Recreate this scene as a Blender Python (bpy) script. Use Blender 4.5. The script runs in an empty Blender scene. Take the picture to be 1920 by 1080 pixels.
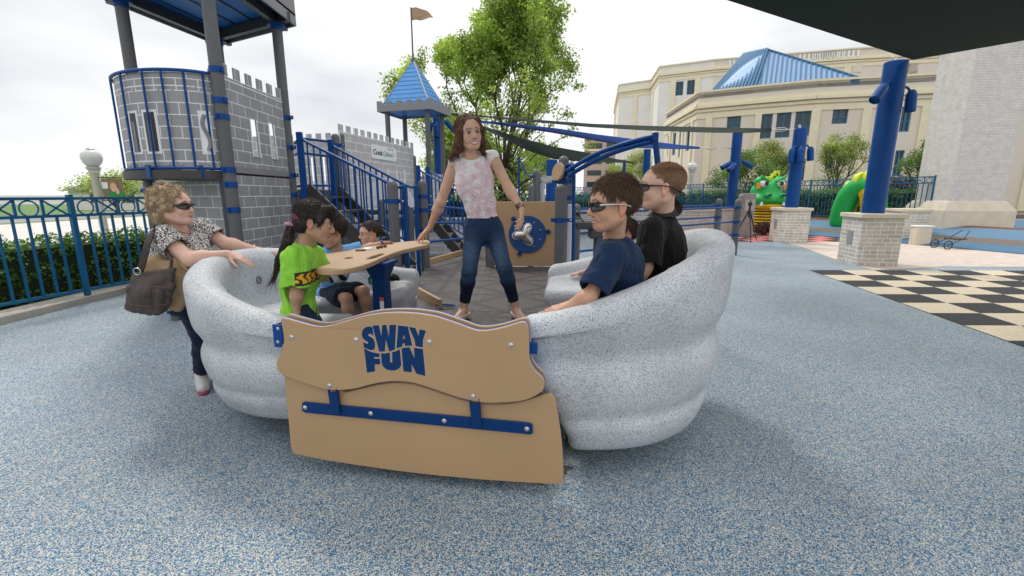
import bpy, bmesh, math, random
import numpy as np
from mathutils import Vector, Matrix, noise as mnoise
from mathutils.geometry import tessellate_polygon
random.seed(7); rng = np.random.default_rng(7)
R = math.radians
scene = bpy.context.scene
COL = scene.collection
# ---------------------------------------------------------------- camera
CAM_H = 1.45; PITCH = R(11.6); FPX = 853.0
cam = bpy.data.cameras.new('camera'); cam.sensor_width = 36; cam.lens = 36*FPX/1920
cam.clip_start = .05; cam.clip_end = 2000
camo = bpy.data.objects.new('camera', cam); COL.objects.link(camo)
camo.location = (0, 0, CAM_H); camo.rotation_euler = (R(90)-PITCH, 0, 0)
scene.camera = camo
# ---------------------------------------------------------------- sky
SUN_EL = R(58); SUN_AZ = R(205)      # sun high behind the scene, to the left
world = bpy.data.worlds.new('World'); scene.world = world; world.use_nodes = True
nt = world.node_tree; N = nt.nodes; L = nt.links
for n in list(N): N.remove(n)
out = N.new('ShaderNodeOutputWorld'); bg = N.new('ShaderNodeBackground'); bg.inputs[1].default_value = 0.1
sky = N.new('ShaderNodeTexSky'); sky.sky_type = 'NISHITA'; sky.sun_disc = False
sky.sun_elevation = SUN_EL; sky.sun_rotation = R(-25)
tc = N.new('ShaderNodeTexCoord'); sep = N.new('ShaderNodeSeparateXYZ'); L.new(tc.outputs['Generated'], sep.inputs[0])
# overcast luminance: brighter towards the zenith
mr = N.new('ShaderNodeMapRange'); L.new(sep.outputs['Z'], mr.inputs[0])
mr.inputs[1].default_value = 0.25; mr.inputs[2].default_value = 1.0; mr.inputs[3].default_value = 9.4; mr.inputs[4].default_value = 16.0
# cloud structure
mp = N.new('ShaderNodeMapping'); mp.inputs['Scale'].default_value = (1.2, 1.2, 3.2); mp.inputs['Location'].default_value = (2.3, .4, .7)
L.new(tc.outputs['Generated'], mp.inputs[0])
ns = N.new('ShaderNodeTexNoise'); ns.inputs['Scale'].default_value = 1.5; ns.inputs['Detail'].default_value = 5; ns.inputs['Roughness'].default_value = .5
L.new(mp.outputs[0], ns.inputs['Vector'])
cr = N.new('ShaderNodeValToRGB'); L.new(ns.outputs[0], cr.inputs[0])
cr.color_ramp.elements[0].position = .36; cr.color_ramp.elements[0].color = (.70, .715, .75, 1)
cr.color_ramp.elements[1].position = .56; cr.color_ramp.elements[1].color = (1.0, 1.0, 1.0, 1)
mul = N.new('ShaderNodeVectorMath'); mul.operation = 'SCALE'; L.new(cr.outputs[0], mul.inputs[0]); L.new(mr.outputs[0], mul.inputs['Scale'])
mix = N.new('ShaderNodeMixRGB'); mix.inputs[0].default_value = .93
L.new(sky.outputs[0], mix.inputs[1]); L.new(mul.outputs[0], mix.inputs[2]); L.new(mix.outputs[0], bg.inputs[0]); L.new(bg.outputs[0], out.inputs[0])
# ---------------------------------------------------------------- sun through thin cloud
sl = bpy.data.lights.new('sun', 'SUN'); sl.energy = 1.5; sl.angle = R(11); sl.color = (1, .96, .9)
so = bpy.data.objects.new('sun', sl); COL.objects.link(so)
sd = Vector((-.28, .52, .80)).normalized()
so.rotation_euler = sd.to_track_quat('Z', 'Y').to_euler()
scene.view_settings.view_transform = 'Standard'; scene.view_settings.look = 'None'
scene.view_settings.exposure = 0.2; scene.view_settings.gamma = 1
# ================================================================ helpers
def tag(o, label=None, cat=None, group=None, kind=None):
    if label: o['label'] = label
    if cat: o['category'] = cat
    if group: o['group'] = group
    if kind: o['kind'] = kind
    return o
def empty(name, loc=(0,0,0), rz=0, label=None, cat=None, group=None):
    o = bpy.data.objects.new(name, None); COL.objects.link(o); o.empty_display_size = .2
    o.location = loc; o.rotation_euler = (0, 0, rz); return tag(o, label, cat, group)
def ray(px, py):
    a = (px-960)/FPX; b = (540-py)/FPX
    return Vector((a, math.cos(PITCH)+b*math.sin(PITCH), -math.sin(PITCH)+b*math.cos(PITCH)))
def atY(px, py, y):                   # the world point a pixel shows, at a real distance y
    d = ray(px, py); t = y/d.y; return Vector((d.x*t, y, CAM_H+d.z*t))
def atZ(px, py, z=0):
    d = ray(px, py); t = (z-CAM_H)/d.z; return Vector((d.x*t, d.y*t, z))
def onplane(px, py, p0, n):
    d = ray(px, py); o = Vector((0,0,CAM_H)); t = (Vector(p0)-o).dot(n)/d.dot(n); return o+d*t
class MB:
    """collects geometry; build() links it as ONE mesh object"""
    def __init__(s): s.v = []; s.f = []; s.m = []; s.cur = 0
    def add(s, v, f):
        n = len(s.v); s.v += [tuple(p) for p in v]; s.f += [tuple(i+n for i in q) for q in f]; s.m += [s.cur]*len(f); return s
    def box(s, c, d, rz=0, M=None):
        c = Vector(c); x, y, z = d[0]/2, d[1]/2, d[2]/2
        vs = [Vector((i*x, j*y, k*z)) for k in (-1,1) for j in (-1,1) for i in (-1,1)]
        if M is not None: vs = [M @ p for p in vs]
        if rz: q = Matrix.Rotation(rz, 3, 'Z'); vs = [q @ p for p in vs]
        return s.add([p+c for p in vs], [(0,2,3,1),(4,5,7,6),(0,1,5,4),(2,6,7,3),(0,4,6,2),(1,3,7,5)])
    def bx(s, a, b):
        return s.box([(a[i]+b[i])/2 for i in range(3)], [abs(b[i]-a[i]) for i in range(3)])
    def bar(s, a, b, w, h=None, up=(0,0,1)):
        a = Vector(a); b = Vector(b); h = h or w; d = b-a; l = d.length; d.normalize(); up = Vector(up)
        if abs(d.dot(up)) > .98: up = Vector((0,1,0))
        x = d.cross(up).normalized(); z = x.cross(d)
        vs = [a+d*(l*k)+x*(i*w/2)+z*(j*h/2) for k in (0,1) for j in (-1,1) for i in (-1,1)]
        return s.add(vs, [(0,1,3,2),(4,6,7,5),(0,4,5,1),(2,3,7,6),(0,2,6,4),(1,5,7,3)])
    def tube(s, pts, r, n=10, cap=True, closed=False):
        pts = [Vector(p) for p in pts]; m = len(pts)
        rs = r if isinstance(r, (list, tuple)) else [r]*m
        t0 = (pts[1]-pts[0]).normalized(); u = t0.orthogonal().normalized(); vs = []
        for i, p in enumerate(pts):
            if closed: t = (pts[(i+1) % m]-pts[i-1]).normalized()
            else: t = ((pts[i+1] if i < m-1 else p)-(pts[i-1] if i else p)).normalized()
            u = (u-t*u.dot(t)).normalized(); w = t.cross(u)
            for k in range(n):
                a = 2*math.pi*k/n; vs.append(p+(u*math.cos(a)+w*math.sin(a))*rs[i])
        fs = []
        for i in range(m if closed else m-1):
            for k in range(n):
                a = i*n+k; b = i*n+(k+1) % n; c = ((i+1) % m)*n
                fs.append((a, b, c+(k+1) % n, c+k))
        if cap and not closed: fs += [tuple(reversed(range(n))), tuple(range((m-1)*n, m*n))]
        return s.add(vs, fs)
    def lathe(s, prof, c=(0,0,0), n=20, M=None):
        vs = []; c = Vector(c)
        for r, z in prof:
            for k in range(n):
                a = 2*math.pi*k/n; p = Vector((r*math.cos(a), r*math.sin(a), z))
                vs.append((M @ p if M is not None else p)+c)
        fs = [(i*n+k, i*n+(k+1) % n, (i+1)*n+(k+1) % n, (i+1)*n+k) for i in range(len(prof)-1) for k in range(n)]
        if prof[0][0] > 1e-4: fs.append(tuple(reversed(range(n))))
        if prof[-1][0] > 1e-4: fs.append(tuple(range((len(prof)-1)*n, len(prof)*n)))
        return s.add(vs, fs)
    def plate(s, outline, t, holes=(), f=None, bev=0.0):
        """extrude a 2-D outline (x,z) from 0 to -t*y ; f maps (x,y,z) to space"""
        f = f or (lambda x, y, z: (x, y, z))
        area = sum(a[0]*b[1]-b[0]*a[1] for a, b in zip(outline, outline[1:]+outline[:1]))
        if area < 0: outline = outline[::-1]
        loops = [outline]+[list(h) for h in holes]
        flat = [p for lp in loops for p in lp]; n = len(flat)
        tri = tessellate_polygon([[Vector((p[0], p[1], 0)) for p in lp] for lp in loops])
        def inset(lp, sgn):
            o = []
            for i, p in enumerate(lp):
                a = Vector(lp[i-1][:2]); c = Vector(lp[(i+1) % len(lp)][:2]); d = (c-a)
                if d.length < 1e-9: d = Vector((1,0))
                d.normalize(); o.append((p[0]-d.y*bev*sgn, p[1]+d.x*bev*sgn))
            return o
        fl = []
        for k, lp in enumerate(loops):
            ar = sum(a[0]*b[1]-b[0]*a[1] for a, b in zip(lp, lp[1:]+lp[:1]))
            fl += inset(lp, 1 if k == 0 else (1 if ar > 0 else -1)*-1) if bev else lp
        vs = [f(p[0], 0, p[1]) for p in fl]+[f(p[0], t, p[1]) for p in fl]
        fs = []
        for a, b, c in tri:
            ar = (flat[b][0]-flat[a][0])*(flat[c][1]-flat[a][1])-(flat[c][0]-flat[a][0])*(flat[b][1]-flat[a][1])
            if ar < 0: a, b, c = a, c, b
            fs.append((a, b, c)); fs.append((a+n, c+n, b+n))
        if bev:
            vs += [f(p[0], bev, p[1]) for p in flat]+[f(p[0], t-bev, p[1]) for p in flat]
            rings = [0, 2*n, 3*n, n]
        else: rings = [0, n]
        o = 0
        for lp in loops:
            m = len(lp)
            for r0, r1 in zip(rings, rings[1:]):
                for i in range(m):
                    j = (i+1) % m; fs.append((r0+o+i, r1+o+i, r1+o+j, r0+o+j))
            o += m
        return s.add(vs, fs)
    def build(s, name, mat, parent=None, smooth=None, bevel=0, **kw):
        me = bpy.data.meshes.new(name); me.from_pydata(s.v, [], s.f); me.update()
        bm = bmesh.new(); bm.from_mesh(me); bmesh.ops.recalc_face_normals(bm, faces=bm.faces[:])
        if bevel:
            es = [e for e in bm.edges if len(e.link_faces) == 2 and e.calc_face_angle(0) > .6]
            bmesh.ops.bevel(bm, geom=es, offset=bevel, segments=1, affect='EDGES')
        bm.to_mesh(me); bm.free()
        mats = mat if isinstance(mat, (list, tuple)) else [mat]
        for m in mats: me.materials.append(m)
        if len(mats) > 1 and not bevel:
            me.polygons.foreach_set('material_index', s.m)
        o = bpy.data.objects.new(name, me); COL.objects.link(o)
        if parent: o.parent = parent
        if smooth is not None:
            me.polygons.foreach_set('use_smooth', [True]*len(me.polygons))
            if smooth < 180: me.set_sharp_from_angle(angle=R(smooth))
        tag(o, **kw) if kw else None
        return o
def copy_tree(o, parent=None):
    c = o.copy(); COL.objects.link(c)
    if parent: c.parent = parent
    for ch in list(o.children): copy_tree(ch, c)
    return c
def smooth2(pts, seg=6, closed=False):
    """Catmull-Rom"""
    P = [Vector(p) for p in pts]; n = len(P); o = []
    rngi = range(n) if closed else range(n-1)
    for i in rngi:
        p0 = P[i-1] if (i or closed) else P[0]; p1 = P[i]; p2 = P[(i+1) % n]; p3 = P[(i+2) % n] if (closed or i+2 < n) else P[-1]
        for k in range(seg):
            t = k/seg; o.append(.5*((2*p1)+(p2-p0)*t+(2*p0-5*p1+4*p2-p3)*t*t+(3*p1-p0-3*p2+p3)*t**3))
    if not closed: o.append(P[-1])
    return o
# ---------------------------------------------------------------- materials
def mat(name, col, rough=.6, var=0.0, vscale=8, bump=0.0, bscale=60, metal=0.0, spec=.5, build=None, coat=0.0, detail=4):
    m = bpy.data.materials.new(name); m.use_nodes = True; nt = m.node_tree; N = nt.nodes; L = nt.links
    b = N['Principled BSDF']; b.inputs['Base Color'].default_value = (*col, 1); b.inputs['Roughness'].default_value = rough
    b.inputs['Metallic'].default_value = metal; b.inputs['Specular IOR Level'].default_value = spec; b.inputs['Coat Weight'].default_value = coat
    tc = N.new('ShaderNodeTexCoord'); co = tc.outputs['Object']
    if var:
        n = N.new('ShaderNodeTexNoise'); n.inputs['Scale'].default_value = vscale; n.inputs['Detail'].default_value = detail; L.new(co, n.inputs['Vector'])
        mr = N.new('ShaderNodeMapRange'); mr.inputs[1].default_value = .25; mr.inputs[2].default_value = .75; mr.inputs[3].default_value = 1-var; mr.inputs[4].default_value = 1+var
        L.new(n.outputs[0], mr.inputs[0])
        v = N.new('ShaderNodeVectorMath'); v.operation = 'SCALE'; v.inputs[0].default_value = col; L.new(mr.outputs[0], v.inputs['Scale']); L.new(v.outputs[0], b.inputs['Base Color'])
        mr2 = N.new('ShaderNodeMapRange'); mr2.inputs[3].default_value = max(.02, rough-.1); mr2.inputs[4].default_value = min(1, rough+.12); L.new(n.outputs[0], mr2.inputs[0]); L.new(mr2.outputs[0], b.inputs['Roughness'])
    if bump:
        n2 = N.new('ShaderNodeTexNoise'); n2.inputs['Scale'].default_value = bscale; n2.inputs['Detail'].default_value = 3; L.new(co, n2.inputs['Vector'])
        bp = N.new('ShaderNodeBump'); bp.inputs['Strength'].default_value = bump; bp.inputs['Distance'].default_value = .01; L.new(n2.outputs[0], bp.inputs['Height']); L.new(bp.outputs[0], b.inputs['Normal'])
    if build: build(N, L, b, tc)
    return m
def ramp(N, L, src, stops, interp='LINEAR'):
    c = N.new('ShaderNodeValToRGB'); c.color_ramp.interpolation = interp
    while len(c.color_ramp.elements) < len(stops): c.color_ramp.elements.new(.5)
    for e, (p, cc) in zip(c.color_ramp.elements, stops): e.position = p; e.color = (*cc, 1)
    L.new(src, c.inputs[0]); return c.outputs[0]
def math_(N, L, op, a, b=None, c=None):
    m = N.new('ShaderNodeMath'); m.operation = op
    for i, x in enumerate((a, b, c)):
        if x is None: continue
        if isinstance(x, (int, float)): m.inputs[i].default_value = x
        else: L.new(x, m.inputs[i])
    return m.outputs[0]
def mixc(N, L, fac, a, b):
    m = N.new('ShaderNodeMixRGB')
    for i, x in enumerate((fac, a, b)):
        if isinstance(x, (int, float)): m.inputs[i].default_value = x
        elif isinstance(x, tuple): m.inputs[i].default_value = (*x, 1)
        else: L.new(x, m.inputs[i])
    return m.outputs[0]
def speckle(stops, scale, bump=.25, scale2=None, big=None):
    def f(N, L, b, tc):
        v = N.new('ShaderNodeTexVoronoi'); v.inputs['Scale'].default_value = scale; L.new(tc.outputs['Object'], v.inputs['Vector'])
        wn = N.new('ShaderNodeSeparateColor'); L.new(v.outputs['Color'], wn.inputs[0])
        col = ramp(N, L, wn.outputs[0], stops, 'CONSTANT')
        if big:
            n = N.new('ShaderNodeTexNoise'); n.inputs['Scale'].default_value = big; n.inputs['Detail'].default_value = 5; L.new(tc.outputs['Object'], n.inputs['Vector'])
            k = N.new('ShaderNodeMapRange'); k.inputs[1].default_value = .3; k.inputs[2].default_value = .7; k.inputs[3].default_value = .80; k.inputs[4].default_value = 1.12; L.new(n.outputs[0], k.inputs[0])
            vv = N.new('ShaderNodeVectorMath'); vv.operation = 'SCALE'; L.new(col, vv.inputs[0]); L.new(k.outputs[0], vv.inputs['Scale']); col = vv.outputs[0]
        L.new(col, b.inputs['Base Color'])
        bp = N.new('ShaderNodeBump'); bp.inputs['Strength'].default_value = bump; bp.inputs['Distance'].default_value = .004; L.new(v.outputs['Distance'], bp.inputs['Height']); L.new(bp.outputs[0], b.inputs['Normal'])
    return f
def bricks(c1, c2, mortar, bw, rh, msz, off=.5, bump=.3, axis='xyz', freq=2, sq=1.0, sqf=2):
    """brick courses on upright faces: u = x+y, v = z in object space"""
    def f(N, L, b, tc):
        sp = N.new('ShaderNodeSeparateXYZ'); L.new(tc.outputs['Object'], sp.inputs[0])
        u = math_(N, L, 'ADD', sp.outputs[0], sp.outputs[1]) if axis == 'xyz' else sp.outputs[0]
        cb = N.new('ShaderNodeCombineXYZ'); L.new(u, cb.inputs[0]); L.new(sp.outputs[2], cb.inputs[1])
        br = N.new('ShaderNodeTexBrick'); L.new(cb.outputs[0], br.inputs['Vector']); br.offset = off; br.offset_frequency = freq; br.squash = sq; br.squash_frequency = sqf
        br.inputs['Color1'].default_value = (*c1, 1); br.inputs['Color2'].default_value = (*c2, 1); br.inputs['Mortar'].default_value = (*mortar, 1)
        br.inputs['Scale'].default_value = 1; br.inputs['Brick Width'].default_value = bw; br.inputs['Row Height'].default_value = rh; br.inputs['Mortar Size'].default_value = msz; br.inputs['Mortar Smooth'].default_value = .1
        n = N.new('ShaderNodeTexNoise'); n.inputs['Scale'].default_value = 5; n.inputs['Detail'].default_value = 6; L.new(tc.outputs['Object'], n.inputs['Vector'])
        k = N.new('ShaderNodeMapRange'); k.inputs[1].default_value = .3; k.inputs[2].default_value = .7; k.inputs[3].default_value = .9; k.inputs[4].default_value = 1.08; L.new(n.outputs[0], k.inputs[0])
        vv = N.new('ShaderNodeVectorMath'); vv.operation = 'SCALE'; L.new(br.outputs['Color'], vv.inputs[0]); L.new(k.outputs[0], vv.inputs['Scale'])
        L.new(vv.outputs[0], b.inputs['Base Color'])
        if bump:
            bp = N.new('ShaderNodeBump'); bp.invert = True; bp.inputs['Strength'].default_value = bump; bp.inputs['Distance'].default_value = .01; L.new(br.outputs['Fac'], bp.inputs['Height']); L.new(bp.outputs[0], b.inputs['Normal'])
    return f
M = {}
M['rubber'] = mat('rubber_granules', (.3,.4,.5), .6, spec=.5, build=speckle([(0,(.006,.11,.24)),(.23,(.055,.21,.34)),(.42,(.30,.37,.41)),(.60,(.50,.465,.39)),(.78,(.66,.64,.59)),(.94,(.03,.05,.07))], 235, .7, big=.6))
M['tub'] = mat('molded_granite_plastic', (.6,.63,.66), .62, spec=.45, build=speckle([(0,(.10,.105,.11)),(.07,(.30,.32,.34)),(.20,(.53,.555,.58)),(.58,(.63,.655,.68)),(.86,(.42,.45,.47))], 340, .12, big=2.5))
M['tan'] = mat('tan_hdpe', (.435,.275,.142), .5, .05, 3, bump=.04, bscale=300)
M['tan2'] = mat('tan_hdpe_light', (.42,.275,.150), .5, .05, 3)
M['blue'] = mat('blue_powder_coat', (.001,.055,.23), .40, .10, 6, spec=.25)
M['blue_deep'] = mat('deep_blue_steel', (.001,.033,.14), .45, .10, 6, spec=.2)
M['blue_hdpe'] = mat('blue_hdpe', (.004,.055,.20), .5, .06, 5)
M['navy_fence'] = mat('teal_blue_paint', (.003,.105,.235), .45, .12, 4)
M['grey_post'] = mat('grey_powder_coat', (.105,.110,.118), .45, .12, 9, spec=.35)
M['dark'] = mat('brown_black_vinyl', (.045,.038,.036), .5, .2, 14, bump=.1)
M['steel'] = mat('stainless_steel', (.62,.60,.57), .25, .1, 30, metal=1)
M['white'] = mat('white_plastic', (.78,.79,.8), .5, .04, 4)
M['hedge_trim'] = mat('white_edge', (.75,.78,.85), .4)
M['concrete'] = mat('concrete', (.44,.41,.36), .85, .14, 3, bump=.3, bscale=40)
M['stonecap'] = mat('cast_stone', (.66,.58,.46), .8, .10, 4, bump=.2, bscale=50)
# ================================================================ ground
def sheet(name, outline, z, m, kind='structure', div=1):
    b = MB(); b.plate([(p[0], p[1]) for p in outline], .004, f=lambda x, y, zz: (x, zz, z-y)); return b.build(name, m, kind=kind)
g = MB(); g.add([(-900,-400,-.012),(900,-400,-.012),(900,1500,-.012),(-900,1500,-.012)], [(0,1,2,3)])
M['farground'] = mat('pale_far_ground', (.30,.30,.27), .9, .2, .05)
g.build('ground', M['farground'], kind='structure')
sheet('play_surface', [(-5.9,-3),(24,-3),(24,19),(9,19),(9,60),(-14,60),(-14,9),(-5.9,8.2)], 0, M['rubber'])
M['lawn'] = mat('mown_grass', (.10,.19,.045), .9, .35, 1.5, bump=.6, bscale=80)
sheet('lawn', [(-80,-3),(-6.25,-3),(-6.25,8.0),(-14.3,9.3),(-14.3,70),(-80,70)], .0, M['lawn'])
M['sidewalk'] = mat('sidewalk_concrete', (.56,.54,.50), .85, .08, 1, bump=.2)
sheet('sidewalk', [(-9.6,-3),(-8.4,-3),(-8.4,60),(-9.6,60)], .006, M['sidewalk'])
sheet('parking_lot', [(-25,14),(-11.2,14),(-11.2,60),(-25,60)], .006, M['sidewalk'])
sheet('road', [(-34,-3),(-26,-3),(-26,90),(-34,90)], .006, mat('asphalt', (.25,.25,.25), .9, .15, 2))
# kerb under the left fence
def plinth(pts, w, h, name, m, **kw):
    b = MB()
    for a, c in zip(pts, pts[1:]): b.bar((a[0],a[1],h/2-.02), (c[0],c[1],h/2-.02), w, h+.04)
    return b.build(name, m, bevel=.008, **kw)
plinth([(-6.03,-1.5),(-5.94,8.1)], .34, .09, 'kerb', M['concrete'], kind='structure')
# right hand pavings
M['paver'] = mat('pink_pavers', (.6,.5,.42), .85, build=bricks((.62,.52,.45),(.56,.47,.40),(.50,.44,.38),.3,.15,.008,bump=.1,axis='x'))
def flat_xy(m):       # use x,y instead of x,z for the brick pattern on the ground
    nt = m.node_tree
    for n in nt.nodes:
        if n.type == 'COMBXYZ':
            sp = [k for k in nt.nodes if k.type == 'SEPXYZ'][0]; nt.links.new(sp.outputs[1], n.inputs[1])
flat_xy(M['paver'])
sheet('paved_path', [atZ(1447,449),atZ(1500,462),atZ(1580,492),atZ(1640,507),atZ(1769,500),(14.5,9.0),(24,9.0),(24,12.6),atZ(1770,462),atZ(1690,447),atZ(1600,455),atZ(1500,446)], .006, M['paver'])
def checker(N, L, b, tc, c1, c2, s, rot):
    mp = N.new('ShaderNodeMapping'); mp.inputs['Rotation'].default_value = (0,0,rot); L.new(tc.outputs['Object'], mp.inputs[0])
    ck = N.new('ShaderNodeTexChecker'); ck.inputs['Scale'].default_value = 1/s; ck.inputs['Color1'].default_value = (*c1,1); ck.inputs['Color2'].default_value = (*c2,1)
    L.new(mp.outputs[0], ck.inputs['Vector'])
    v = N.new('ShaderNodeTexVoronoi'); v.inputs['Scale'].default_value = 150; L.new(tc.outputs['Object'], v.inputs['Vector'])
    k = N.new('ShaderNodeSeparateColor'); L.new(v.outputs['Color'], k.inputs[0])
    r = N.new('ShaderNodeMapRange'); r.inputs[3].default_value = .8; r.inputs[4].default_value = 1.2; L.new(k.outputs[0], r.inputs[0])
    vv = N.new('ShaderNodeVectorMath'); vv.operation = 'SCALE'; L.new(ck.outputs[0], vv.inputs[0]); L.new(r.outputs[0], vv.inputs['Scale']); L.new(vv.outputs[0], b.inputs['Base Color'])
# black and cream game board: cells follow two measured directions
ca = atZ(1518,507); cb = atZ(1769,600)
def cell_sheet(name, p0, du, dv, nu, nv, z, mA, mB):
    b = MB(); fs = []; p0 = Vector((p0[0], p0[1], 0))
    for i in range(nu):
        for j in range(nv):
            q = [p0+du*i+dv*j, p0+du*(i+1)+dv*j, p0+du*(i+1)+dv*(j+1), p0+du*i+dv*(j+1)]
            b.cur = (i+j) % 2; b.add([(p.x, p.y, z) for p in q], [(0,1,2,3)])
    return b.build(name, [mA, mB], kind='structure')
M['rub_black'] = mat('black_rubber', (.022,.022,.024), .8, build=speckle([(0,(.012,.012,.014)),(.5,(.03,.03,.032)),(.85,(.05,.05,.05))],150,.3))
M['rub_cream'] = mat('cream_rubber', (.62,.53,.38), .8, build=speckle([(0,(.52,.44,.30)),(.4,(.66,.57,.42)),(.85,(.74,.66,.52))],150,.3))
M['rub_red'] = mat('red_rubber', (.60,.16,.15), .8, build=speckle([(0,(.55,.13,.12)),(.5,(.66,.22,.2))],150,.2))
e1 = Vector((cb.x-ca.x, cb.y-ca.y, 0))
du = Vector((.615,-.008,0)); dv = (atZ(1625,547)-atZ(1518,507)); dv = Vector((dv.x,dv.y,0)).normalized()*.62
cell_sheet('checkerboard', ca, du, Vector((-.102,-.548,0)), 14, 9, .007, M['rub_black'], M['rub_cream'])
r0 = atZ(1350,453); r1 = atZ(1340,432)
cell_sheet('red_checkerboard', r0, Vector((.5,-.02,0)), Vector((-.05,.62,0)), 24, 6, .007, M['rub_red'], M['rub_black'])
M['splash'] = mat('splash_pad_blue', (.055,.15,.25), .6, .12, .6)
M['splash_dark'] = mat('brown_rubber_mulch', (.16,.13,.11), .9, .2, 5)
sheet('splash_pad', [(12,15.6),(60,15.6),(60,27.2),(14,27.2)], .006, M['splash'])
sheet('walkway_band', [(12,18.2),(60,17.6),(60,19.0),(12,19.8)], .012, M['splash_dark'])
bb = MB(); bb.lathe([(3.1,.0),(3.1,.02),(2.9,.024),(2.9,.0)], (18.8,22.6,.0), 48); bb.build('splash_ring', mat('pale_blue_ring',(.42,.58,.70),.6,.05), kind='structure')
# raised planting bed behind the far fence
bd = MB(); bd.bx((4,28.4,-.02),(70,46,.24)); bd.build('planting_bed', M['splash_dark'], kind='structure')
# ================================================================ the wheelchair glider
O = Vector((-.38, 3.02, 0)); ROT = R(-9)
glider = empty('glider', O, ROT, 'large tan and grey wheelchair glider with two curved speckled tub benches facing each other', 'playground glider')
GW = Matrix.Translation(O) @ Matrix.Rotation(ROT, 4, 'Z'); GI = GW.inverted()
def loc(p): return GI @ Vector(p)
VN = (Matrix.Rotation(ROT, 3, 'Z') @ Vector((0,1,0)))
def on_v(px, py, v): return loc(onplane(px, py, GW @ Vector((0, v, 0)), VN))
def outline_v(pts, v, seg=5, closed=True, sm=True):
    q = [(on_v(x, y, v).x, on_v(x, y, v).z) for x, y in pts]
    return [tuple(p) for p in smooth2(q, seg, closed)] if sm else q
UP = [(526,599),(533,597),(560,604),(602,613),(645,603),(695,590),(753,586),(810,592),(855,606),(898,620),(940,615),(978,604),(989,612),(992,640),(993,675),(1003,695),(1019,712),(1017,733),(986,750),(945,755),(905,755),(862,746),(817,731),(778,719),(743,715),(705,719),(660,730),(616,731),(575,720),(532,704),(520,692),(519,676),(529,658),(532,640),(529,615)]
VU = -.985
def vplate(name, pts2, v0, t, m, parent=glider, holes=(), bev=.003, **kw):
    b = MB(); b.plate(pts2, t, holes=holes, f=lambda x, y, z: (x, v0+y, z), bev=bev); return b.build(name, m, parent, **kw)
up2 = outline_v(UP, VU, 4)
uc = Vector((sum(p[0] for p in up2)/len(up2), sum(p[1] for p in up2)/len(up2)))
def grow(pts, s): return [(uc.x+(p[0]-uc.x)*s, uc.y+(p[1]-uc.y)*s) for p in pts]
M['edge_blue'] = mat('blue_sandwich_layer', (.03,.16,.55), .4)
panel = vplate('front_panel', up2, VU, .009, M['tan'])
vplate('panel_edge', grow(up2, .9985), VU+.0092, .004, M['hedge_trim'], panel, bev=0); vplate('panel_core', up2, VU+.0134, .008, M['edge_blue'], panel, bev=.002)
bpnl = vplate('inner_panel', [(p[0], p[1]+.004) for p in grow(up2, 1.004)], VU+.052, .012, M['tan'])
vplate('panel_edge', [(p[0], p[1]+.004) for p in grow(up2, 1.003)], VU+.0642, .004, M['hedge_trim'], bpnl, bev=0); vplate('panel_core', [(p[0], p[1]+.004) for p in grow(up2, 1.004)], VU+.0684, .008, M['edge_blue'], bpnl)
LOW = [(533,640),(533,709),(538,760),(543,815),(547,845),(560,853),(640,868),(750,884),(850,895),(950,903),(1044,908),(1055,902),(1056,880),(1053,830),(1047,785),(1041,752),(1033,740),(1020,741),(990,750),(950,758),(908,758),(862,749),(817,734),(780,722),(743,718),(705,722),(668,731),(640,734),(620,700)]
low2 = [(on_v(x, y, -.955).x, on_v(x, y, -.955).z) for x, y in LOW]
vplate('lower_panel', [tuple(p) for p in smooth2(low2, 3, True)], -.955, .02, M['tan'])
# blue rail with two uprights, in front of the lower panel
RAIL = [(566,756),(570,754),(990,793),(998,796),(999,812),(995,815),(572,774),(566,770)]
rail = vplate('mounting_rail', [(on_v(x, y, -.966).x, on_v(x, y, -.966).z) for x, y in RAIL], -.968, .012, M['blue_deep'])
M['inlay'] = mat('blue_engraved_inlay', (.001,.034,.13), .5, .05, 8, spec=.2)
for (x0, x1, xt0, xt1, yt, yb) in ((624,640,617,636,733,774), (886,904,881,901,752,799)):
    q = [(xt0,yt),(xt1,yt),(x1,yb),(x0,yb)]
    qq = [(on_v(x, y, -.967).x, on_v(x, y, -.967).z) for x, y in q]
    br = vplate('bracket', qq, -.982, .006, M['blue_deep'])
    b = MB()
    for k in (0, 3, 1, 2):
        pass
    a0 = Vector((qq[0][0]+.004, -.975, qq[0][1]+.02)); a1 = Vector((qq[3][0]+.004, -.975, qq[3][1])); b.bar(a0, a1, .006, .012, up=(0,1,0))
    a0 = Vector((qq[1][0]-.004, -.977, qq[1][1]+.02)); a1 = Vector((qq[2][0]-.004, -.977, qq[2][1])); b.bar(a0, a1, .006, .016, up=(0,1,0)); b.build('bracket_flange', M['blue_deep'], br)
def bolt(p, r=.011, d=(0,-1,0), parent=glider, name='bolt'):
    q = Vector(d).to_track_quat('Z', 'Y').to_matrix(); b = MB()
    b.lathe([(r*1.25,0),(r*1.25,r*.18),(r,.22*r),(r*.86,r*.55),(r*.5,r*.72),(r*.42,r*.72),(r*.36,r*.35),(0,r*.35)], p, 14, q)
    return b.build(name, M['steel'], parent, smooth=50)
for x, y in ((547,632),(668,637),(805,641),(958,647),(618,723),(887,743)): bolt(on_v(x, y, VU))
for x, y in ((572,764),(695,775),(833,789),(988,804)): bolt(on_v(x, y, -.968), .010, parent=rail)
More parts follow.
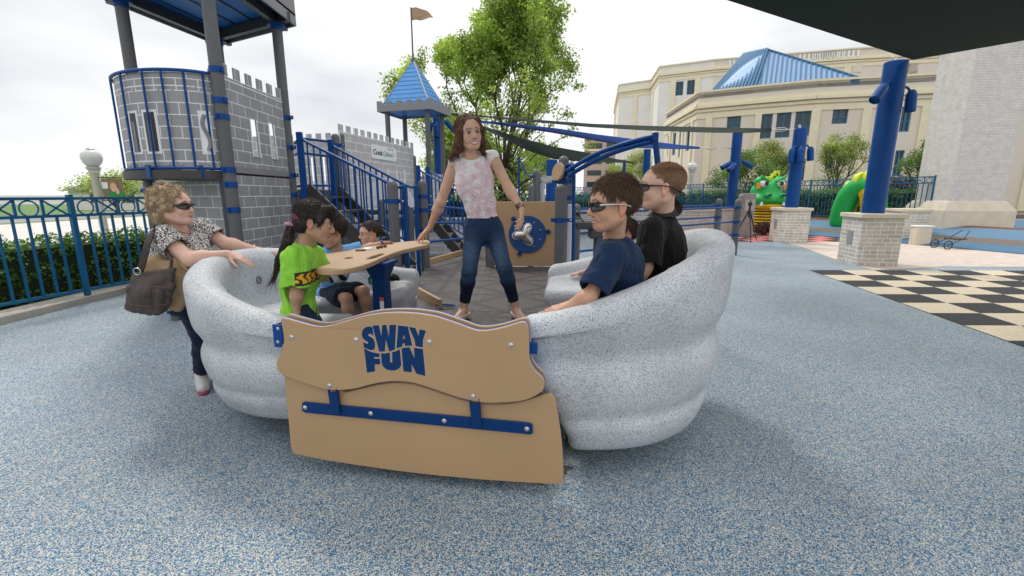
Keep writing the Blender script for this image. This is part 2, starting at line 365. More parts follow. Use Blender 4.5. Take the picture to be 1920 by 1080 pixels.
# lettering traced in the unit of an enlarged crop of the sign
LET = dict(
 s=[(455,275),(430,250),(395,245),(345,262),(310,300),(297,350),(305,400),(340,445),(385,470),(390,485),(375,493),(345,483),(322,470),(325,535),(350,558),(400,582),(450,588),(480,570),(492,530),(488,470),(465,422),(425,392),(400,378),(396,362),(415,352),(445,362),(470,380)],
 w=[(450,235),(545,225),(580,385),(592,225),(655,220),(690,400),(697,222),(797,222),(778,580),(690,607),(648,435),(632,610),(550,608)],
 a=[(822,230),(965,245),(1030,522),(950,527),(922,530),(919,492),(890,490),(883,537),(798,562)],
 y=[(975,250),(1075,265),(1118,385),(1135,285),(1228,305),(1187,430),(1180,550),(1075,530),(1060,440)],
 f=[(332,562),(400,597),(470,620),(556,635),(556,690),(475,688),(480,708),(565,712),(565,795),(487,795),(492,895),(372,915)],
 u=[(575,634),(640,632),(705,620),(712,765),(738,765),(735,618),(790,600),(850,575),(860,680),(870,800),(845,850),(790,880),(720,885),(650,865),(600,820),(583,760)],
 n=[(870,562),(930,548),(990,542),(1060,705),(1052,550),(1115,558),(1185,572),(1220,960),(1150,945),(1090,930),(1015,790),(1022,910),(900,895)])
let = MB()
for k, pts in LET.items():
    q = [(640+x/7.714, 580+y/7.714) for x, y in pts]
    qq = [(on_v(x, y, VU).x, on_v(x, y, VU).z) for x, y in q]
    if k in 's': qq = [tuple(p) for p in smooth2(qq, 3, True)]
    if k == 'a': holes = [[(on_v(640+x/7.714, 580+y/7.714, VU).x, on_v(640+x/7.714, 580+y/7.714, VU).z) for x, y in ((905,352),(888,430),(922,430))]]
    else: holes = ()
    let.plate(qq, .002, holes=holes, f=lambda x, y, z: (x, VU-.0016+y, z))
    # fine pale routed line round each letter
let.build('lettering', M['inlay'], panel)
ed = MB()
for k, pts in LET.items():
    q = [on_v(640+x/7.714, 580+y/7.714, VU) for x, y in pts]
    if k == 's': q = [Vector((p[0], VU, p[1])) for p in smooth2([(a.x, a.z) for a in q], 3, True)]
    ed.tube([(p.x, VU-.0002, p.z) for p in q], .0014, 4, closed=True)
ed.build('lettering_edge', mat('routed_white_edge', (.6,.5,.4), .5), panel)
# ---- tub benches
TILT = R(3.3)
def tub(side):
    u0, a, b, n = .62, (1.08 if side > 0 else 1.11), .90, 2.3
    NT = 96; rows = []
    def ring(th, du=0, shrink=0):
        c = abs(math.cos(th)); s = math.sin(th); zr = .85+.30*c**1.2
        k = min(1, c*3)
        prof = [(.42,.075),(.20,.078),(.135,.10),(.098,.16),(.076,.24),(.079,.295),(.055,.36),(.038,.46),(.040,.54),(.062,.615),(.042,.685),(.012,.77),(0,zr-.10),(.012,zr-.04),(.05,zr-.005),(.095,zr),(.14,zr-.015),(.175,zr-.055),(.195,zr-.11 if zr > .95 else zr-.085),
                (.215,.84 if zr > 1.0 else min(.84, zr-.09)),(.25,.775),(.31,.745),(.40,.74),(.56,.742),(.61,.73),(.635,.69),(.62,.62),(.60,.45),(.60,.12),(.56,.085)]
        pp = smooth2(prof, 3, True); o = []
        cx = sum(p.x for p in pp)/len(pp); cz = .45
        for p in pp:
            w, z = p.x, p.y
            if shrink: w = cx+(w-cx)*(1-shrink*.5); z = cz+(z-cz)*(1-shrink*(.16 if z > .45 else .12))
            if .2 > w > .12 and z > .80 and c > .2:
                for t0 in (-48, -30, -8, 14, 36): w += .010*math.exp(-((math.degrees(th)-t0)/1.6)**2)
            if .1 < z < .8 and w < .15: w += .002*math.sin(z*17+1)*k*.6
            aa = max(a-w, .02); bb = max(b-w, .02)
            lowk = min(1, max(0, (.66-z)/.5)); u0z = (.23 if side > 0 else .14)*lowk*(1-c)**.8 if s != 0 else 0
            uu = u0+aa*c**(2/n)+du+u0z; vv = bb*math.copysign(abs(s)**(2/n), s)
            if side < 0: z = z+.125*min(1, max(0, (.75-z)/.6)); vv *= 1-.05*lowk; uu -= .03*lowk*c
            else: uu -= .03*lowk*c; z += .015*lowk
            o.append(Vector((side*uu, vv, z+side*uu*math.sin(TILT))))
        return o
    for du, sh in ((-.055,1),(-.052,.62),(-.04,.28),(-.022,.08)): rows.append(ring(-math.pi/2, du, sh))
    for i in range(NT+1):
        rows.append(ring(-math.pi/2+math.pi*i/NT))
    for du, sh in ((-.022,.08),(-.04,.28),(-.052,.62),(-.055,1)): rows.append(ring(math.pi/2, du, sh))
    m = len(rows[0]); vs = [p for r in rows for p in r]
    fs = [(i*m+k, i*m+(k+1) % m, (i+1)*m+(k+1) % m, (i+1)*m+k) for i in range(len(rows)-1) for k in range(m)]
    for base in (0, (len(rows)-1)*m):
        cc = sum((vs[base+k] for k in range(m)), Vector())/m; vs.append(cc); ci = len(vs)-1
        fs += [(base+k, base+(k+1) % m, ci) for k in range(m)]
    bb = MB(); bb.add(vs, fs); o = bb.build('tub_bench', M['tub'], glider, smooth=180)
    o['label'] = 'speckled grey molded tub bench on the right of the glider' if side > 0 else 'speckled grey molded tub bench the older woman holds'
    def onwall(th, z, w=.2):
        c = abs(math.cos(th)); s = math.sin(th)
        return Vector((side*(u0+(a-w)*c**(2/n)), (b-w)*math.copysign(abs(s)**(2/n), s), z+side*(u0+a*c)*math.sin(TILT)))
    for th in ((-42, 3, 45) if side < 0 else (30, 8)):
        q = onwall(R(th), .93 if side < 0 else .97, .208); cdir = Vector((-q.x+side*u0, -q.y, 0)).normalized()
        h = MB(); h.lathe([(.026,-.006),(.024,.004),(.016,.007),(.014,-.008),(0,-.010)], q, 18, cdir.to_track_quat('Z','Y').to_matrix() @ Matrix.Diagonal((1,1.25,1)))
        h.build('drain_recess', M['dark_hole'], o, smooth=60)
    return o
M['dark_hole'] = mat('recess_grey', (.16,.17,.18), .7)
tubR = tub(1); tubL = tub(-1)
# blue steel tabs holding the tubs to the panels
for x0, x1, y0, y1 in ((513,529,607,650), (991,1000,640,662)):
    p0 = on_v(x0, y0, -.93); p1 = on_v(x1, y1, -.93)
    b = MB(); b.bx((p0.x,-.945,p0.z),(p1.x+.02,-.93,p1.z)); b.box(((p0.x+p1.x)/2, -.86, (p0.z+p1.z)/2), (.012,.14,abs(p0.z-p1.z)))
    tb = b.build('mounting_tab', M['blue'], glider, bevel=.003)
    if x0 < 600:
        for yy in (616, 641): bolt(on_v(521, yy, -.945), .007, parent=tb)
# glider floor: pierced steel plank
def deck_build(N, L, b, tc):
    sp = N.new('ShaderNodeSeparateXYZ'); L.new(tc.outputs['Object'], sp.inputs[0])
    T = .78
    fx = math_(N, L, 'SUBTRACT', math_(N, L, 'FRACT', math_(N, L, 'DIVIDE', sp.outputs[0], T)), .5)
    fy = math_(N, L, 'SUBTRACT', math_(N, L, 'FRACT', math_(N, L, 'DIVIDE', sp.outputs[1], T)), .5)
    ax = math_(N, L, 'ABSOLUTE', fx); ay = math_(N, L, 'ABSOLUTE', fy)
    diff = math_(N, L, 'SUBTRACT', ax, ay); sel = math_(N, L, 'GREATER_THAN', diff, 0)
    def slots(u, v):
        a = math_(N, L, 'GREATER_THAN', math_(N, L, 'FRACT', math_(N, L, 'MULTIPLY', u, 50)), .52)
        c = math_(N, L, 'GREATER_THAN', math_(N, L, 'FRACT', math_(N, L, 'MULTIPLY', v, 12)), .22)
        return math_(N, L, 'MULTIPLY', a, c)
    s1 = slots(sp.outputs[0], sp.outputs[1]); s2 = slots(sp.outputs[1], sp.outputs[0])
    s = math_(N, L, 'ADD', math_(N, L, 'MULTIPLY', s1, sel), math_(N, L, 'MULTIPLY', s2, math_(N, L, 'SUBTRACT', 1, sel)))
    rib = math_(N, L, 'LESS_THAN', math_(N, L, 'ABSOLUTE', diff), .075)
    edge = math_(N, L, 'GREATER_THAN', math_(N, L, 'MAXIMUM', ax, ay), .445)
    seam = math_(N, L, 'GREATER_THAN', math_(N, L, 'MAXIMUM', ax, ay), .490)
    solid = math_(N, L, 'MAXIMUM', rib, edge)
    hole = math_(N, L, 'MULTIPLY', s, math_(N, L, 'SUBTRACT', 1, solid))
    c = mixc(N, L, hole, (.085,.072,.070), (.020,.017,.017)); c = mixc(N, L, solid, c, (.026,.019,.018)); c = mixc(N, L, seam, c, (.008,.008,.008))
    n = N.new('ShaderNodeTexNoise'); n.inputs['Scale'].default_value = 3; n.inputs['Detail'].default_value = 5; L.new(tc.outputs['Object'], n.inputs['Vector'])
    c = mixc(N, L, math_(N, L, 'MULTIPLY', n.outputs[0], .18), c, (.12,.10,.095))
    L.new(c, b.inputs['Base Color'])
    bp = N.new('ShaderNodeBump'); bp.invert = True; bp.inputs['Strength'].default_value = .4; bp.inputs['Distance'].default_value = .004; L.new(hole, bp.inputs['Height']); L.new(bp.outputs[0], b.inputs['Normal'])
M['deck'] = mat('pierced_brown_deck', (.1,.09,.085), .5, build=deck_build)
b = MB(); b.bx((-.60,-.90,.395),(.58,.955,.42)); b.lathe([(.36,.395),(.36,.42)], (-.60,0,0), 24); b.lathe([(.36,.3952),(.36,.4198)], (.58,0,0), 24); b.build('floor', M['deck'], glider)
b = MB(); b.bx((-.5,-.80,.30),(-.4,.85,.394)); b.bx((.4,-.80,.30),(.5,.85,.394)); b.bx((-.6,-.2,.24),(.6,-.1,.30)); b.bx((-.6,.3,.24),(.6,.4,.30)); b.build('under_frame', M['grey_post'], glider)
b = MB(); b.bx((-.56,-.80,.07),(.58,-.78,.30)); b.bx((-.5,-.6,0),(.5,.7,.06)); b.bx((-.4,-.1,.06),(-.3,0,.24)); b.bx((.3,-.1,.06),(.4,0,.24)); b.bx((-.4,.4,.06),(-.3,.5,.24)); b.bx((.3,.4,.06),(.4,.5,.24)); b.build('base_frame', M['dark'], glider)
# ---- table
TZ = 1.05
TP = [(588,497),(589,489),(602,480),(625,474),(652,469),(690,462),(730,456),(770,452),(798,450),(806,453),(802,458),(780,463),(750,470),(722,480),(695,492),(665,501),(632,506),(605,506),(593,503)]
tq = [loc(atZ(x, y, TZ)) for x, y in TP]
def hole(cx, cy, rx, ry, n=30): return [tuple(loc(atZ(cx+rx*math.cos(2*math.pi*i/n), cy+ry*math.sin(2*math.pi*i/n), TZ)).xy) for i in range(n)]
def slit(pts): return [tuple(p) for p in smooth2([loc(atZ(x, y, TZ)).xy for x, y in pts], 5, True)]
b = MB(); b.plate([tuple(p) for p in smooth2([p.xy for p in tq], 4, True)], .03, holes=[hole(606,492.5,11.5,4.2), slit([(644,484.5),(652,481.8),(662,481.6),(660,484),(652,485.4)]), slit([(686,485.2),(700,479),(716,475),(721,475.4),(712,480),(698,485)])],
    f=lambda x, y, z: (x, z, TZ-y), bev=.004)
tabl = b.build('table_top', M['tan2'], glider, smooth=40)
pc = loc(atZ(713,500,.98)); 
b = MB()
px_, py_ = pc.x, pc.y
for z0, z1, w0, w1 in ((.42,.90,.048,.042),(.90,1.0,.042,.075),(1.0,1.018,.085,.085)):
    vs = []
    for z, w in ((z0,w0),(z1,w1)):
        vs += [(px_-w, py_-w*1.1, z),(px_+w, py_-w*1.1, z),(px_+w, py_+w*1.1, z),(px_-w, py_+w*1.1, z)]
    b.add(vs, [(0,1,5,4),(1,2,6,5),(2,3,7,6),(3,0,4,7),(4,5,6,7),(3,2,1,0)])
tp = b.build('table_post', M['blue_deep'], glider)
b = MB(); b.bx((px_+.012, py_-.0640, .66),(px_+.040, py_-.0615, .76)); b.build('safety_label', mat('label_white', (.7,.7,.7), .5), tp)
b = MB(); b.bx((px_+.012, py_-.0640, .762),(px_+.040, py_-.0615, .785)); b.build('safety_label', mat('label_red', (.6,.06,.06), .5), tp)
# play pieces set in the table top
b = MB(); q = loc(atZ(690,468.5,TZ)); b.lathe([(.035,0),(.035,.012),(.03,.016),(0,.016)], (q.x,q.y,TZ), 16); b.build('marble_maze_cap', M['white'], tabl, smooth=50)
b = MB(); q = loc(atZ(676,470.5,TZ)); b.box((q.x,q.y,TZ+.006),(.07,.03,.012),rz=.5); b.build('slider', mat('brown_slider',(.2,.1,.06),.5), tabl, bevel=.003)
for x, y in ((709,466.3),(715,465),(722,463.8)):
    q = loc(atZ(x, y, TZ)); b = MB(); b.lathe([(0,0),(.012,.002),(.015,.011),(.010,.02),(0,.023)], (q.x,q.y,TZ), 12); b.build('bead', mat('dark_bead',(.12,.05,.03),.4), tabl, smooth=180)
# tan entry boards at the back of the glider
for (xa, ya, xb, yb) in ((776,536,826,563),):
    p0 = atZ(xa, ya, .50); p1 = atZ(xb, yb, .50); b = MB(); b.bar(loc((p0.x,p0.y,.46)), loc((p1.x,p1.y,.46)), .035, .10); b.build('entry_board', M['tan2'], glider, bevel=.006)
    b = MB(); q = loc(atZ(835,573,.44)); b.tube([(q.x+.09*math.cos(t/8), q.y+.03*math.sin(t/8), .445) for t in range(0,51)], .007, 8); b.build('chain_cover', M['blue'], glider, smooth=60)
bolt(loc(atZ(795,548,.47)), .006, parent=glider)
# ================================================================ play structures
def dome_post(name, x, y, z0, z1, m, parent=None, r=.064, dome=True, **kw):
    b = MB(); prof = [(r, z0)]; n = 20
    if dome: prof += [(r, z1-r*1.1)]+[(r*math.cos(t), z1-r*1.1+r*1.1*math.sin(t)) for t in (.25,.5,.8,1.1,1.35)]+[(0, z1)]
    else: prof += [(r, z1)]
    b.lathe(prof, (x, y, 0), n); return b.build(name, m, parent, smooth=50, **kw)
def clamp(x, y, z, parent, r=.064, h=.035, d=(1,0)):
    b = MB(); b.lathe([(r+.001,z-h),(r+.008,z-h),(r+.008,z+h),(r+.001,z+h)], (x, y, 0), 20)
    dv = Vector((d[0], d[1], 0)).normalized(); p = Vector((x, y, z))
    b.bar(p+dv*(r), p+dv*(r+.075), .018, h*1.6); b.bar(p-dv*(r), p-dv*(r+.045), .018, h*1.6)
    o = b.build('clamp', M['blue'], parent, smooth=40)
    bolt(p+dv*(r+.05)+Vector((dv.y,-dv.x,0))*.01, .009, (dv.y,-dv.x,0), o) if abs(y) < 8 else None
    return o
def brickpanel(name, c, light=False): return mat(name, c, .5, build=bricks(c, tuple(q*.93 for q in c), (.72,.73,.76), .26, .13, .0045, bump=.25, axis='x'))
M['castle'] = brickpanel('grey_castle_panel', (.285,.285,.295)); M['castle_plain'] = mat('grey_panel', (.22,.22,.23), .5, .05, 3)
M['castle_far'] = mat('pale_castle_panel', (.33,.32,.33), .5, build=bricks((.46,.45,.45),(.42,.41,.42),(.72,.72,.74),.36,.165,.008,bump=.1,axis='x'))
M['trim_white'] = mat('white_panel_edge', (.7,.71,.74), .45)
M['roof_blue'] = mat('light_blue_roof', (.085,.30,.66), .45, .05, 2)
M['under_blue'] = mat('blue_roof_underside', (.015,.17,.58), .5, .06, 2)
def wall_plate(name, A, B, z0, z1, m, parent, t=.02, holes=(), merlon=None, bot=None, off=0.0):
    """upright panel between plan points A and B; material space: x along, z up"""
    A = Vector((A[0], A[1], 0)); B = Vector((B[0], B[1], 0)); d = (B-A); Lh = d.length; d.normalize()
    ang = math.atan2(d.y, d.x); out = [(0, z0), (Lh, z0)]
    if merlon:
        n, hgt = merlon; w = Lh/(2*n-1); x = Lh
        for i in range(n):
            out += [(x, z1), (x-w, z1)]; x -= w
            if i < n-1: out += [(x, z1-hgt), (x-w, z1-hgt)]; x -= w
    else: out += [(Lh, z1), (0, z1)]
    b = MB(); b.plate(out, t, holes=holes, f=lambda x, y, z: (x, y+off, z), bev=.003)
    o = b.build(name, m, None)
    o.location = (A.x, A.y, 0); o.rotation_euler = (0, 0, ang)
    if parent: o.parent = parent; o.matrix_parent_inverse = Matrix.Translation(-Vector(parent.location))
    return o, Lh, ang
def par(o, root): o.parent = root; o.matrix_parent_inverse = Matrix.Translation(-Vector(root.location)); return o
# ------------------------------------------------ big castle tower
PR_, PB, PL = Vector((-3.17,6.71)), Vector((-4.38,7.36)), Vector((-4.62,5.94)); PM = Vector((-3.17,5.25))
tower = empty('play_tower', (0,0,0), 0, 'tall grey castle play tower with a flat blue roof and a curved lookout panel', 'play tower')
ZR = 3.7
for n_, p in (('M',PM),('R',PR_),('B',PB),('L',PL)):
    dome_post('post', p.x, p.y, 0, ZR+.02, M['grey_post'], tower, dome=False, r=.066)
b = MB()
for a, c in ((PM,PR_),(PR_,PB),(PB,PL),(PL,PM)):
    d = (c-a).normalized(); b.bar((*(a-d*.25),ZR+.05), (*(c+d*.25),ZR+.05), .07, .12)
b.build('roof_beam', M['dark_steel'] if 'dark_steel' in M else M.setdefault('dark_steel', mat('dark_grey_steel', (.04,.043,.048), .4, .1, 5)), tower)
cen = (PM+PR_+PB+PL)/4
def exp_(p, s): return cen+(p-cen)*s
b = MB(); cs = [exp_(p, 1.32) for p in (PM,PR_,PB,PL)]; b.add([(*p, ZR+.13) for p in cs]+[(*p, ZR+.16) for p in cs], [(3,2,1,0),(4,5,6,7),(0,1,5,4),(1,2,6,5),(2,3,7,6),(3,0,4,7)])
b.build('roof', M['under_blue'], tower)
b = MB()
for t in (.2,.4,.6,.8):
    a = cs[0].lerp(cs[3], t); c = cs[1].lerp(cs[2], t); b.bar((*a,ZR+.122), (*c,ZR+.122), .02, .012)
b.build('roof_seam', M['dark_steel'], tower)
for a, c in ((cs[0],cs[1]),(cs[1],cs[2]),(cs[2],cs[3]),(cs[3],cs[0])): wall_plate('battlement', a, c, ZR+.01, ZR+.42, M['castle_plain'], tower, t=.025, merlon=(5,.10))
for p in (PM,PR_,PB,PL):
    b = MB(); b.lathe([(.12,ZR-.03),(.12,ZR-.01),(.07,ZR),(.07,ZR+.0)], (p.x,p.y,0), 18); b.lathe([(.075,ZR-.08),(.075,ZR-.03)], (p.x,p.y,0), 18); b.build('post_bracket', M['blue'], tower)
ZD = 1.70
b = MB(); ins = [exp_(p, .97) for p in (PM,PR_,PB,PL)]; b.add([(*p, ZD-.07) for p in ins]+[(*p, ZD) for p in ins], [(3,2,1,0),(4,5,6,7),(0,1,5,4),(1,2,6,5),(2,3,7,6),(3,0,4,7)])
mid = (PL+PM)/2; hv = (PL-PM)/2; nv = Vector((-(PM-PL).y, (PM-PL).x)).normalized(); nv = -nv if nv.y > 0 else nv
def arc(phi, sag=.47, k=.93): return mid+hv*k*math.cos(phi)+nv*sag*math.sin(phi)
ph = [math.pi*i/28 for i in range(29)]
o_ = [arc(t, .53, .97) for t in ph]
b.plate([(p.x, p.y) for p in o_], .09, f=lambda x, y, z: (x, z, ZD+.01-y)); b.build('deck', M['dark'], tower)
# curved lookout panel: brick courses mapped by arc length
zt, zb = 2.70, ZD+.05
def curved(name, f0, f1, z0, z1, sag, m, th=.018, n=40):
    b = MB(); vs = []
    for i in range(n+1):
        t = math.pi*(f0+(f1-f0)*i/n); p = arc(t, sag); q = arc(t, sag-th)
        for z in (z0, z1): vs += [(p.x,p.y,z),(q.x,q.y,z)]
    fs = []
    for i in range(n):
        a = i*4; c = a+4; fs += [(a,a+2,c+2,c),(a+1,c+1,c+3,a+3),(a+2,a+3,c+3,c+2),(a,c,c+1,a+1)]
    fs += [(0,1,3,2),(n*4,n*4+2,n*4+3,n*4+1)]; b.add(vs, fs); return b.build(name, m, tower, smooth=30)
def arcbr(N, L, b, tc):
    sp = N.new('ShaderNodeSeparateXYZ'); L.new(tc.outputs['Object'], sp.inputs[0])
    x = math_(N, L, 'SUBTRACT', sp.outputs[0], mid.x); y = math_(N, L, 'SUBTRACT', sp.outputs[1], mid.y)
    a = math_(N, L, 'ARCTAN2', math_(N, L, 'ADD', math_(N, L, 'MULTIPLY', x, nv.x*1.5), math_(N, L, 'MULTIPLY', y, nv.y*1.5)), math_(N, L, 'ADD', math_(N, L, 'MULTIPLY', x, hv.normalized().x), math_(N, L, 'MULTIPLY', y, hv.normalized().y)))
    u = math_(N, L, 'MULTIPLY', a, .68); cb = N.new('ShaderNodeCombineXYZ'); L.new(u, cb.inputs[0]); L.new(sp.outputs[2], cb.inputs[1])
    br = N.new('ShaderNodeTexBrick'); L.new(cb.outputs[0], br.inputs['Vector'])
    for k, v in (('Color1',(.285,.285,.295,1)),('Color2',(.265,.265,.275,1)),('Mortar',(.72,.73,.76,1)),('Scale',1),('Brick Width',.24),('Row Height',.12),('Mortar Size',.0048)): br.inputs[k].default_value = v
    L.new(br.outputs['Color'], b.inputs['Base Color'])
cp = curved('curved_panel', .0, 1.0, zb, zt, .47, mat('curved_brick_panel', (.2,.2,.2), .5, build=arcbr))
def rail_arc(z, r, sag, parent, name='rail'):
    b = MB(); b.tube([(*arc(math.pi*i/28, sag, .95), z) for i in range(29)], r, 10); return b.build(name, M['blue'], parent, smooth=60)
rail_arc(zt+.015, .018, .49, tower, 'top_rail'); rail_arc(zb-.02, .018, .49, tower, 'bottom_rail')
for f in (.28,.49,.63,.725,.83,.93):
    p = arc(math.pi*f, .505); b = MB(); b.bar((*p, zb-.02), (*p, zt+.01), .016); b.build('panel_rib', M['blue'], tower)
for f in (.60,.86):
    p = arc(math.pi*f, .53); b = MB(); b.box((*p, zb-.06), (.07,.02,.14), rz=math.atan2(nv.y,nv.x)+1.57); b.build('hanger', M['blue'], tower)
for z_ in (1.80, 2.56): curved('engraved_line', .0, 1.0, z_, z_+.012, .4725, M['trim_white'], .004, 30)
for f_ in np.linspace(.40,.97,9):
    for z_ in (1.77, 2.53): q_ = arc(math.pi*f_, .475); tower_b = bolt((q_.x,q_.y,z_), .010, (nv.x,nv.y,0), None); par(tower_b, tower)
for f0, f1, kind in ((.475,.545,0),(.575,.66,0),(.870,.945,1)):
    lo, hi = f0, f1
    curved('window_frame', lo, hi, 1.88, 2.33, .4735, M['trim_white'], .004, 6); curved('window_pane', lo+.013, hi-.013, 1.905, 2.305, .4765, M['dark_steel'] if not kind else M['white'], .003, 6)
    if not kind: curved('window_bar', (lo+hi)/2-.012, (lo+hi)/2+.008, 1.905, 2.22, .4785, M['castle_plain'], .003, 3)
    if kind:
        b = MB(); b.tube([(*arc(math.pi*((lo+hi)/2+.016*math.sin(z*17)), .479), 1.92+z) for z in np.linspace(0,.37,18)], .020, 8); b.build('wave_cutout', M['castle_plain'], tower)
# flat walls
def onwall2(A, B, px_, py_):
    d = (B-A).normalized(); n = Vector((d.y, -d.x, 0)); p = onplane(px_, py_, (A.x, A.y, 1), n); return ((Vector((p.x,p.y))-A).dot(d), p.z)
holes = [[onwall2(PM, PR_, 150+x/3, y/3) for x, y in q] for q in ([(948,668),(985,675),(1012,888),(970,880)], [(1052,690),(1082,697),(1108,898),(1075,893)])]
tl = onwall2(PM, PR_, 421, 154)
PMR = (PR_-PM).normalized()
w1, _, a1 = wall_plate('wall_panel', PM+PMR*.06, PR_-PMR*.07, ZD+.06, 2.86, M['castle'], tower, holes=[[(x-.06, z) for x, z in h] for h in holes], merlon=(6,.13), off=-.01)
for h in holes:
    b = MB(); pts = [Vector((x-.06, -.012, z)) for x, z in h]; b.tube(pts, .010, 4, closed=True); o = b.build('window_frame', M['trim_white'], w1)
b = MB(); b.bx((.0,-.0135,2.685),(w1.dimensions.x-.0,-.011,2.70)); b.build('engraved_line', M['trim_white'], w1)
wall_plate('lower_wall_panel', PM+PMR*.08, PR_-PMR*.08, .35, ZD-.03, M['castle'], tower, off=-.01)
PLM = (PM-PL).normalized(); wall_plate('lower_wall_panel', PL+PLM*.09, PM-PLM*.10, .35, ZD-.10, M['castle'], tower, off=-.01)
wall_plate('lower_back_panel', PR_, PB, .35, ZD-.1, M['castle'], tower)
b = MB(); c3 = (PM+PR_)/2; b.bar((*(PM+PMR*.02),ZD+.03), (*(PR_),ZD+.03), .03, .07); b.build('edge_beam', M['castle_plain'], tower)
for z in (2.76,2.45,2.28,ZD+.02,ZD-.14,1.28): clamp(PM.x, PM.y, z, tower, .066, .03, PMR if z < 2.4 else (-PLM.x,-PLM.y))
for z in (2.5,2.1,ZD+.02,ZD-.25,1.15): clamp(PR_.x, PR_.y, z, tower, .066, .03, (1,-.4))
for z in (ZD-.2,.9): clamp(PL.x, PL.y, z, tower, .066, .03, (-1,.2))
b = MB(); q = PM+Vector((.10,-.02)); b.bar((q.x-.18,q.y+.02,.3),(q.x-.18,q.y+.02,ZD-.1),.05); b.build('dark_upright', M['dark_steel'], tower)
# ------------------------------------------------ staircase
def stair(label, S0, S1, T0, T1, drop, nb, top, bot, ntread, pr=.016):
    root = empty('staircase', ((S0+T1)/2).xy.to_3d(), 0, label, 'staircase'); off = root
    for A, B_ in ((S0,S1),(T0,T1)):
        d = B_-A; b = MB(); b.tube([A-Vector((.06,0,-.0)), A, A+d*.04+Vector((0,0,-.01)), B_-d*.05, B_+Vector((.02,0,0)), B_+Vector((.07,0,.0))], pr*1.15, 10)
        hr = par(b.build('handrail', M['blue'], None, smooth=60), root)
        b = MB(); b.tube([A-Vector((0,0,drop)), B_-Vector((0,0,drop))], pr, 10); par(b.build('lower_rail', M['blue'], None, smooth=60), root)
        for i in range(nb):
            p = A+d*((i+.5)/nb); b = MB(); b.tube([p, p-Vector((0,0,drop))], pr*.72, 8); par(b.build('baluster', M['blue'], None, smooth=60), root)
        b = MB(); b.bar(A-Vector((.05,0,drop+.15)), A+Vector((-.05,0,.10)), .085, .045, up=(0,1,0)); par(b.build('newel_board', M['blue'], None, bevel=.01), root)
        b = MB(); q = B_+Vector((.085,0,0)); b.bar(Vector((q.x,q.y,bot-.3)), q+Vector((0,0,.03)), .055, .05, up=(0,1,0)); par(b.build('end_post', M['blue'], None, bevel=.01), root)
        b = MB(); e0 = Vector((A.x,A.y,top-.10)); e1 = Vector((B_.x,B_.y,bot-.05)); b.bar(e0, e1, .03, .20); par(b.build('stringer', M['dark'], None), root)
    for i in range(ntread):
        t = (i+.5)/ntread; a = S0.lerp(S1, t); c = T0.lerp(T1, t); z = top+(bot-top)*(i+1)/(ntread+0)
        b = MB(); w = (S1-S0).xy.length/ntread*.62; dd = (S1-S0).xy.normalized()*w
        b.add([(a.x-dd.x,a.y-dd.y,z),(a.x+dd.x,a.y+dd.y,z),(c.x+dd.x,c.y+dd.y,z),(c.x-dd.x,c.y-dd.y,z),(a.x-dd.x,a.y-dd.y,z-.03),(a.x+dd.x,a.y+dd.y,z-.03),(c.x+dd.x,c.y+dd.y,z-.03),(c.x-dd.x,c.y-dd.y,z-.03)],
            [(0,1,2,3),(7,6,5,4),(0,4,5,1),(1,5,6,2),(2,6,7,3),(3,7,4,0)]); par(b.build('tread', M['dark'], None), root)
    return root
S0 = atY(569,262,6.35); S1 = atY(744,351,5.55); T0 = atY(626,274,7.25); T1 = atY(768,351,6.5)
stair('near blue railed staircase coming down from the tall castle tower', S0, S1, T0, T1, .80, 13, 1.62, .46, 6)
U0 = atY(789,320,9.0); U1 = atY(872,366,8.2); W0 = atY(806,321,10.0); W1 = atY(876,360,9.2)
stair('farther blue railed staircase behind the standing woman', U0, U1, W0, W1, .72, 10, 1.25, .3, 5)
# lone posts along the ramp
def lone(label, x, y, z0, z1, cl=(), r=.064, d=(1,0), cat='post', grp='grey domed posts along the ramp'):
    root = empty('post', (x, y, z0), 0, label, cat, grp); par(dome_post('shaft', x, y, z0, z1, M['grey_post'], None, r), root)
    for z in cl: par(clamp(x, y, z, None, r, .026, d), root)
    return root
p = atY(735,338,5.45); lone('grey domed post at the foot of the near stairs, left of the blue end post', p.x, p.y, .0, p.z, (p.z-.24,))
p = atY(792,337,6.6); lone('grey domed post right of the blue end post, behind the table tip', p.x, p.y, .0, p.z, (p.z-.23, p.z-.42, p.z-.72))
p = atY(628,250,7.5); lone('tall grey post where the near stairs meet the tower deck', p.x, p.y, 0, p.z, (p.z-.18,))
p = atY(918,452,6.6); lone('short grey post between the legs of the standing woman', p.x, p.y, .3, p.z, (p.z-.06,))
p = atY(1052,345,5.22); lone('grey domed post right of the tan wheel panel with a blue clamp', p.x, p.y, .1, p.z, (p.z-.40,))
p = atY(714,372,8.0); lone('grey post seen through the near stair balusters', p.x, p.y, 0, p.z)
# link panel between tower and stairs
root = empty('curved_guard', (-2.9,7.4,1.7), 0, 'curved blue guard rail with slots beside the top of the near stairs', 'guard rail')
Ga, Gb = atY(553,268,7.0), atY(622,268,7.5)
for k, (ya, yb, r_) in enumerate(((268,266,.020),(290,294,.018),(350,348,.018))):
    A = atY(553,ya,7.0); B_ = atY(621,yb,7.5); md = (A+B_)/2+Vector((.05,-.45,0)); b = MB(); b.tube(smooth2([A, A.lerp(md,.55)+Vector((0,-.05,0)), md, md.lerp(B_,.45)+Vector((0,-.05,0)), B_], 5), r_, 8); par(b.build('rail', M['blue'], None, smooth=60), root)
A = atY(556,372,7.0); B_ = atY(625,372,7.5); md = (A+B_)/2+Vector((.05,-.50,0)); b = MB(); pts = smooth2([A.xy, A.xy.lerp(md.xy,.55)+Vector((0,-.05)), md.xy, md.xy.lerp(B_.xy,.45)+Vector((0,-.05)), B_.xy], 6)
n = len(pts); vs = []
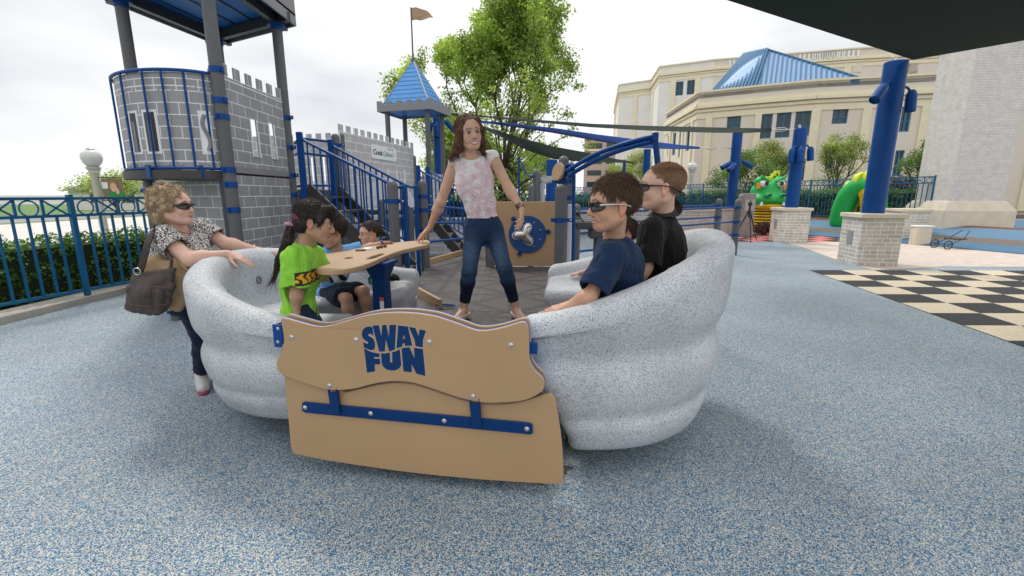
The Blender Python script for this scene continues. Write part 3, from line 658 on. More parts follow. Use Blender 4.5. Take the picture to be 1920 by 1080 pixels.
for q in pts: vs += [(q.x,q.y,1.20),(q.x,q.y,1.52),(q.x,q.y+.03,1.52),(q.x,q.y+.03,1.20)]
b.add(vs, [(i*4+k, i*4+4+k, i*4+4+(k+1)%4, i*4+(k+1)%4) for i in range(n-1) for k in range(4)]); par(b.build('curved_board', mat('dark_wood_grain_board', (.10,.075,.065), .6, .35, 12), None, smooth=40), root)
# ------------------------------------------------ long castle wall with the name board
def slits(Lh, n, z0, z1, w=.045, m0=.6): return [[(m0+(Lh-2*m0)*i/(n-1)-w/2, z0), (m0+(Lh-2*m0)*i/(n-1)+w/2, z0), (m0+(Lh-2*m0)*i/(n-1)+w/2, z1), (m0+(Lh-2*m0)*i/(n-1)-w/2, z1)] for i in range(n)]
WA, WB = Vector((-3.27,9.04)), Vector((-2.56,12.3)); Lw = (WB-WA).length
wall = empty('castle_wall', (WA.x,WA.y,0), 0, 'long grey castle wall with battlements, slit windows and a white hospital name board', 'castle wall')
wo, _, wang = wall_plate('wall_panel', WA, WB, .9, 2.76, M['castle_far'], wall, t=.03, holes=slits(Lw, 6, 1.35, 2.05), merlon=(13,.13))
M['slot_white'] = M['trim_white']
for h in slits(Lw, 6, 1.35, 2.05):
    b = MB(); b.tube([Vector((x, -.002, z)) for x, z in h], .012, 4, closed=True); b.build('slit_frame', M['trim_white'], wo)
b = MB(); b.bx((0,-.004,2.60),(Lw,-.001,2.612)); b.build('engraved_line', M['trim_white'], wo)
q0 = onwall2(WA, WB, 694, 257); q1 = onwall2(WA, WB, 742, 292); zq0 = 2.515; zq1 = 2.22; xs0, xs1 = q0[0], q1[0]
b = MB(); b.plate([(xs0,zq1),(xs1,zq1),(xs1,zq0),(xs0,zq0)], .012, f=lambda x, y, z: (x, -.015+y, z), bev=.002); sg = b.build('name_board', mat('white_sign', (.75,.76,.76), .4), wo)
def text_mesh(txt, size, m, parent, locx, locz, y, bold=0.0, shear=0.0, xs=1.0):
    cu = bpy.data.curves.new('t', 'FONT'); cu.body = txt; cu.size = size; cu.extrude = .001; cu.offset = bold; cu.shear = shear
    o = bpy.data.objects.new('t', cu); COL.objects.link(o); dg = bpy.context.evaluated_depsgraph_get(); me = bpy.data.meshes.new_from_object(o.evaluated_get(dg)); COL.objects.unlink(o); bpy.data.objects.remove(o)
    for v in me.vertices: v.co = Vector((v.co.x*xs+locx, y-v.co.z, v.co.y+locz))
    me.materials.clear(); me.materials.append(m); me.update(); ob = bpy.data.objects.new('lettering', me); COL.objects.link(ob); ob.parent = parent; return ob
ws = xs1-xs0
text_mesh('Cook', .155, mat('dark_teal_ink', (.01,.07,.085), .5), sg, xs0+ws*.06, zq1+.09, -.018, bold=.004, xs=ws/.155/.62*.155*.26/.155*.62*1.0 if False else ws*.36/(.155*2.35))
text_mesh("Children's", .15, mat('green_ink', (.10,.30,.22), .5), sg, xs0+ws*.435, zq1+.085, -.018, xs=ws*.52/(.15*4.75))
b = MB()
for k in range(3):
    cx = xs0+ws*(.66+.09*k); 
    b.plate([(cx+.030*math.cos(t), zq1+.245+.012*math.sin(t)) for t in np.linspace(0,6.283,12)[:-1]], .002, f=lambda x, y, z: (x, -.0185+y, z)); b.plate([(cx+.012*math.cos(t), zq1+.262+.010*math.sin(t)) for t in np.linspace(0,6.283,10)[:-1]], .002, f=lambda x, y, z: (x, -.0185+y, z))
b.build('emblem', bpy.data.materials['dark_teal_ink'], sg)
for sx, z in ((.02,2.2),(Lw-.02,2.4)):
    pp = WA+(WB-WA).normalized()*sx; par(dome_post('post', pp.x, pp.y+.05, 0, z+.4 if sx < 1 else 2.45, M['grey_post'], None, .055), wall)
w2a, w2b = Vector((-5.6,9.6)), Vector((-3.4,8.9)); Lw2 = (w2b-w2a).length
wall2 = empty('castle_wall', (w2a.x,w2a.y,0), 0, 'lower pale castle wall with slit windows seen behind the top of the near stairs', 'castle wall')
wo2, _, _ = wall_plate('wall_panel', w2a, w2b, .9, 2.58, M['castle_far'], wall2, t=.03, holes=slits(Lw2, 8, 1.45, 2.15, .06, .2), merlon=(11,.12))
for pp in (w2a, w2b): par(dome_post('post', pp.x, pp.y+.06, 0, 2.3, M['grey_post'], None, .055), wall2)
# scalloped white arch panel
C0 = [(646,384),(652,366),(672,350),(700,343),(735,343),(762,354),(779,378),(779,384)]
root = empty('arch_panel', (-2.6,8.4,1.0), 0, 'white arched panel with scalloped edge and square holes behind the near stairs', 'arch panel')
ys = 8.3; q = [atY(x, y, ys) for x, y in C0]; outl = [(p.x, p.z) for p in smooth2([Vector((a.x,0,a.z)) for a in q], 4)]
x0, x1 = outl[0][0], outl[-1][0]; zb_ = outl[0][1]; nsc = 9; sc = []
for i in range(nsc*6): t = i/(nsc*6); sc.append((x1+(x0-x1)*t, zb_-.05*abs(math.sin(t*nsc*math.pi))))
hl = []
for i in range(8): cx = x0+(x1-x0)*(i+1)/9; hl.append([(cx-.022,zb_+.10),(cx+.022,zb_+.10),(cx+.022,zb_+.15),(cx-.022,zb_+.15)])
b = MB(); b.plate(outl+sc[1:-1], .02, holes=hl, f=lambda x, y, z: (x, ys+y, z)); par(b.build('panel', M['trim_white'], None), root)
for xx in (x0+.1, x1-.1): par(dome_post('post', xx, ys+.05, 0, zb_+.04, M['grey_post'], None, .05, dome=False), root)
b = MB(); b.bx((x0+.2, ys+.1, zb_-.18),(x1+.25, ys+.6, zb_-.10)); par(b.build('deck', M['dark'], None), root)
# small brick playhouse block
root = empty('playhouse', (-1.55,10.6,0), R(8), 'tiny grey brick play block with a white grille, under the far stairs', 'playhouse')
b = MB(); b.bx((-.35,-.3,.10),(.45,.3,.86)); ph_ = b.build('brick_block', M['castle_far'], root, bevel=.01)
b = MB(); b.bx((-.42,-.36,.0),(.52,.36,.10)); b.build('base', M['castle_plain'], root, bevel=.01); b = MB(); b.bx((-.42,-.36,.86),(.52,.36,.92)); b.build('cap', M['castle_plain'], root, bevel=.01)
b = MB(); 
for k in range(6): b.bx((-.02+.055*k,-.315,.45),(.005+.055*k,-.301,.72))
b.build('grille', M['trim_white'], ph_)
# ------------------------------------------------ small tower with the pyramid roof
H2 = 3.55; c_n, c_l, c_r = atZ(809,204,H2), atZ(707,210,H2), atZ(846,219,H2); c_b = c_l+c_r-c_n; cc = (c_n+c_l+c_r+c_b)/4
tw2 = empty('play_tower', (cc.x,cc.y,0), 0, 'smaller play tower with a light blue pyramid roof, battlements and a tan flag', 'play tower')
cor = [c_n.xy, c_r.xy, c_b.xy, c_l.xy]
for a, c in zip(cor, cor[1:]+cor[:1]): wall_plate('battlement', a, c, H2, H2+.26, M['castle_plain'], tw2, t=.03, merlon=(6,.09))
b = MB(); b.add([(*(cc.xy+(q-cc.xy)*.97), H2+.05) for q in cor]+[(*(cc.xy+(q-cc.xy)*.97), H2+.08) for q in cor], [(3,2,1,0),(4,5,6,7),(0,1,5,4),(1,2,6,5),(2,3,7,6),(3,0,4,7)]); par(b.build('soffit', M['under_blue'], None), tw2)
AP = atY(774,112,cc.y).z; apex = Vector((cc.x, cc.y, AP)); b = MB()
for a, c in zip(cor, cor[1:]+cor[:1]):
    a3 = (cc.xy+(a-cc.xy)*.90).to_3d(); c3_ = (cc.xy+(c-cc.xy)*.90).to_3d(); a3.z = c3_.z = H2+.10; n = 11
    for i in range(n):     # overlapping courses
        t0, t1 = i/n, (i+1)/n; lift = .012; d0 = (a3+c3_)/2-cc; nn = Vector((d0.x,d0.y,.4)).normalized()*lift
        p0, p1, p2, p3 = a3.lerp(apex,t0)+nn, c3_.lerp(apex,t0)+nn, c3_.lerp(apex,t1), a3.lerp(apex,t1); b.add([p0,p1,p2,p3], [(0,1,2,3)]); b.add([p0,p1,p1-nn*1.5,p0-nn*1.5], [(0,1,2,3)])
par(b.build('roof', M['roof_blue'], None), tw2)
b = MB()
for a in cor: a3 = (cc.xy+(a-cc.xy)*.91).to_3d(); a3.z = H2+.1; b.bar(a3+Vector((0,0,.012)), apex+Vector((0,0,.012)), .035, .02)
par(b.build('ridge_trim', mat('pale_grey_trim',(.42,.42,.44),.5), None), tw2)
b = MB(); b.lathe([(.05,AP-.06),(.05,AP+.03),(.022,AP+.05),(.018,atY(767,14,cc.y).z),(0,atY(767,13,cc.y).z)], (cc.x,cc.y,0), 12); par(b.build('flag_pole', M['grey_post'], None, smooth=50), tw2)
fp = [(769,15),(780,14),(789,17),(800,20),(806,25),(813,34),(806,33),(798,36),(788,38),(780,36),(770,38)]
q = [atY(x, y, cc.y) for x, y in fp]; b = MB(); b.plate([(a.x, a.z) for a in q], .012, f=lambda x, y, z: (x, cc.y+y+.02*math.sin(z*9+x*8), z)); par(b.build('flag', M['tan2'], None), tw2)
for q in cor: pp = cc.xy+(q-cc.xy)*.74; par(dome_post('post', pp.x, pp.y, 0, H2+.05, M['grey_post'], None, .064, dome=False), tw2)
q = [cc.xy+(k-cc.xy)*.74 for k in cor]
for a, c in zip(q, q[1:]+q[:1]): wall_plate('wall_panel', a, c, 1.0, 2.0, M['castle_far'], tw2, t=.02, merlon=(5,.08))
b = MB(); b.add([(*k, 1.0) for k in q]+[(*k, 1.06) for k in q], [(3,2,1,0),(4,5,6,7),(0,1,5,4),(1,2,6,5),(2,3,7,6),(3,0,4,7)]); par(b.build('deck', M['dark'], None), tw2)
# ------------------------------------------------ fixed ramp platform
pts = [atZ(768,572,.42), atZ(783,528,.42), atZ(803,492,.42), atZ(863,476,.42), atZ(905,462,.42), atZ(925,468,.42), atZ(925,500,.42), atZ(1045,500,.42), atZ(1062,545,.42), atZ(1078,600,.42)]
pl = empty('platform', (0,5.4,.42), 0, 'brown pierced steel ramp platform behind the glider with tan edge boards', 'ramp platform')
b = MB(); e0 = GW @ Vector((-.66,.965,0)); e1 = GW @ Vector((.70,.965,0)); pp = [(e0.x, e0.y), (pts[1].x,pts[1].y), (pts[2].x,pts[2].y),(pts[3].x,pts[3].y),(pts[4].x,pts[4].y),(pts[5].x,pts[5].y),(pts[6].x,pts[6].y),(pts[7].x+.1,pts[7].y),(pts[8].x+.1,pts[8].y),(e1.x,e1.y)]
b.plate(pp, .03, f=lambda x, y, z: (x, z, .42-y)); par(b.build('floor', M['deck'], None), pl)
b = MB(); b.plate([(x, y+.03) for x, y in pp], .36, f=lambda x, y, z: (x, z, .385-y)); par(b.build('skirt', M['dark'], None), pl)
for a, c in ((atZ(803,492,.45), atZ(866,474,.45)), ): b = MB(); b.bar(a, c, .04, .10); par(b.build('edge_board', M['tan2'], None, bevel=.006), pl)
b = MB(); e2 = Vector((pts[8].x+.06, pts[8].y, .45)); b.bar(e2, Vector((e1.x+.02, e1.y, .45)), .035, .10); par(b.build('edge_board', M['tan2'], None, bevel=.006), pl)
# tan panel with ship's wheel
pn = empty('wheel_board', (.2,6.6,.42), 0, 'tan play panel with a blue ship wheel and a steel propeller mirror', 'play panel')
a = atY(926,500,6.62); c = atY(1048,378,6.62); b = MB(); b.plate([(a.x,.42),(c.x,.42),(c.x,c.z),(a.x,c.z)], .025, f=lambda x, y, z: (x, 6.62+y, z), bev=.005); par(b.build('board', M['tan'], None), pn)
w = atY(989,440,6.60); rw = 35/FPX*6.60
b = MB(); b.plate([(w.x+rw*math.cos(t), w.z+rw*math.sin(t)) for t in np.linspace(0,6.283,49)[:-1]], .02, f=lambda x, y, z: (x, 6.598+y, z), bev=.004); dsk = par(b.build('wheel', M['blue_hdpe'], None), pn)
for a_ in (8, 132, 248):
    t = R(a_); b = MB(); c0 = Vector((w.x+rw*.92*math.cos(t), 6.60, w.z+rw*.92*math.sin(t))); c1 = Vector((w.x+rw*1.12*math.cos(t), 6.60, w.z+rw*1.12*math.sin(t))); b.bar(c0, c1, .025, .02, up=(0,1,0)); b.lathe([(.032,-.01),(.036,0),(.032,.01)], c1, 14, Matrix.Rotation(R(90), 3, 'X')); par(b.build('wheel_knob', M['blue_hdpe'], None), pn)
out_ = []; oc = Vector((w.x-.045, 0, w.z))
for i in range(72):
    t = 2*math.pi*i/72; r_ = rw*(.47+.20*math.cos(3*(t-R(66)))); out_.append((oc.x+r_*math.cos(t), oc.z+r_*math.sin(t)))
b = MB(); b.plate(out_, .012, f=lambda x, y, z: (x, 6.584+y, z), bev=.005); par(b.build('mirror_plate', M['trim_white'], None), pn)
b = MB(); n = 72; vs = []; rg = 5
for j in range(rg+1):
    for x, z in out_: k = .90*math.cos(math.pi/2*j/rg)+.02; vs.append((oc.x+(x-oc.x)*k, 6.582-.045*math.sin(math.pi/2*j/rg), oc.z+(z-oc.z)*k))
b.add(vs, [(j*n+i, j*n+(i+1)%n, (j+1)*n+(i+1)%n, (j+1)*n+i) for j in range(rg) for i in range(n)]); par(b.build('propeller_mirror', M['steel'], None, smooth=180), pn)
b = MB(); b.lathe([(.03,0),(.03,.02),(.018,.026),(0,.026)], (oc.x,6.535,oc.z), 16, Matrix.Rotation(R(90), 3, 'X')); par(b.build('hub', mat('brass_hub',(.5,.38,.2),.3,metal=1), None, smooth=40), pn)
for a_ in (20,62,105,160,200,300,340):
    t = R(a_); par(bolt((w.x+rw*.72*math.cos(t), 6.597, w.z+rw*.72*math.sin(t)), .007, parent=None), pn)
# ------------------------------------------------ overhead arch with its posts
ar = empty('overhead_arch', (1.0,5.6,0), 0, 'blue twin tube overhead arch rising right from two tall grey posts', 'climbing arch')
p = atY(1057,292,5.7); par(dome_post('post', p.x, p.y, 0, p.z, M['grey_post'], None, .064), ar); p3_ = atY(1070,303,6.3); par(dome_post('post', p3_.x, p3_.y, 0, p3_.z, M['grey_post'], None, .064), ar)
for z in (p.z-.30, p.z-.50): par(clamp(p.x, p.y, z, None, .064, .03), ar)
for pts_ in ([(1062,322),(1077,312),(1116,290),(1155,275),(1194,263),(1225,256)], [(1066,332),(1080,321),(1118,300),(1157,284),(1196,272),(1222,266)]):
    b = MB(); b.tube(smooth2([atY(x, y, 5.5-.004*(x-1062)) for x, y in pts_], 6), .026, 12); par(b.build('arch_tube', M['blue'], None, smooth=60), ar)
e = atY(1228,257,4.84); b = MB(); b.box((e.x,e.y,e.z),(.06,.07,.09)); par(b.build('end_bracket', M['blue'], None, bevel=.01), ar)
b = MB(); b.tube([e, atY(1233,305,4.84), atY(1246,400,4.84), Vector((atY(1250,430,4.84).x, 4.84, 0))], .03, 12); par(b.build('arch_leg', M['blue'], None, smooth=60), ar)
b = MB(); b.tube(smooth2([atY(1060,320,5.6), atY(1066,309,5.55), atY(1073,312,5.5), atY(1076,330,5.5)], 5)+[atY(1075,460,5.5), Vector((atY(1075,460,5.5).x, 5.5, .1))], .022, 10); par(b.build('side_pole', M['blue'], None, smooth=60), ar)
b = MB(); d_ = Vector((-.80,-.45,.18)).normalized(); c = atY(1046,322,5.55); b.lathe([(.0,-.012),(.105,-.012),(.11,0),(.105,.02),(.05,.03),(.05,.14),(0,.14)], c, 24, (-d_).to_track_quat('Z','Y').to_matrix()); par(b.build('speaking_horn', M['tan2'], None, smooth=40), ar)
b = MB(); b.lathe([(.07,.02),(.075,.03),(.065,.10),(.065,.02)], c, 20, (-d_).to_track_quat('Z','Y').to_matrix()); par(b.build('horn_collar', M['blue'], None, smooth=40), ar)
b = MB(); x_ = atY(1066,420,5.75).x; b.bx((x_-.03,5.72,.55),(x_+.04,5.745,1.33)); pl_ = b.build('slotted_plate', M['white'], None, bevel=.01); par(pl_, ar)
# gear at the back of the ramp
gr_ = empty('climber', (.5,9.5,0), 0, 'distant grey posts joined by a pale arch and slim blue handrails beyond the tan panel', 'climber')
for x, y, yy in ((1005,318,9.5),(1011,322,9.9),(996,346,9.3)): q = atY(x, y, yy); par(dome_post('post', q.x, q.y, 0, q.z, M['grey_post'], None, .06), gr_)
b = MB(); q0 = atY(1014,336,9.6); q1 = atY(1050,332,9.6); b.bar(q0, q1, .10, .09); b.tube(smooth2([atY(1017,378,9.6), atY(1017,350,9.6), atY(1022,341,9.6), atY(1034,338,9.6)], 4), .05, 10); par(b.build('pale_arch', mat('pale_grey_metal',(.42,.42,.42),.5), None, smooth=40), gr_)
for dd in (0,.25):
    b = MB(); b.tube([Vector((atY(973,297,10-dd).x,10-dd,.3)), atY(973,297,10-dd), atY(988,327,10-dd), atY(996,331,9.7-dd), atY(1003,329,9.6-dd)], .022, 8); par(b.build('handrail', M['blue'], None, smooth=60), gr_)
q = atY(1035,300,12.5); lone('blue square post behind the overhead arch', q.x, q.y, 0, q.z, r=.08, grp=None) if False else None
bp_ = empty('sail_post', (q.x,q.y,0), 0, 'blue sail post standing behind the grey arch posts', 'sail post', 'blue sail posts'); b = MB(); b.lathe([(.15,0),(.15,q.z),(0,q.z+.02)], (q.x+.0,q.y,0), 20); par(b.build('mast', M['blue'], None, smooth=40), bp_)
# driver pod
pod = empty('activity_pod', (1.35,7.0,0), 0, 'dark grey activity pod with a black knob lever left of the smiling boy', 'activity pod')
q = atY(1110,425,7.0); b = MB(); b.box((q.x-.02,7.0,q.z+.03),(.50,.25,.13)); b.box((q.x+.05,7.0,q.z-.10),(.2,.2,.16)); b.lathe([(.05,0),(.05,q.z-.1)], (q.x+.08,7.0,0), 14); par(b.build('housing', mat('dark_plastic',(.05,.05,.052),.4,.1,10), None, bevel=.03), pod)
b = MB(); k0 = atY(1083,400,6.8); k1 = atY(1094,416,6.85); b.tube([k0,k1], .010, 8); b.lathe([(.0,-.04),(.028,-.028),(.04,0),(.028,.028),(0,.04)], k0, 14); par(b.build('knob_lever', M['frame_dark'] if 'frame_dark' in M else mat('black_knob',(.01,.01,.01),.3), None, smooth=180), pod)
# right hand rails
rr = empty('guard_rail', (3.3,9.4,0), 0, 'long blue guard rails running back to two grey domed posts on the right', 'guard rail')
pz = atY(1385,373,11.1); par(dome_post('post', pz.x, 11.1, 0, pz.z, M['grey_post'], None, .08), rr); pz2 = atY(1349,372,12.3); par(dome_post('post', pz2.x, 12.3, 0, pz2.z, M['grey_post'], None, .08), rr)
for (xa, ya, z, xe, ye) in ((1.10,7.7,1.15,pz.x,11.1),(1.10,7.7,.81,pz.x,11.1),(1.0,8.9,1.17,pz2.x,12.3),(1.0,8.9,.86,pz2.x,12.3),(1.10,7.7,.50,pz.x,11.1)):
    b = MB(); b.tube([(xa,ya,z),(xe,ye,z)], .022, 10); par(b.build('rail', M['blue'], None, smooth=60), rr)
    par(clamp(xe, ye, z, None, .08, .03, (-1,-.4)), rr)
q = Vector((1.08,7.7,0)); par(dome_post('post', q.x, q.y, 0, 1.3, M['grey_post'], None, .07), rr)
b = MB()
for k, (y0, z0_, y1, z1_, x1) in enumerate(((385,0,392,0,867),(418,0,417,0,866),(454,0,447,0,863))): A = atY(798,y0,6.6); B_ = atY(x1+14,y1,7.8); bb_ = MB(); bb_.tube([A,B_], .02, 8); 
sr = empty('guard_rail', (-1.0,7.2,0), 0, 'three short blue rails between the grey post and the standing woman', 'guard rail')
for (y0, y1) in ((385,393),(418,417),(454,446)): A = atY(798,y0,6.6); B_ = atY(880,y1,7.8); b = MB(); b.tube([A,B_], .02, 8); par(b.build('rail', M['blue'], None, smooth=60), sr)
q = atY(881,380,7.8); par(dome_post('post', q.x, q.y, 0, q.z, M['grey_post'], None), sr)
# little post stub behind the left tub
st = empty('post', (-2.9,4.9,0), 0, 'low dark post with blue clamps just behind the straw bag', 'post'); q = atZ(331,600,0)
par(dome_post('shaft', q.x, q.y, 0, .55, M['grey_post'], None, .05), st)
for z in (.10,.20): par(clamp(q.x, q.y, z, None, .05, .03), st)
# ================================================================ right side: pillars, sail posts, sails
M['brick'] = mat('grey_brick', (.4,.37,.34), .85, build=bricks((.46,.42,.37),(.60,.56,.51),(.80,.75,.66),.27,.082,.009,bump=.5,sq=.5,sqf=3))
def pillar(label, c, rz, w, h, cap=.09, ov=.045):
    r = empty('brick_pillar', (c[0],c[1],0), rz, label, 'brick pillar', 'grey brick pillars with stone caps')
    b = MB(); b.bx((-w/2,-w/2,0),(w/2,w/2,h)); sh_ = b.build('shaft', M['brick'], r)
    b = MB(); b.bx((-w/2-ov,-w/2-ov,h),(w/2+ov,w/2+ov,h+cap)); b.build('stone_cap', M['stonecap'], r, bevel=.012)
    b = MB(); b.bx((-w/2-.012,-.10,h*.42),(-w/2-.001,.10,h*.72)); b.build('junction_box', mat('box_grey',(.3,.3,.3),.5), r, bevel=.004)
    return r
def can(p, d, parent, r=.085, L_=.36, name='spotlight', base=None):
    b = MB(); d = Vector(d).normalized(); q = d.to_track_quat('Z','Y').to_matrix(); b.lathe([(0,-.06),(r*.55,-.05),(r*.85,0),(r,.05),(r*1.02,L_),(r*.92,L_),(r*.86,L_-.04),(0,L_-.05)], p, 20, q)
    if base is not None: b.tube([base, Vector(base).lerp(Vector(p), .6)+Vector((0,0,.03)), Vector(p)+d*.02], .024, 8)
    o = b.build(name, M['blue'], None, smooth=45); par(o, parent); return o
def mast(label, x, y, z0, z1, r, cans=()):
    o = empty('sail_post', (x,y,z0), 0, label, 'sail post', 'blue sail posts'); b = MB(); b.lathe([(r,z0),(r,z1-.01),(r-.01,z1),(0,z1)], (x,y,0), 32); par(b.build('mast', M['blue'], None, smooth=40), o)
    b = MB(); b.lathe([(.03,z1),(.03,z1+.07),(0,z1+.08)], (x-.04,y,0), 10); b.tube([Vector((x-.05+.04*math.cos(t),y,z1+.07+.03*math.sin(t))) for t in np.linspace(0,6.28,14)[:-1]], .010, 6, closed=True); par(b.build('eye_bolt', M['steel'], None, smooth=50), o)
    for p, d, bz in cans: can(p, d, o, base=bz, r=.09*(r/.18)**.5)
    return o
BP = Vector((7.58,9.66)); SP = Vector((8.62,14.25)); TPp = Vector((8.05,17.0))
pillar('grey brick pillar carrying the nearest big blue post beside the checkerboard', BP, R(-9), .76, .98)
pillar('grey brick pillar under the middle blue post beside the red checkerboard', SP, R(-9), .80, .97)
pillar('small grey brick pillar under the farthest blue post behind the rails', TPp, R(-9), .7, .9)
pillar('grey brick pillar with stone cap behind the big blue post, right', (12.45,14.5), R(-9), .8, .93)
t0 = atY(1690,116,9.66); 
mast('nearest and thickest blue sail post on its brick pillar', BP.x-.02, BP.y, 1.07, t0.z, .20, [(Vector((BP.x-.42,BP.y-.30,3.48)), (-.62,-.30,-.72), Vector((BP.x-.12,BP.y-.1,3.62))), (Vector((BP.x+.30,BP.y-.10,3.42)), (.02,-.05,-1), Vector((BP.x+.12,BP.y-.06,3.56)))])
t1 = atY(1491,241,14.25)
mast('middle blue sail post with bell shaped lamps above the brick pillar', SP.x, SP.y, 1.06, t1.z, .185, [(Vector((SP.x-.30,SP.y-.2,2.75)), (-.05,-.05,-1), Vector((SP.x-.1,SP.y-.1,2.9))), (Vector((SP.x-.12,SP.y-.33,2.75)), (0,-.1,-1), Vector((SP.x,SP.y-.1,2.9))), (Vector((SP.x+.30,SP.y-.1,2.8)), (.1,0,-1), Vector((SP.x+.1,SP.y,2.95)))])
t2 = atY(1372,249,17.0)
mast('farthest blue sail post on the right, lamps spread sideways', TPp.x, TPp.y, .95, t2.z, .17, [(Vector((TPp.x-.25,TPp.y-.2,2.55)), (-.9,-.1,-.5), Vector((TPp.x-.1,TPp.y,2.65))), (Vector((TPp.x-.15,TPp.y-.3,2.5)), (-.7,-.4,-.6), Vector((TPp.x-.1,TPp.y-.1,2.6))), (Vector((TPp.x+.25,TPp.y-.1,2.6)), (.9,0,-.45), Vector((TPp.x+.1,TPp.y,2.7)))])
q = atY(819,219,14); mast('bright blue sail post with spotlights behind the small tower', q.x, q.y, 0, q.z, .13, [(Vector((q.x-.15,q.y-.2,q.z-.22)), (-.25,-.1,-1), Vector((q.x,q.y,q.z-.12))), (Vector((q.x+.02,q.y-.22,q.z-.25)), (0,-.2,-1), Vector((q.x,q.y,q.z-.12))), (Vector((q.x+.28,q.y-.1,q.z-.15)), (.75,0,-.8), Vector((q.x+.1,q.y,q.z-.1)))])
q = atY(1214,280,20); mast('distant blue post right of the overhead arch leg', q.x, q.y, 0, q.z, .15)
q = atY(1171,300,24); mast('thin distant blue post between the arch and the boys', q.x, q.y, 0, q.z, .08)
# sails
def cloth_mat(n, c): return mat(n, c, .9, .12, 20, bump=.3, bscale=300, spec=.15)
M['sail_dark'] = cloth_mat('dark_green_shade_cloth', (.022,.034,.028)); M['sail_blue'] = cloth_mat('blue_shade_cloth', (.012,.05,.22))
def sail(label, top, bot, m, th=.012):
    """a sheet between two long edges, each a list of points; kept as a thin solid"""
    n = len(top); b = MB(); K = 6; vs = []
    for dz in (0, -th):
        for i in range(n):
            for k in range(K+1):
                p = top[i].lerp(bot[i], k/K); p = p+Vector((0,0,dz-.05*math.sin(math.pi*k/K)*math.sin(math.pi*i/(n-1)))); vs.append(p)
    W_ = K+1; N_ = n*W_; fs = []
    for i in range(n-1):
        for k in range(K): a = i*W_+k; fs += [(a,a+1,a+W_+1,a+W_),(N_+a,N_+a+W_,N_+a+W_+1,N_+a+1)]
    for i in range(n-1): fs += [(i*W_,(i+1)*W_,N_+(i+1)*W_,N_+i*W_),(i*W_+K,N_+i*W_+K,N_+(i+1)*W_+K,(i+1)*W_+K)]
    b.add(vs, fs); o = b.build('shade_sail', m, smooth=60); return tag(o, label, 'shade sail')
c0 = atY(1712,111,9.55)
pA = atY(1370,0,5.2); pB = atY(1769,101,8.9); ea = (pA-c0); eb = (pB-c0)
top_ = [c0+ea*t*1.9-Vector((0,0,.0*t)) for t in np.linspace(0,1,9)]; bot_ = [c0+eb*t*9.0 for t in np.linspace(0,1,9)]
sail('big dark green shade sail overhead at the top right corner', top_, bot_, M['sail_dark'])
sl_ = bpy.data.objects['shade_sail']
def strip(pts_t, pts_b, y0, y1, back): 
    n = len(pts_t); return [atY(x, y, y0+(y1-y0)*i/(n-1)+back*math.sin(math.pi*i/(n-1))) for i, (x, y) in enumerate(pts_t)], [atY(x, y, y0+(y1-y0)*i/(n-1)) for i, (x, y) in enumerate(pts_b)]
T, B = strip([(888,215),(1000,224),(1110,232),(1220,236),(1330,238.5),(1400,240),(1447,241)], [(888,217),(1000,228),(1110,237.5),(1220,244),(1330,248),(1400,248.5),(1447,246)], 14.0, 14.2, 1.6)
sail('long thin dark green sail stretched across to the middle blue post', T, B, M['sail_dark'])
T, B = strip([(890,225),(960,231),(1040,240),(1120,252),(1200,262),(1270,271),(1312,275.5)], [(890,228),(960,237),(1040,249),(1120,264),(1200,277),(1270,279),(1312,278.5)], 13.6, 16.4, 1.2)
sail('blue shade sail stretched toward the farthest blue post', T, B, M['sail_blue'])
T, B = strip([(893,232),(940,247),(990,262),(1040,275),(1095,285),(1150,297),(1190,304)], [(893,235),(940,257),(990,282),(1040,298),(1095,303),(1150,304),(1190,306)], 12.5, 18.0, 1.5)
sail('lowest dark green shade sail drooping beside the tree', T, B, M['sail_dark'])
def cable(label, a, b_, r=.012, tb=True):
    b = MB(); b.tube([a, b_], r, 6); 
    if tb:
        m = a.lerp(b_, .35); u = (b_-a).normalized()
        for s_ in (-1,1): b.tube([m-u*.22, m-u*.12+Vector((0,0,.05*s_)), m+u*.12+Vector((0,0,.05*s_)), m+u*.22], .012, 6)
    o = b.build('sail_cable', M['steel'], smooth=60); tag(o, label, 'cable')
cable('steel turnbuckle cable from the long dark sail to the middle blue post', atY(1447,243.5,14.2), Vector((SP.x-.12,SP.y,t1.z-.02)))
cable('steel cable from the blue sail to the farthest blue post', atY(1312,277,16.4), Vector((TPp.x-.15,TPp.y,atY(1362,279,17).z)), .010)
cable('thin steel cable from the small tower area to the long dark sail', atY(848,210,13.9), atY(888,216,14.0), .009, False)
# ------------------------------------------------ sloping splash pad and beds up to the far fence
FA, FB = Vector((10.3,28.8)), Vector((13.95,15.4)); ZB = .50
def slope_sheet(name, pts, m, kind='structure'):
    b = MB(); b.add(pts, [tuple(range(len(pts)))]); return b.build(name, m, kind=kind)
fl_ = lambda t: FA.lerp(FB, t)
g0, g1, g2, g3 = (5.5,31,.012), (8.9,18.0,.012), (11.0,14.6,.012), (14.4,12.7,.012)
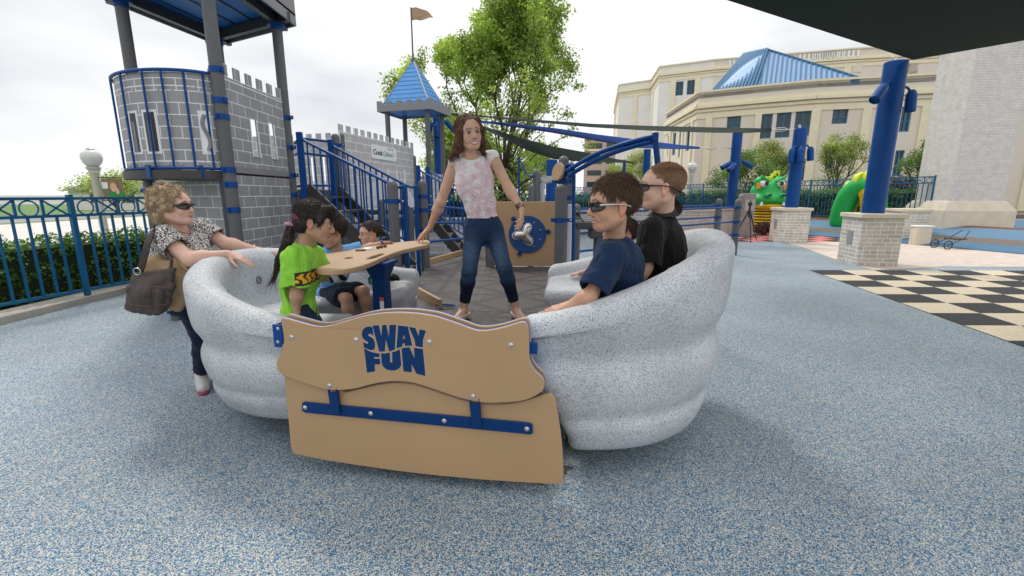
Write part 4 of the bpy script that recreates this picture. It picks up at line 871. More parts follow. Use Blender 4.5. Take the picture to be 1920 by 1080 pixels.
# ground rises gently behind the pillars: bands of coloured rubber
def band(name, s0, s1, m):
    b = MB(); A0, A1 = Vector((6.0,31.5,.02)), Vector((13.4,8.7,.02)); B0, B1 = Vector((*(FA+Vector((0,2))),ZB)), Vector((15.96,8.0,ZB)); n = 24; vs = []
    for i in range(n+1):
        t = i/n; a = A0.lerp(A1,t); c = B0.lerp(B1,t); w = .05*math.sin(t*9)
        vs += [a.lerp(c, max(0,s0+w*(s0 > 0))), a.lerp(c, min(1,s1+w*(s1 < 1)))]
    b.add(vs, [(i*2,i*2+2,i*2+3,i*2+1) for i in range(n)]); return b.build(name, m, kind='structure')
band('splash_pad_slope', 0, .22, M['splash']); band('walkway_slope', .22, .44, M['splash_dark']); band('splash_pad_upper', .44, .88, mat('mid_blue_rubber', (.09,.20,.31), .6, .12, .6)); band('mulch_strip', .88, 1.0, mat('red_brown_mulch', (.20,.09,.06), .95, .3, 8))
# ------------------------------------------------ ornamental fences
def fence(label, A, B, z0, z1, ring=True, gap=.14, post=2.4, thick=.018, orn=.20, group=None):
    A = Vector(A).to_2d(); B = Vector(B).to_2d(); d = B-A; Lh = d.length; d.normalize(); ang = math.atan2(d.y, d.x)
    r = empty('fence', (A.x, A.y, z0), ang, label, 'fence'); n = max(1, round(Lh/post)); w = Lh/n; h = z1-z0
    for i in range(n):
        b = MB(); x0, x1 = i*w+.03, (i+1)*w-.03
        for z in (.10, h-orn, h-.02): b.bx((x0,-.018,z-.018),(x1,.018,z+.018))
        k = max(2, round((x1-x0)/gap))
        for j in range(1, k): x = x0+(x1-x0)*j/k; b.bx((x-thick/2,-thick/2,.118),(x+thick/2,thick/2,h-orn-.018))
        m_ = max(1, round((x1-x0)/(orn*1.25))); cw = (x1-x0)/m_
        for j in range(m_):
            c = x0+cw*(j+.5); zc = h-.02-(orn-.0)/2; hh = (orn-.05)/2
            if (j+i) % 2 == 0: b.tube([Vector((c+hh*1.02*math.cos(t), 0, zc+hh*1.0*math.sin(t))) for t in np.linspace(0,6.283,19)[:-1]], thick*.42, 5, closed=True)
            else:
                for s_ in (-1,1): b.bar((c-cw*.46,0,zc-hh*s_), (c+cw*.46,0,zc+hh*s_), thick*.75, thick*.8)
            if j: b.bx((x0+cw*j-thick/2,-thick/2,h-orn+.018),(x0+cw*j+thick/2,thick/2,h-.038))
        b.build('fence_panel', M['navy_fence'], r)
    for i in range(n+1): b = MB(); b.bx((i*w-.028,-.028,-.1),(i*w+.028,.028,h+.03)); b.build('post', M['navy_fence'], r)
    return r
F0 = atZ(151,548,.15); F1 = atZ(239,532,.15); fd = (F1-F0).xy.normalized()
FS = F0.xy-fd*4.0; FE = F0.xy+fd*6.2
fence('blue ornamental metal fence on the left, beside the woman with the bag', FS, FE, .07, 1.42, gap=.155, post=2.05, thick=.024, orn=.24)
FM = (-11.0, 17.0)
fence('blue fence far behind the castle tower, low hedge behind it', (FE.x,FE.y), (-9.5,18.0), .02, 1.45)
fence('far blue fence seen through the stair balusters', (-9.5,18.0), (4.5,21.5), .02, 1.45)
fence('blue ornamental fence on the far right behind the green serpent', FA, FB, ZB, 2.05, gap=.15, thick=.022, orn=.22)
fence('distant blue ornamental fence behind the two boys in sunglasses', (4.5,36.5), (FA.x,FA.y), .30, 2.02, gap=.16, thick=.026, orn=.24)
# ------------------------------------------------ foliage
def foliage(name, centers, n, leaf, m, parent, seed=1, shell=.55, squash=1.0, up=.35):
    """many small bent leaves spread through clumps; centers: (x,y,z,r)"""
    g = np.random.default_rng(seed); C = np.array([c[:3] for c in centers], float); Rr = np.array([c[3] for c in centers], float)
    k = g.choice(len(C), n, p=Rr**2/np.sum(Rr**2)); v = g.normal(size=(n,3)); v /= np.linalg.norm(v, axis=1)[:,None]
    rad = Rr[k]*(shell+(1-shell)*g.random(n))**.8*g.uniform(.75,1.12,n); P = C[k]+v*rad[:,None]*np.array((1,1,squash))
    nrm_ = v*.6+g.normal(size=(n,3))*.7+np.array((0,0,up)); nrm_ /= np.linalg.norm(nrm_, axis=1)[:,None]
    t = np.cross(nrm_, g.normal(size=(n,3))); t /= np.linalg.norm(t, axis=1)[:,None]; s = np.cross(nrm_, t); L_ = leaf*g.uniform(.6,1.3,n)[:,None]
    a = P-t*L_*.5; b = P+s*L_*.32+nrm_*L_*.06; c = P+t*L_*.5-nrm_*L_*.10; d = P-s*L_*.32+nrm_*L_*.06
    co = np.stack([a,b,c,d],1).reshape(-1,3); fc = np.arange(4*n).reshape(-1,4)
    tint = np.repeat(g.uniform(.6,1.35,n)*(1+.25*np.sin(P[:,0]*3.1+P[:,2]*2.3)), 4)
    o = mesh_np0(name, co, fc, m, tint); 
    if parent: par(o, parent)
    return o
def mesh_np0(name, co, fc, m, tint):
    me = bpy.data.meshes.new(name); me.vertices.add(len(co)); me.vertices.foreach_set('co', co.astype(np.float32).ravel()); n = fc.shape[1]
    me.loops.add(fc.size); me.loops.foreach_set('vertex_index', fc.astype(np.int32).ravel()); me.polygons.add(len(fc)); me.polygons.foreach_set('loop_start', np.arange(0,fc.size,n,dtype=np.int32)); me.polygons.foreach_set('loop_total', np.full(len(fc),n,np.int32)); me.update(calc_edges=True); me.materials.append(m)
    c = np.ones((len(co),4), np.float32); c[:,:3] = tint[:,None]; a = me.color_attributes.new('Col','FLOAT_COLOR','POINT'); a.data.foreach_set('color', c.ravel()); o = bpy.data.objects.new(name, me); COL.objects.link(o); return o
def leaf_mat(name, c, tr=.35):
    def f(N, L, b, tc):
        a = N.new('ShaderNodeAttribute'); a.attribute_name = 'Col'; v = N.new('ShaderNodeVectorMath'); v.operation = 'MULTIPLY'; v.inputs[1].default_value = c; L.new(a.outputs['Color'], v.inputs[0]); L.new(v.outputs[0], b.inputs['Base Color'])
        t = N.new('ShaderNodeBsdfTranslucent'); v2 = N.new('ShaderNodeVectorMath'); v2.operation = 'MULTIPLY'; v2.inputs[1].default_value = (1.3,1.35,.6); L.new(v.outputs[0], v2.inputs[0]); L.new(v2.outputs[0], t.inputs[0])
        mx = N.new('ShaderNodeMixShader'); mx.inputs[0].default_value = tr; o = [k for k in N if k.type == 'OUTPUT_MATERIAL'][0]; L.new(b.outputs[0], mx.inputs[1]); L.new(t.outputs[0], mx.inputs[2]); L.new(mx.outputs[0], o.inputs[0])
    return mat(name, c, .5, spec=.35, build=f)
M['leaf'] = leaf_mat('bright_leaf', (.33,.43,.12), .55); M['leaf_dark'] = leaf_mat('hedge_leaf', (.075,.16,.03), .25); M['leaf_pale'] = leaf_mat('pale_young_leaf', (.30,.36,.13), .45); M['leaf_red'] = leaf_mat('maroon_leaf', (.09,.035,.03), .2)
M['leaf_mid'] = leaf_mat('mid_green_leaf', (.13,.22,.06), .4); M['bark'] = mat('bark', (.075,.058,.045), .9, .3, 12, bump=.8, bscale=30); M['hedge_core'] = mat('hedge_inner_twigs', (.020,.028,.012), .95, .3, 10)
def tree(label, x, y, h, cw, trunk_r, m, n_leaf, leaf, seed=1, z0=0, fork=.3, levels=4, clump=.5, group=None, crown_lo=.3, name='tree', shape='oval', trunk_m=None, skirt=0, taper=0):
    g = random.Random(seed); root = empty(name, (x,y,z0), 0, label, 'tree', group); b = MB(); tips = []
    def grow(p, d, L_, r, lv):
        n = 4; pts = [p]; rs = [r]
        for i in range(n):
            d = (d+Vector((g.uniform(-.13,.13), g.uniform(-.13,.13), g.uniform(-.03,.10)))).normalized(); p = p+d*(L_/n); pts.append(p); rs.append(r*(1-.38*(i+1)/n))
        b.tube(pts, rs, 6 if lv else 9, cap=False)
        if lv >= 2: tips.extend([pts[2], pts[3]])
        if lv >= levels: tips.append(p); return
        k = g.choice((2,3,3)) if lv else 5
        for i in range(k):
            a = 2*math.pi*(i+g.random()*.6)/k; sp = g.uniform(.35,.85) if lv else g.uniform(.30,.75); u = d.orthogonal().normalized(); w = d.cross(u); nd = (d+(u*math.cos(a)+w*math.sin(a))*sp+Vector((0,0,.12))).normalized()
            grow(p, nd, L_*(g.uniform(1.0,1.5) if lv == 0 else g.uniform(.62,.9)), r*.58, lv+1)
    Lt = h*fork; sc_ = 1
    grow(Vector((0,0,0)), Vector((0,0,1)), Lt, trunk_r, 0)
    # fit the crown to the wanted width and height
    mx = max(t.z for t in tips); wx = sorted(abs(t.x) for t in tips)[int(len(tips)*.95)]; wy = sorted(abs(t.y) for t in tips)[int(len(tips)*.95)]; kx0, ky0, kz = cw/2/wx*.88, cw/2/wy*.88, h/mx*.95
    def fit(p):
        f_ = min(1, max(0, p.z/(Lt*.9))); kx = kx0*(1-taper*max(0,p.z/mx-.55)/.45); ky = ky0*(1-taper*max(0,p.z/mx-.55)/.45); return Vector((p.x*(1+(kx-1)*f_), p.y*(1+(ky-1)*f_), p.z*kz))
    b.v = [tuple(fit(Vector(v))+Vector((x,y,z0))) for v in b.v]; sk = []
    for i in range(skirt):
        a = 2*math.pi*i/skirt*2.618; q = Vector((x+cw/2*g.uniform(.25,.98)*math.cos(a), y+cw/2*g.uniform(.25,.95)*math.sin(a), z0+h*g.uniform(.16,.52))); o = Vector((x,y,z0+q.z*.45)); m_ = o.lerp(q,.5)+Vector((0,0,.25)); b.tube([o,m_,q], [trunk_r*.30,trunk_r*.16,.012], 5, cap=False)
        for t in (.45,.7,.9,1.0): sk.append((*(o.lerp(q,t)+Vector((g.uniform(-.3,.3),g.uniform(-.3,.3),.12+g.uniform(-.15,.2)))), clump*g.uniform(.5,1.0)))
    par(b.build('trunk', trunk_m or M['bark'], None, smooth=60), root)
    cs_ = [(*(fit(t)+Vector((x,y,z0))), clump*g.uniform(.55,1.25)) for t in tips]+sk
    foliage('crown', cs_, n_leaf, leaf, m, root, seed, .25, .75); return root
q = atZ(905,420); tree('large leafy tree with bright green spring leaves behind the standing woman', -.35, 18.5, 9.9, 7.1, .15, M['leaf'], 60000, .120, 5, fork=.15, levels=5, clump=.44, skirt=54, taper=.42)
tree('young pale green tree in front of the beige building, left of the biggest post', atY(1572,300,26).x, 26, 4.55, 2.9, .06, M['leaf_pale'], 9000, .09, 11, z0=.5, fork=.10, skirt=26, taper=.5, levels=4, clump=.35)
tree('small leafy tree at the right edge beside the white brick column', atY(1752,300,24).x, 24, 4.4, 2.6, .06, M['leaf_mid'], 8000, .09, 12, z0=.5, fork=.10, skirt=26, taper=.5, clump=.38)
tree('bushy small tree beside the lamps of the farthest blue post', atY(1402,330,24).x, 24, 3.4, 3.6, .06, M['leaf_mid'], 9000, .085, 13, z0=.4, fork=.25, skirt=26, taper=.5, clump=.40)
tree('pale small tree behind the serpent head', atY(1446,300,27).x, 27, 4.2, 2.8, .06, M['leaf_pale'], 7000, .09, 14, z0=.5, fork=.10, skirt=26, taper=.5, clump=.38)
tree('pale tree between the tan office block and the beige hospital', atY(1160,300,45).x, 45, 4.6, 2.8, .09, M['leaf_pale'], 6000, .14, 15, fork=.25, skirt=16, taper=.5, clump=.6)
tree('pale tree behind the arch leg at the hospital corner', atY(1206,300,40).x, 40, 5.6, 3.6, .09, M['leaf_pale'], 6000, .13, 16, fork=.25, skirt=16, taper=.5, clump=.55)
tree('distant green tree left of the pale arch posts', atY(990,340,38).x, 38, 5.2, 5.0, .1, M['leaf_mid'], 6000, .14, 17, fork=.25, clump=.7)
tree('distant pale tree behind the tan panel', atY(1018,320,44).x, 44, 6.6, 3.4, .1, M['leaf_pale'], 5000, .14, 18, fork=.25, skirt=16, taper=.5, clump=.6)
tree('low distant tree behind the small tower posts', atY(915,350,46).x, 46, 5.0, 8.0, .1, M['leaf_mid'], 6000, .16, 19, fork=.25, clump=.9)
tree('far tree behind the left fence near the long blue roofed building', -17.5, 26, 3.0, 3.4, .1, M['leaf_mid'], 5000, .12, 20, fork=.25, clump=.6)
tree('bright round tree far behind the left fence', -29, 34, 3.3, 4.2, .1, M['leaf'], 5000, .14, 21, fork=.25, clump=.7)
tree('dense tree behind the small tower and its blue post', -2.9, 21.0, 5.4, 5.0, .13, M['leaf'], 16000, .12, 22, fork=.12, clump=.6)
def hedge(label, A, B, w, z0, h, n, leaf=.06, m=None, seed=3, group=None):
    A = Vector(A).to_2d(); B = Vector(B).to_2d(); d = B-A; Lh = d.length; d.normalize(); s_ = Vector((-d.y,d.x)); g = random.Random(seed); root = empty('hedge', (*((A+B)/2),z0), 0, label, 'hedge', group)
    k = int(Lh/(w*.34)); cs_ = []
    for i in range(k):
        for lv in range(max(2, int(h/(w*.36)))): 
            p = A+d*(Lh*(i+g.uniform(.2,.8))/k); z = z0+w*.22+(h-w*.44)*lv/max(1,int(h/(w*.36))-1)
            for e in (-.26,.26): cs_.append((p.x+s_.x*w*e, p.y+s_.y*w*e, z+g.uniform(-.05,.05), w*g.uniform(.22,.33)))
    foliage('leaves', cs_, n, leaf, m or M['leaf_dark'], root, seed, .55, 1.0)
    b = MB(); b.bar((*A,z0+h*.45),(*B,z0+h*.45), w*.55, h*.78); par(b.build('inner_twigs', M['hedge_core'], None), root)
    return root
sn = Vector((-fd.y, fd.x))
hA = FS+sn*.62; hB = FE+sn*.62
hedge('clipped dark green hedge directly behind the left blue fence', hA, hB, .62, 0, .88, 34000, .055)
hedge('far hedge behind the fence seen through the stairs', (-9.5,18.9), (4.5,22.4), .8, 0, 1.35, 26000, .09)
hedge('hedge behind the fence beyond the castle tower', (FE.x-.5,FE.y+.9), (-10.3,18.6), .7, 0, 1.0, 12000, .08)
hedge('clipped green hedge behind the far right fence', FA+Vector((1.0,.3)), FB+Vector((1.0,.3)), .9, .45, 1.25, 26000, .085, M['leaf_mid'])
hedge('hedge behind the fence beyond the boys in sunglasses', (5.4,37.6), (FA.x+.9,FA.y+1), .9, .3, 1.35, 14000, .10, M['leaf_mid'])
def bush(label, x, y, z, r, n, m, leaf=.07, seed=1, name='bush', sq=.8):
    g = random.Random(seed); root = empty(name, (x,y,z), 0, label, 'bush'); cs_ = [(x+g.uniform(-.6,.6)*r, y+g.uniform(-.5,.5)*r, z+r*g.uniform(.2,.9)*sq, r*g.uniform(.3,.5)) for _ in range(14)]
    foliage('leaves', cs_, n, leaf, m, root, seed, .3, .8); b = MB()
    for c in cs_[:8]: b.tube([(x,y,z-.05), ((x+c[0])/2,(y+c[1])/2,z+(c[2]-z)*.4), c[:3]], [.02,.015,.006], 5)
    par(b.build('stems', M['bark'], None), root); return root
q = atZ(1430,440); bush('low maroon shrub at the foot of the yellow serpent neck', atY(1432,425,16.6).x, 16.6, 0, .55, 2500, M['leaf_red'], .06, 2)
bush('dark maroon bush behind the fence beside the biggest blue post', atY(1690,320,24).x, 24, 1.2, 1.3, 3500, M['leaf_red'], .09, 3)
bush('green weeds sprouting at the gap beside the tan lower panel', .40, 2.42, .02, .10, 300, M['leaf_mid'], .04, 4)
# ornamental grass clumps: one object of blades
def grass_clump(label, x, y, z, r, h, n, seed=1):
    g = np.random.default_rng(seed); a = g.uniform(0,6.28,n); rr_ = r*.5*np.sqrt(g.random(n)); base = np.stack([x+rr_*np.cos(a), y+rr_*np.sin(a), np.full(n,z)],1); b2 = g.uniform(0,6.28,n); lean = g.uniform(.1,1.0,n)*r; hh = h*g.uniform(.6,1.1,n)
    dx = np.stack([np.cos(b2),np.sin(b2),np.zeros(n)],1); w = np.stack([-np.sin(b2),np.cos(b2),np.zeros(n)],1)*.006; V = []
    for t in (0,.5,.85,1): p = base+dx*(lean*t*t)[:,None]; p[:,2] += hh*(t-.25*t**3); V += [p-w*(1-t*.9), p+w*(1-t*.9)]
    V = np.stack(V,1); co = V.reshape(-1,3); base_i = (np.arange(n)*8)[:,None]; fc = np.concatenate([base_i+np.array([[k,k+1,k+3,k+2]]) for k in (0,2,4)]); tint = np.repeat(g.uniform(.7,1.4,n),8)
    o = mesh_np0('ornamental_grass', co, fc, M['leaf_pale'], tint); return tag(o, label, 'grass plant')
q = atZ(1752,435); grass_clump('feathery ornamental grass at the right edge by the white brick column', q.x, q.y, 0, .9, 1.1, 2200)
grass_clump('feathery ornamental grass inside the green serpent arch', atY(1640,420,19).x, 19, .2, .8, .9, 1500, 2)
# ------------------------------------------------ brick built serpent
M['lg'] = mat('bright_green_bricks', (.008,.40,.075), .5, .12, 6, bump=.4, bscale=14); M['ly'] = mat('yellow_bricks', (.75,.50,.01), .35, .08, 8, bump=.4, bscale=14); M['ll'] = mat('lime_yellow_bricks', (.60,.68,.02), .35, .08, 8, bump=.3, bscale=14); M['lb'] = mat('black_bricks', (.01,.01,.012), .3); M['lw'] = mat('white_bricks', (.8,.8,.78), .35)
sx, sy = atY(1436,355,18.5).x, 18.5
srp = empty('serpent_sculpture', (sx,sy,0), 0, 'green and yellow toy brick serpent head on a yellow ribbed neck', 'sculpture')
def vox(prims, h, m, name, seed=0, parent=None):
    g = SDF(*bounds([p[1] for p in prims]+[p[2] for p in prims if p[0] == 'c'], .75), h)
    for p in prims:
        if p[0] == 'c': g.cone(p[1], p[2], p[3], p[4], p[5])
        elif p[0] == 'e': g.ell(p[1], p[2], None, p[3], p[4])
    o = g.build(name, m, None, None, sm=0); o.data.polygons.foreach_set('use_smooth', [False]*len(o.data.polygons)); par(o, parent); return o
# ================================================================ organic surfaces from distance fields
f32 = np.float32
class SDF:
    def __init__(s, lo, hi, h):
        s.lo = np.array(lo, float)-3*h; s.h = h
        s.n = (np.ceil((np.array(hi, float)+3*h-s.lo)/h)).astype(int)+1
        s.ax = [(s.lo[i]+h*np.arange(s.n[i])).astype(f32) for i in range(3)]
        s.F = np.full(tuple(s.n), .5, f32)
    def _r(s, lo, hi):
        a = np.clip(np.floor((np.array(lo)-s.lo)/s.h).astype(int), 0, s.n); b = np.clip(np.ceil((np.array(hi)-s.lo)/s.h).astype(int)+1, 0, s.n)
        if (b <= a).any(): return None
        sl = tuple(slice(a[i], b[i]) for i in range(3))
        X = s.ax[0][sl[0]][:,None,None]; Y = s.ax[1][sl[1]][None,:,None]; Z = s.ax[2][sl[2]][None,None,:]
        return sl, X, Y, Z
    def _mix(s, sl, d, k, mode):
        f = s.F[sl]
        if mode == 'u':
            if k: h = np.clip(.5+.5*(f-d)/k, 0, 1); s.F[sl] = f*(1-h)+d*h-k*h*(1-h)
            else: s.F[sl] = np.minimum(f, d)
        elif mode == 's':
            if k: h = np.clip(.5-.5*(f+d)/k, 0, 1); s.F[sl] = f*(1-h)-d*h+k*h*(1-h)
            else: s.F[sl] = np.maximum(f, -d)
    def cone(s, a, b, ra, rb=None, k=.02, mode='u', cap=None, flat=None):
        """tapered capsule; cap: cut flat at b; flat=(axis, scale) squashes across an axis"""
        a = np.array(a, float); b = np.array(b, float); rb = ra if rb is None else rb
        m = max(ra, rb)+k+3*s.h
        r = s._r(np.minimum(a, b)-m, np.maximum(a, b)+m)
        if r is None: return s
        sl, X, Y, Z = r; d = b-a; dd = float(d@d)+1e-12
        px, py, pz = X-f32(a[0]), Y-f32(a[1]), Z-f32(a[2])
        t = (px*f32(d[0])+py*f32(d[1])+pz*f32(d[2]))/f32(dd); tc = np.clip(t, 0, 1)
        qx, qy, qz = px-tc*f32(d[0]), py-tc*f32(d[1]), pz-tc*f32(d[2])
        if flat is not None:
            n = np.array(flat[0], float); n /= np.linalg.norm(n); q = qx*f32(n[0])+qy*f32(n[1])+qz*f32(n[2]); e = f32(1/flat[1]-1)
            qx, qy, qz = qx+q*e*f32(n[0]), qy+q*e*f32(n[1]), qz+q*e*f32(n[2])
        D = np.sqrt(qx*qx+qy*qy+qz*qz)-(f32(ra)+tc*f32(rb-ra))
        if cap: D = np.maximum(D, (t-1)*f32(math.sqrt(dd)))
        s._mix(sl, D, k, mode); return s
    def ell(s, c, r, M=None, k=.02, mode='u', cut=None):
        c = np.array(c, float); r_ = np.array(r, float); m = max(r)+k+3*s.h
        q = s._r(c-m, c+m)
        if q is None: return s
        sl, X, Y, Z = q; P = [X-f32(c[0]), Y-f32(c[1]), Z-f32(c[2])]
        if M is not None:
            A = np.array(M, float); P = [P[0]*f32(A[0,i])+P[1]*f32(A[1,i])+P[2]*f32(A[2,i]) for i in range(3)]
        k0 = np.sqrt(sum((P[i]/f32(r_[i]))**2 for i in range(3))); k1 = np.sqrt(sum((P[i]/f32(r_[i]**2))**2 for i in range(3)))+f32(1e-9)
        D = k0*(k0-1)/k1; D = np.where(k0 < 1e-4, f32(-min(r)), D)
        if cut: # cut: list of (local normal, offset) keep dot(p,n) < off
            for n, off in cut: D = np.maximum(D, P[0]*f32(n[0])+P[1]*f32(n[1])+P[2]*f32(n[2])-f32(off))
        s._mix(sl, D.astype(f32), k, mode); return s
    def clip(s, p, n, box=None):
        """remove everything on the side the normal points to"""
        r = s._r(*box) if box else s._r(s.lo, s.lo+s.h*s.n)
        sl, X, Y, Z = r; n = np.array(n, float); n /= np.linalg.norm(n)
        D = (X-f32(p[0]))*f32(n[0])+(Y-f32(p[1]))*f32(n[1])+(Z-f32(p[2]))*f32(n[2])
        s.F[sl] = np.maximum(s.F[sl], D); return s
    def folds(s, amp, wl, seed=0, sq=(1,1,1), n=7):
        g = np.random.default_rng(seed); X, Y, Z = s.ax[0][:,None,None], s.ax[1][None,:,None], s.ax[2][None,None,:]
        acc = np.zeros_like(s.F)
        wx = f32(.35*wl)*np.sin(Z/f32(wl)*2+Y/f32(wl)*1.3); 
        for i in range(n):
            d = g.normal(size=3)*np.array(sq); d /= np.linalg.norm(d); w = wl*g.uniform(.6, 1.7); ph = g.uniform(0, 6.28)
            v = np.sin((X*f32(d[0])+(Y+wx)*f32(d[1])+(Z+wx)*f32(d[2]))*f32(6.283/w)+f32(ph)); acc += v*np.abs(v)
        s.F += acc*f32(amp/math.sqrt(n)); return s
    def mesh(s):
        F = s.F; ins = F < 0
        c = np.zeros(tuple(s.n-1), np.int8)
        for i in (0,1):
            for j in (0,1):
                for k in (0,1): c += ins[i:F.shape[0]-1+i, j:F.shape[1]-1+j, k:F.shape[2]-1+k]
        act = np.argwhere((c > 0) & (c < 8)); idx = -np.ones(c.shape, np.int64); idx[tuple(act.T)] = np.arange(len(act))
        corners = [(i,j,k) for i in (0,1) for j in (0,1) for k in (0,1)]
        V = {o: F[act[:,0]+o[0], act[:,1]+o[1], act[:,2]+o[2]] for o in corners}
        acc = np.zeros((len(act),3)); cnt = np.zeros(len(act))
        for o in corners:
            for ax in range(3):
                if o[ax]: continue
                q = list(o); q[ax] = 1; q = tuple(q); a, b = V[o], V[q]; m = (a < 0) != (b < 0)
                t = np.where(m, a/np.where(m, a-b, 1), 0); p = np.zeros((len(act),3)); p[:] = o; p[:,ax] += t
                acc[m] += p[m]; cnt[m] += 1
        co = (act+acc/cnt[:,None])*s.h+s.lo
        faces = []
        for ax in range(3):
            a, b = (ax+1) % 3, (ax+2) % 3
            s0 = [slice(None)]*3; s1 = [slice(None)]*3; s0[ax] = slice(0,-1); s1[ax] = slice(1,None)
            for q in (s0, s1): q[a] = slice(1,-1); q[b] = slice(1,-1)
            i0, i1 = ins[tuple(s0)], ins[tuple(s1)]; e = np.argwhere(i0 != i1)
            if not len(e): continue
            fl = i0[tuple(e.T)]; e = e.copy(); e[:,a] += 1; e[:,b] += 1
            def cell(da, db): x = e.copy(); x[:,a] += da; x[:,b] += db; return idx[tuple(x.T)]
            q = np.stack([cell(-1,-1), cell(0,-1), cell(0,0), cell(-1,0)], 1)
            q[~fl] = q[~fl][:, ::-1]; faces.append(q)
        return co.astype(np.float64), np.concatenate(faces)
    def build(s, name, mats, parent=None, paint=None, post=None, sm=1):
        co, fc = s.mesh()
        # light Laplacian smoothing takes the grid out of the surface
        if sm:
            for _ in range(sm):
                acc = np.zeros_like(co); cnt = np.zeros(len(co))
                for i in range(4):
                    a, b = fc[:,i], fc[:,(i+1) % 4]; np.add.at(acc, a, co[b]); np.add.at(cnt, a, 1)
                co = co*.5+.5*acc/np.maximum(cnt, 1)[:,None]
        return mesh_np(name, co, fc, mats, parent, paint)
def mesh_np(name, co, fc, mats, parent=None, paint=None):
    me = bpy.data.meshes.new(name); me.vertices.add(len(co)); me.vertices.foreach_set('co', co.astype(f32).ravel())
    n = fc.shape[1]; me.loops.add(fc.size); me.loops.foreach_set('vertex_index', fc.astype(np.int32).ravel())
    me.polygons.add(len(fc)); me.polygons.foreach_set('loop_start', np.arange(0, fc.size, n, dtype=np.int32)); me.polygons.foreach_set('loop_total', np.full(len(fc), n, np.int32))
    me.polygons.foreach_set('use_smooth', np.ones(len(fc), bool)); me.update(calc_edges=True)
    me.materials.append(mats)
    if paint is not None:
        c = np.ones((len(co),4), f32); c[:,:3] = paint(co); a = me.color_attributes.new('Col', 'FLOAT_COLOR', 'POINT'); a.data.foreach_set('color', c.ravel())
    o = bpy.data.objects.new(name, me); COL.objects.link(o)
    if parent:
        o.parent = parent; o.matrix_parent_inverse = parent.matrix_world.inverted() if False else Matrix.Translation(-Vector(parent.location))
    return o
def attr_mat(name, rough=.6, sss=0, bump=0, bscale=200, spec=.4, sheen=0, var=.08, vs=25, wave=None, wr=0):
    def f(N, L, b, tc):
        a = N.new('ShaderNodeAttribute'); a.attribute_name = 'Col'
        n = N.new('ShaderNodeTexNoise'); n.inputs['Scale'].default_value = vs; n.inputs['Detail'].default_value = 5; L.new(tc.outputs['Object'], n.inputs['Vector'])
        k = N.new('ShaderNodeMapRange'); k.inputs[1].default_value = .3; k.inputs[2].default_value = .7; k.inputs[3].default_value = 1-var; k.inputs[4].default_value = 1+var; L.new(n.outputs[0], k.inputs[0])
        v = N.new('ShaderNodeVectorMath'); v.operation = 'SCALE'; L.new(a.outputs['Color'], v.inputs[0]); L.new(k.outputs[0], v.inputs['Scale']); L.new(v.outputs[0], b.inputs['Base Color'])
        if sss: b.inputs['Subsurface Weight'].default_value = sss; b.inputs['Subsurface Radius'].default_value = (.012,.005,.003); b.inputs['Subsurface Scale'].default_value = 1
        if sheen: b.inputs['Sheen Weight'].default_value = sheen
        if bump:
            n2 = N.new('ShaderNodeTexNoise'); n2.inputs['Scale'].default_value = bscale; n2.inputs['Detail'].default_value = 2; L.new(tc.outputs['Object'], n2.inputs['Vector'])
            bp = N.new('ShaderNodeBump'); bp.inputs['Strength'].default_value = bump; bp.inputs['Distance'].default_value = .003; L.new(n2.outputs[0], bp.inputs['Height']); L.new(bp.outputs[0], b.inputs['Normal'])
            if wr:
                n3 = N.new('ShaderNodeTexNoise'); n3.inputs['Scale'].default_value = 11; n3.inputs['Detail'].default_value = 3; n3.inputs['Distortion'].default_value = 1.6; mp = N.new('ShaderNodeMapping'); mp.inputs['Scale'].default_value = (1,1,.45); mp.inputs['Rotation'].default_value = (.5,.4,0); L.new(tc.outputs['Object'], mp.inputs[0]); L.new(mp.outputs[0], n3.inputs['Vector'])
                b2 = N.new('ShaderNodeBump'); b2.inputs['Strength'].default_value = wr; b2.inputs['Distance'].default_value = .05; L.new(n3.outputs[0], b2.inputs['Height']); L.new(bp.outputs[0], b2.inputs['Normal']); L.new(b2.outputs[0], b.inputs['Normal'])
    return mat(name, (.5,.5,.5), rough, spec=spec, build=f)
M['skin'] = attr_mat('skin', .52, .12, .12, 350, .4)
M['cloth'] = attr_mat('cotton_cloth', .9, 0, .25, 420, .15, .08, .06, wr=.55)
M['denim'] = attr_mat('denim', .9, 0, .35, 500, .15, .05, .16, 60, wr=.5)
M['hair'] = attr_mat('hair', .58, 0, 0, 200, .45, 0, .3, 120)
M['eye_white'] = mat('eye_white', (.50,.47,.44), .2); M['iris'] = mat('dark_brown_iris', (.03,.015,.008), .15)
M['teeth'] = mat('teeth', (.8,.77,.7), .3)
M['lens'] = mat('dark_lens', (.012,.01,.012), .06, spec=.8); M['frame_dark'] = mat('black_plastic', (.015,.014,.018), .3); M['frame_silver'] = mat('silver_frame', (.5,.5,.52), .3, metal=.8)
V3 = lambda p: np.array(p, float)
def nrm(v): v = V3(v); return v/np.linalg.norm(v)
def frame(f, u):
    """columns: right, forward, up"""
    f = nrm(f); u = V3(u); u = nrm(u-f*(u@f)); r = np.cross(f, u); return np.stack([r, f, u], 1)
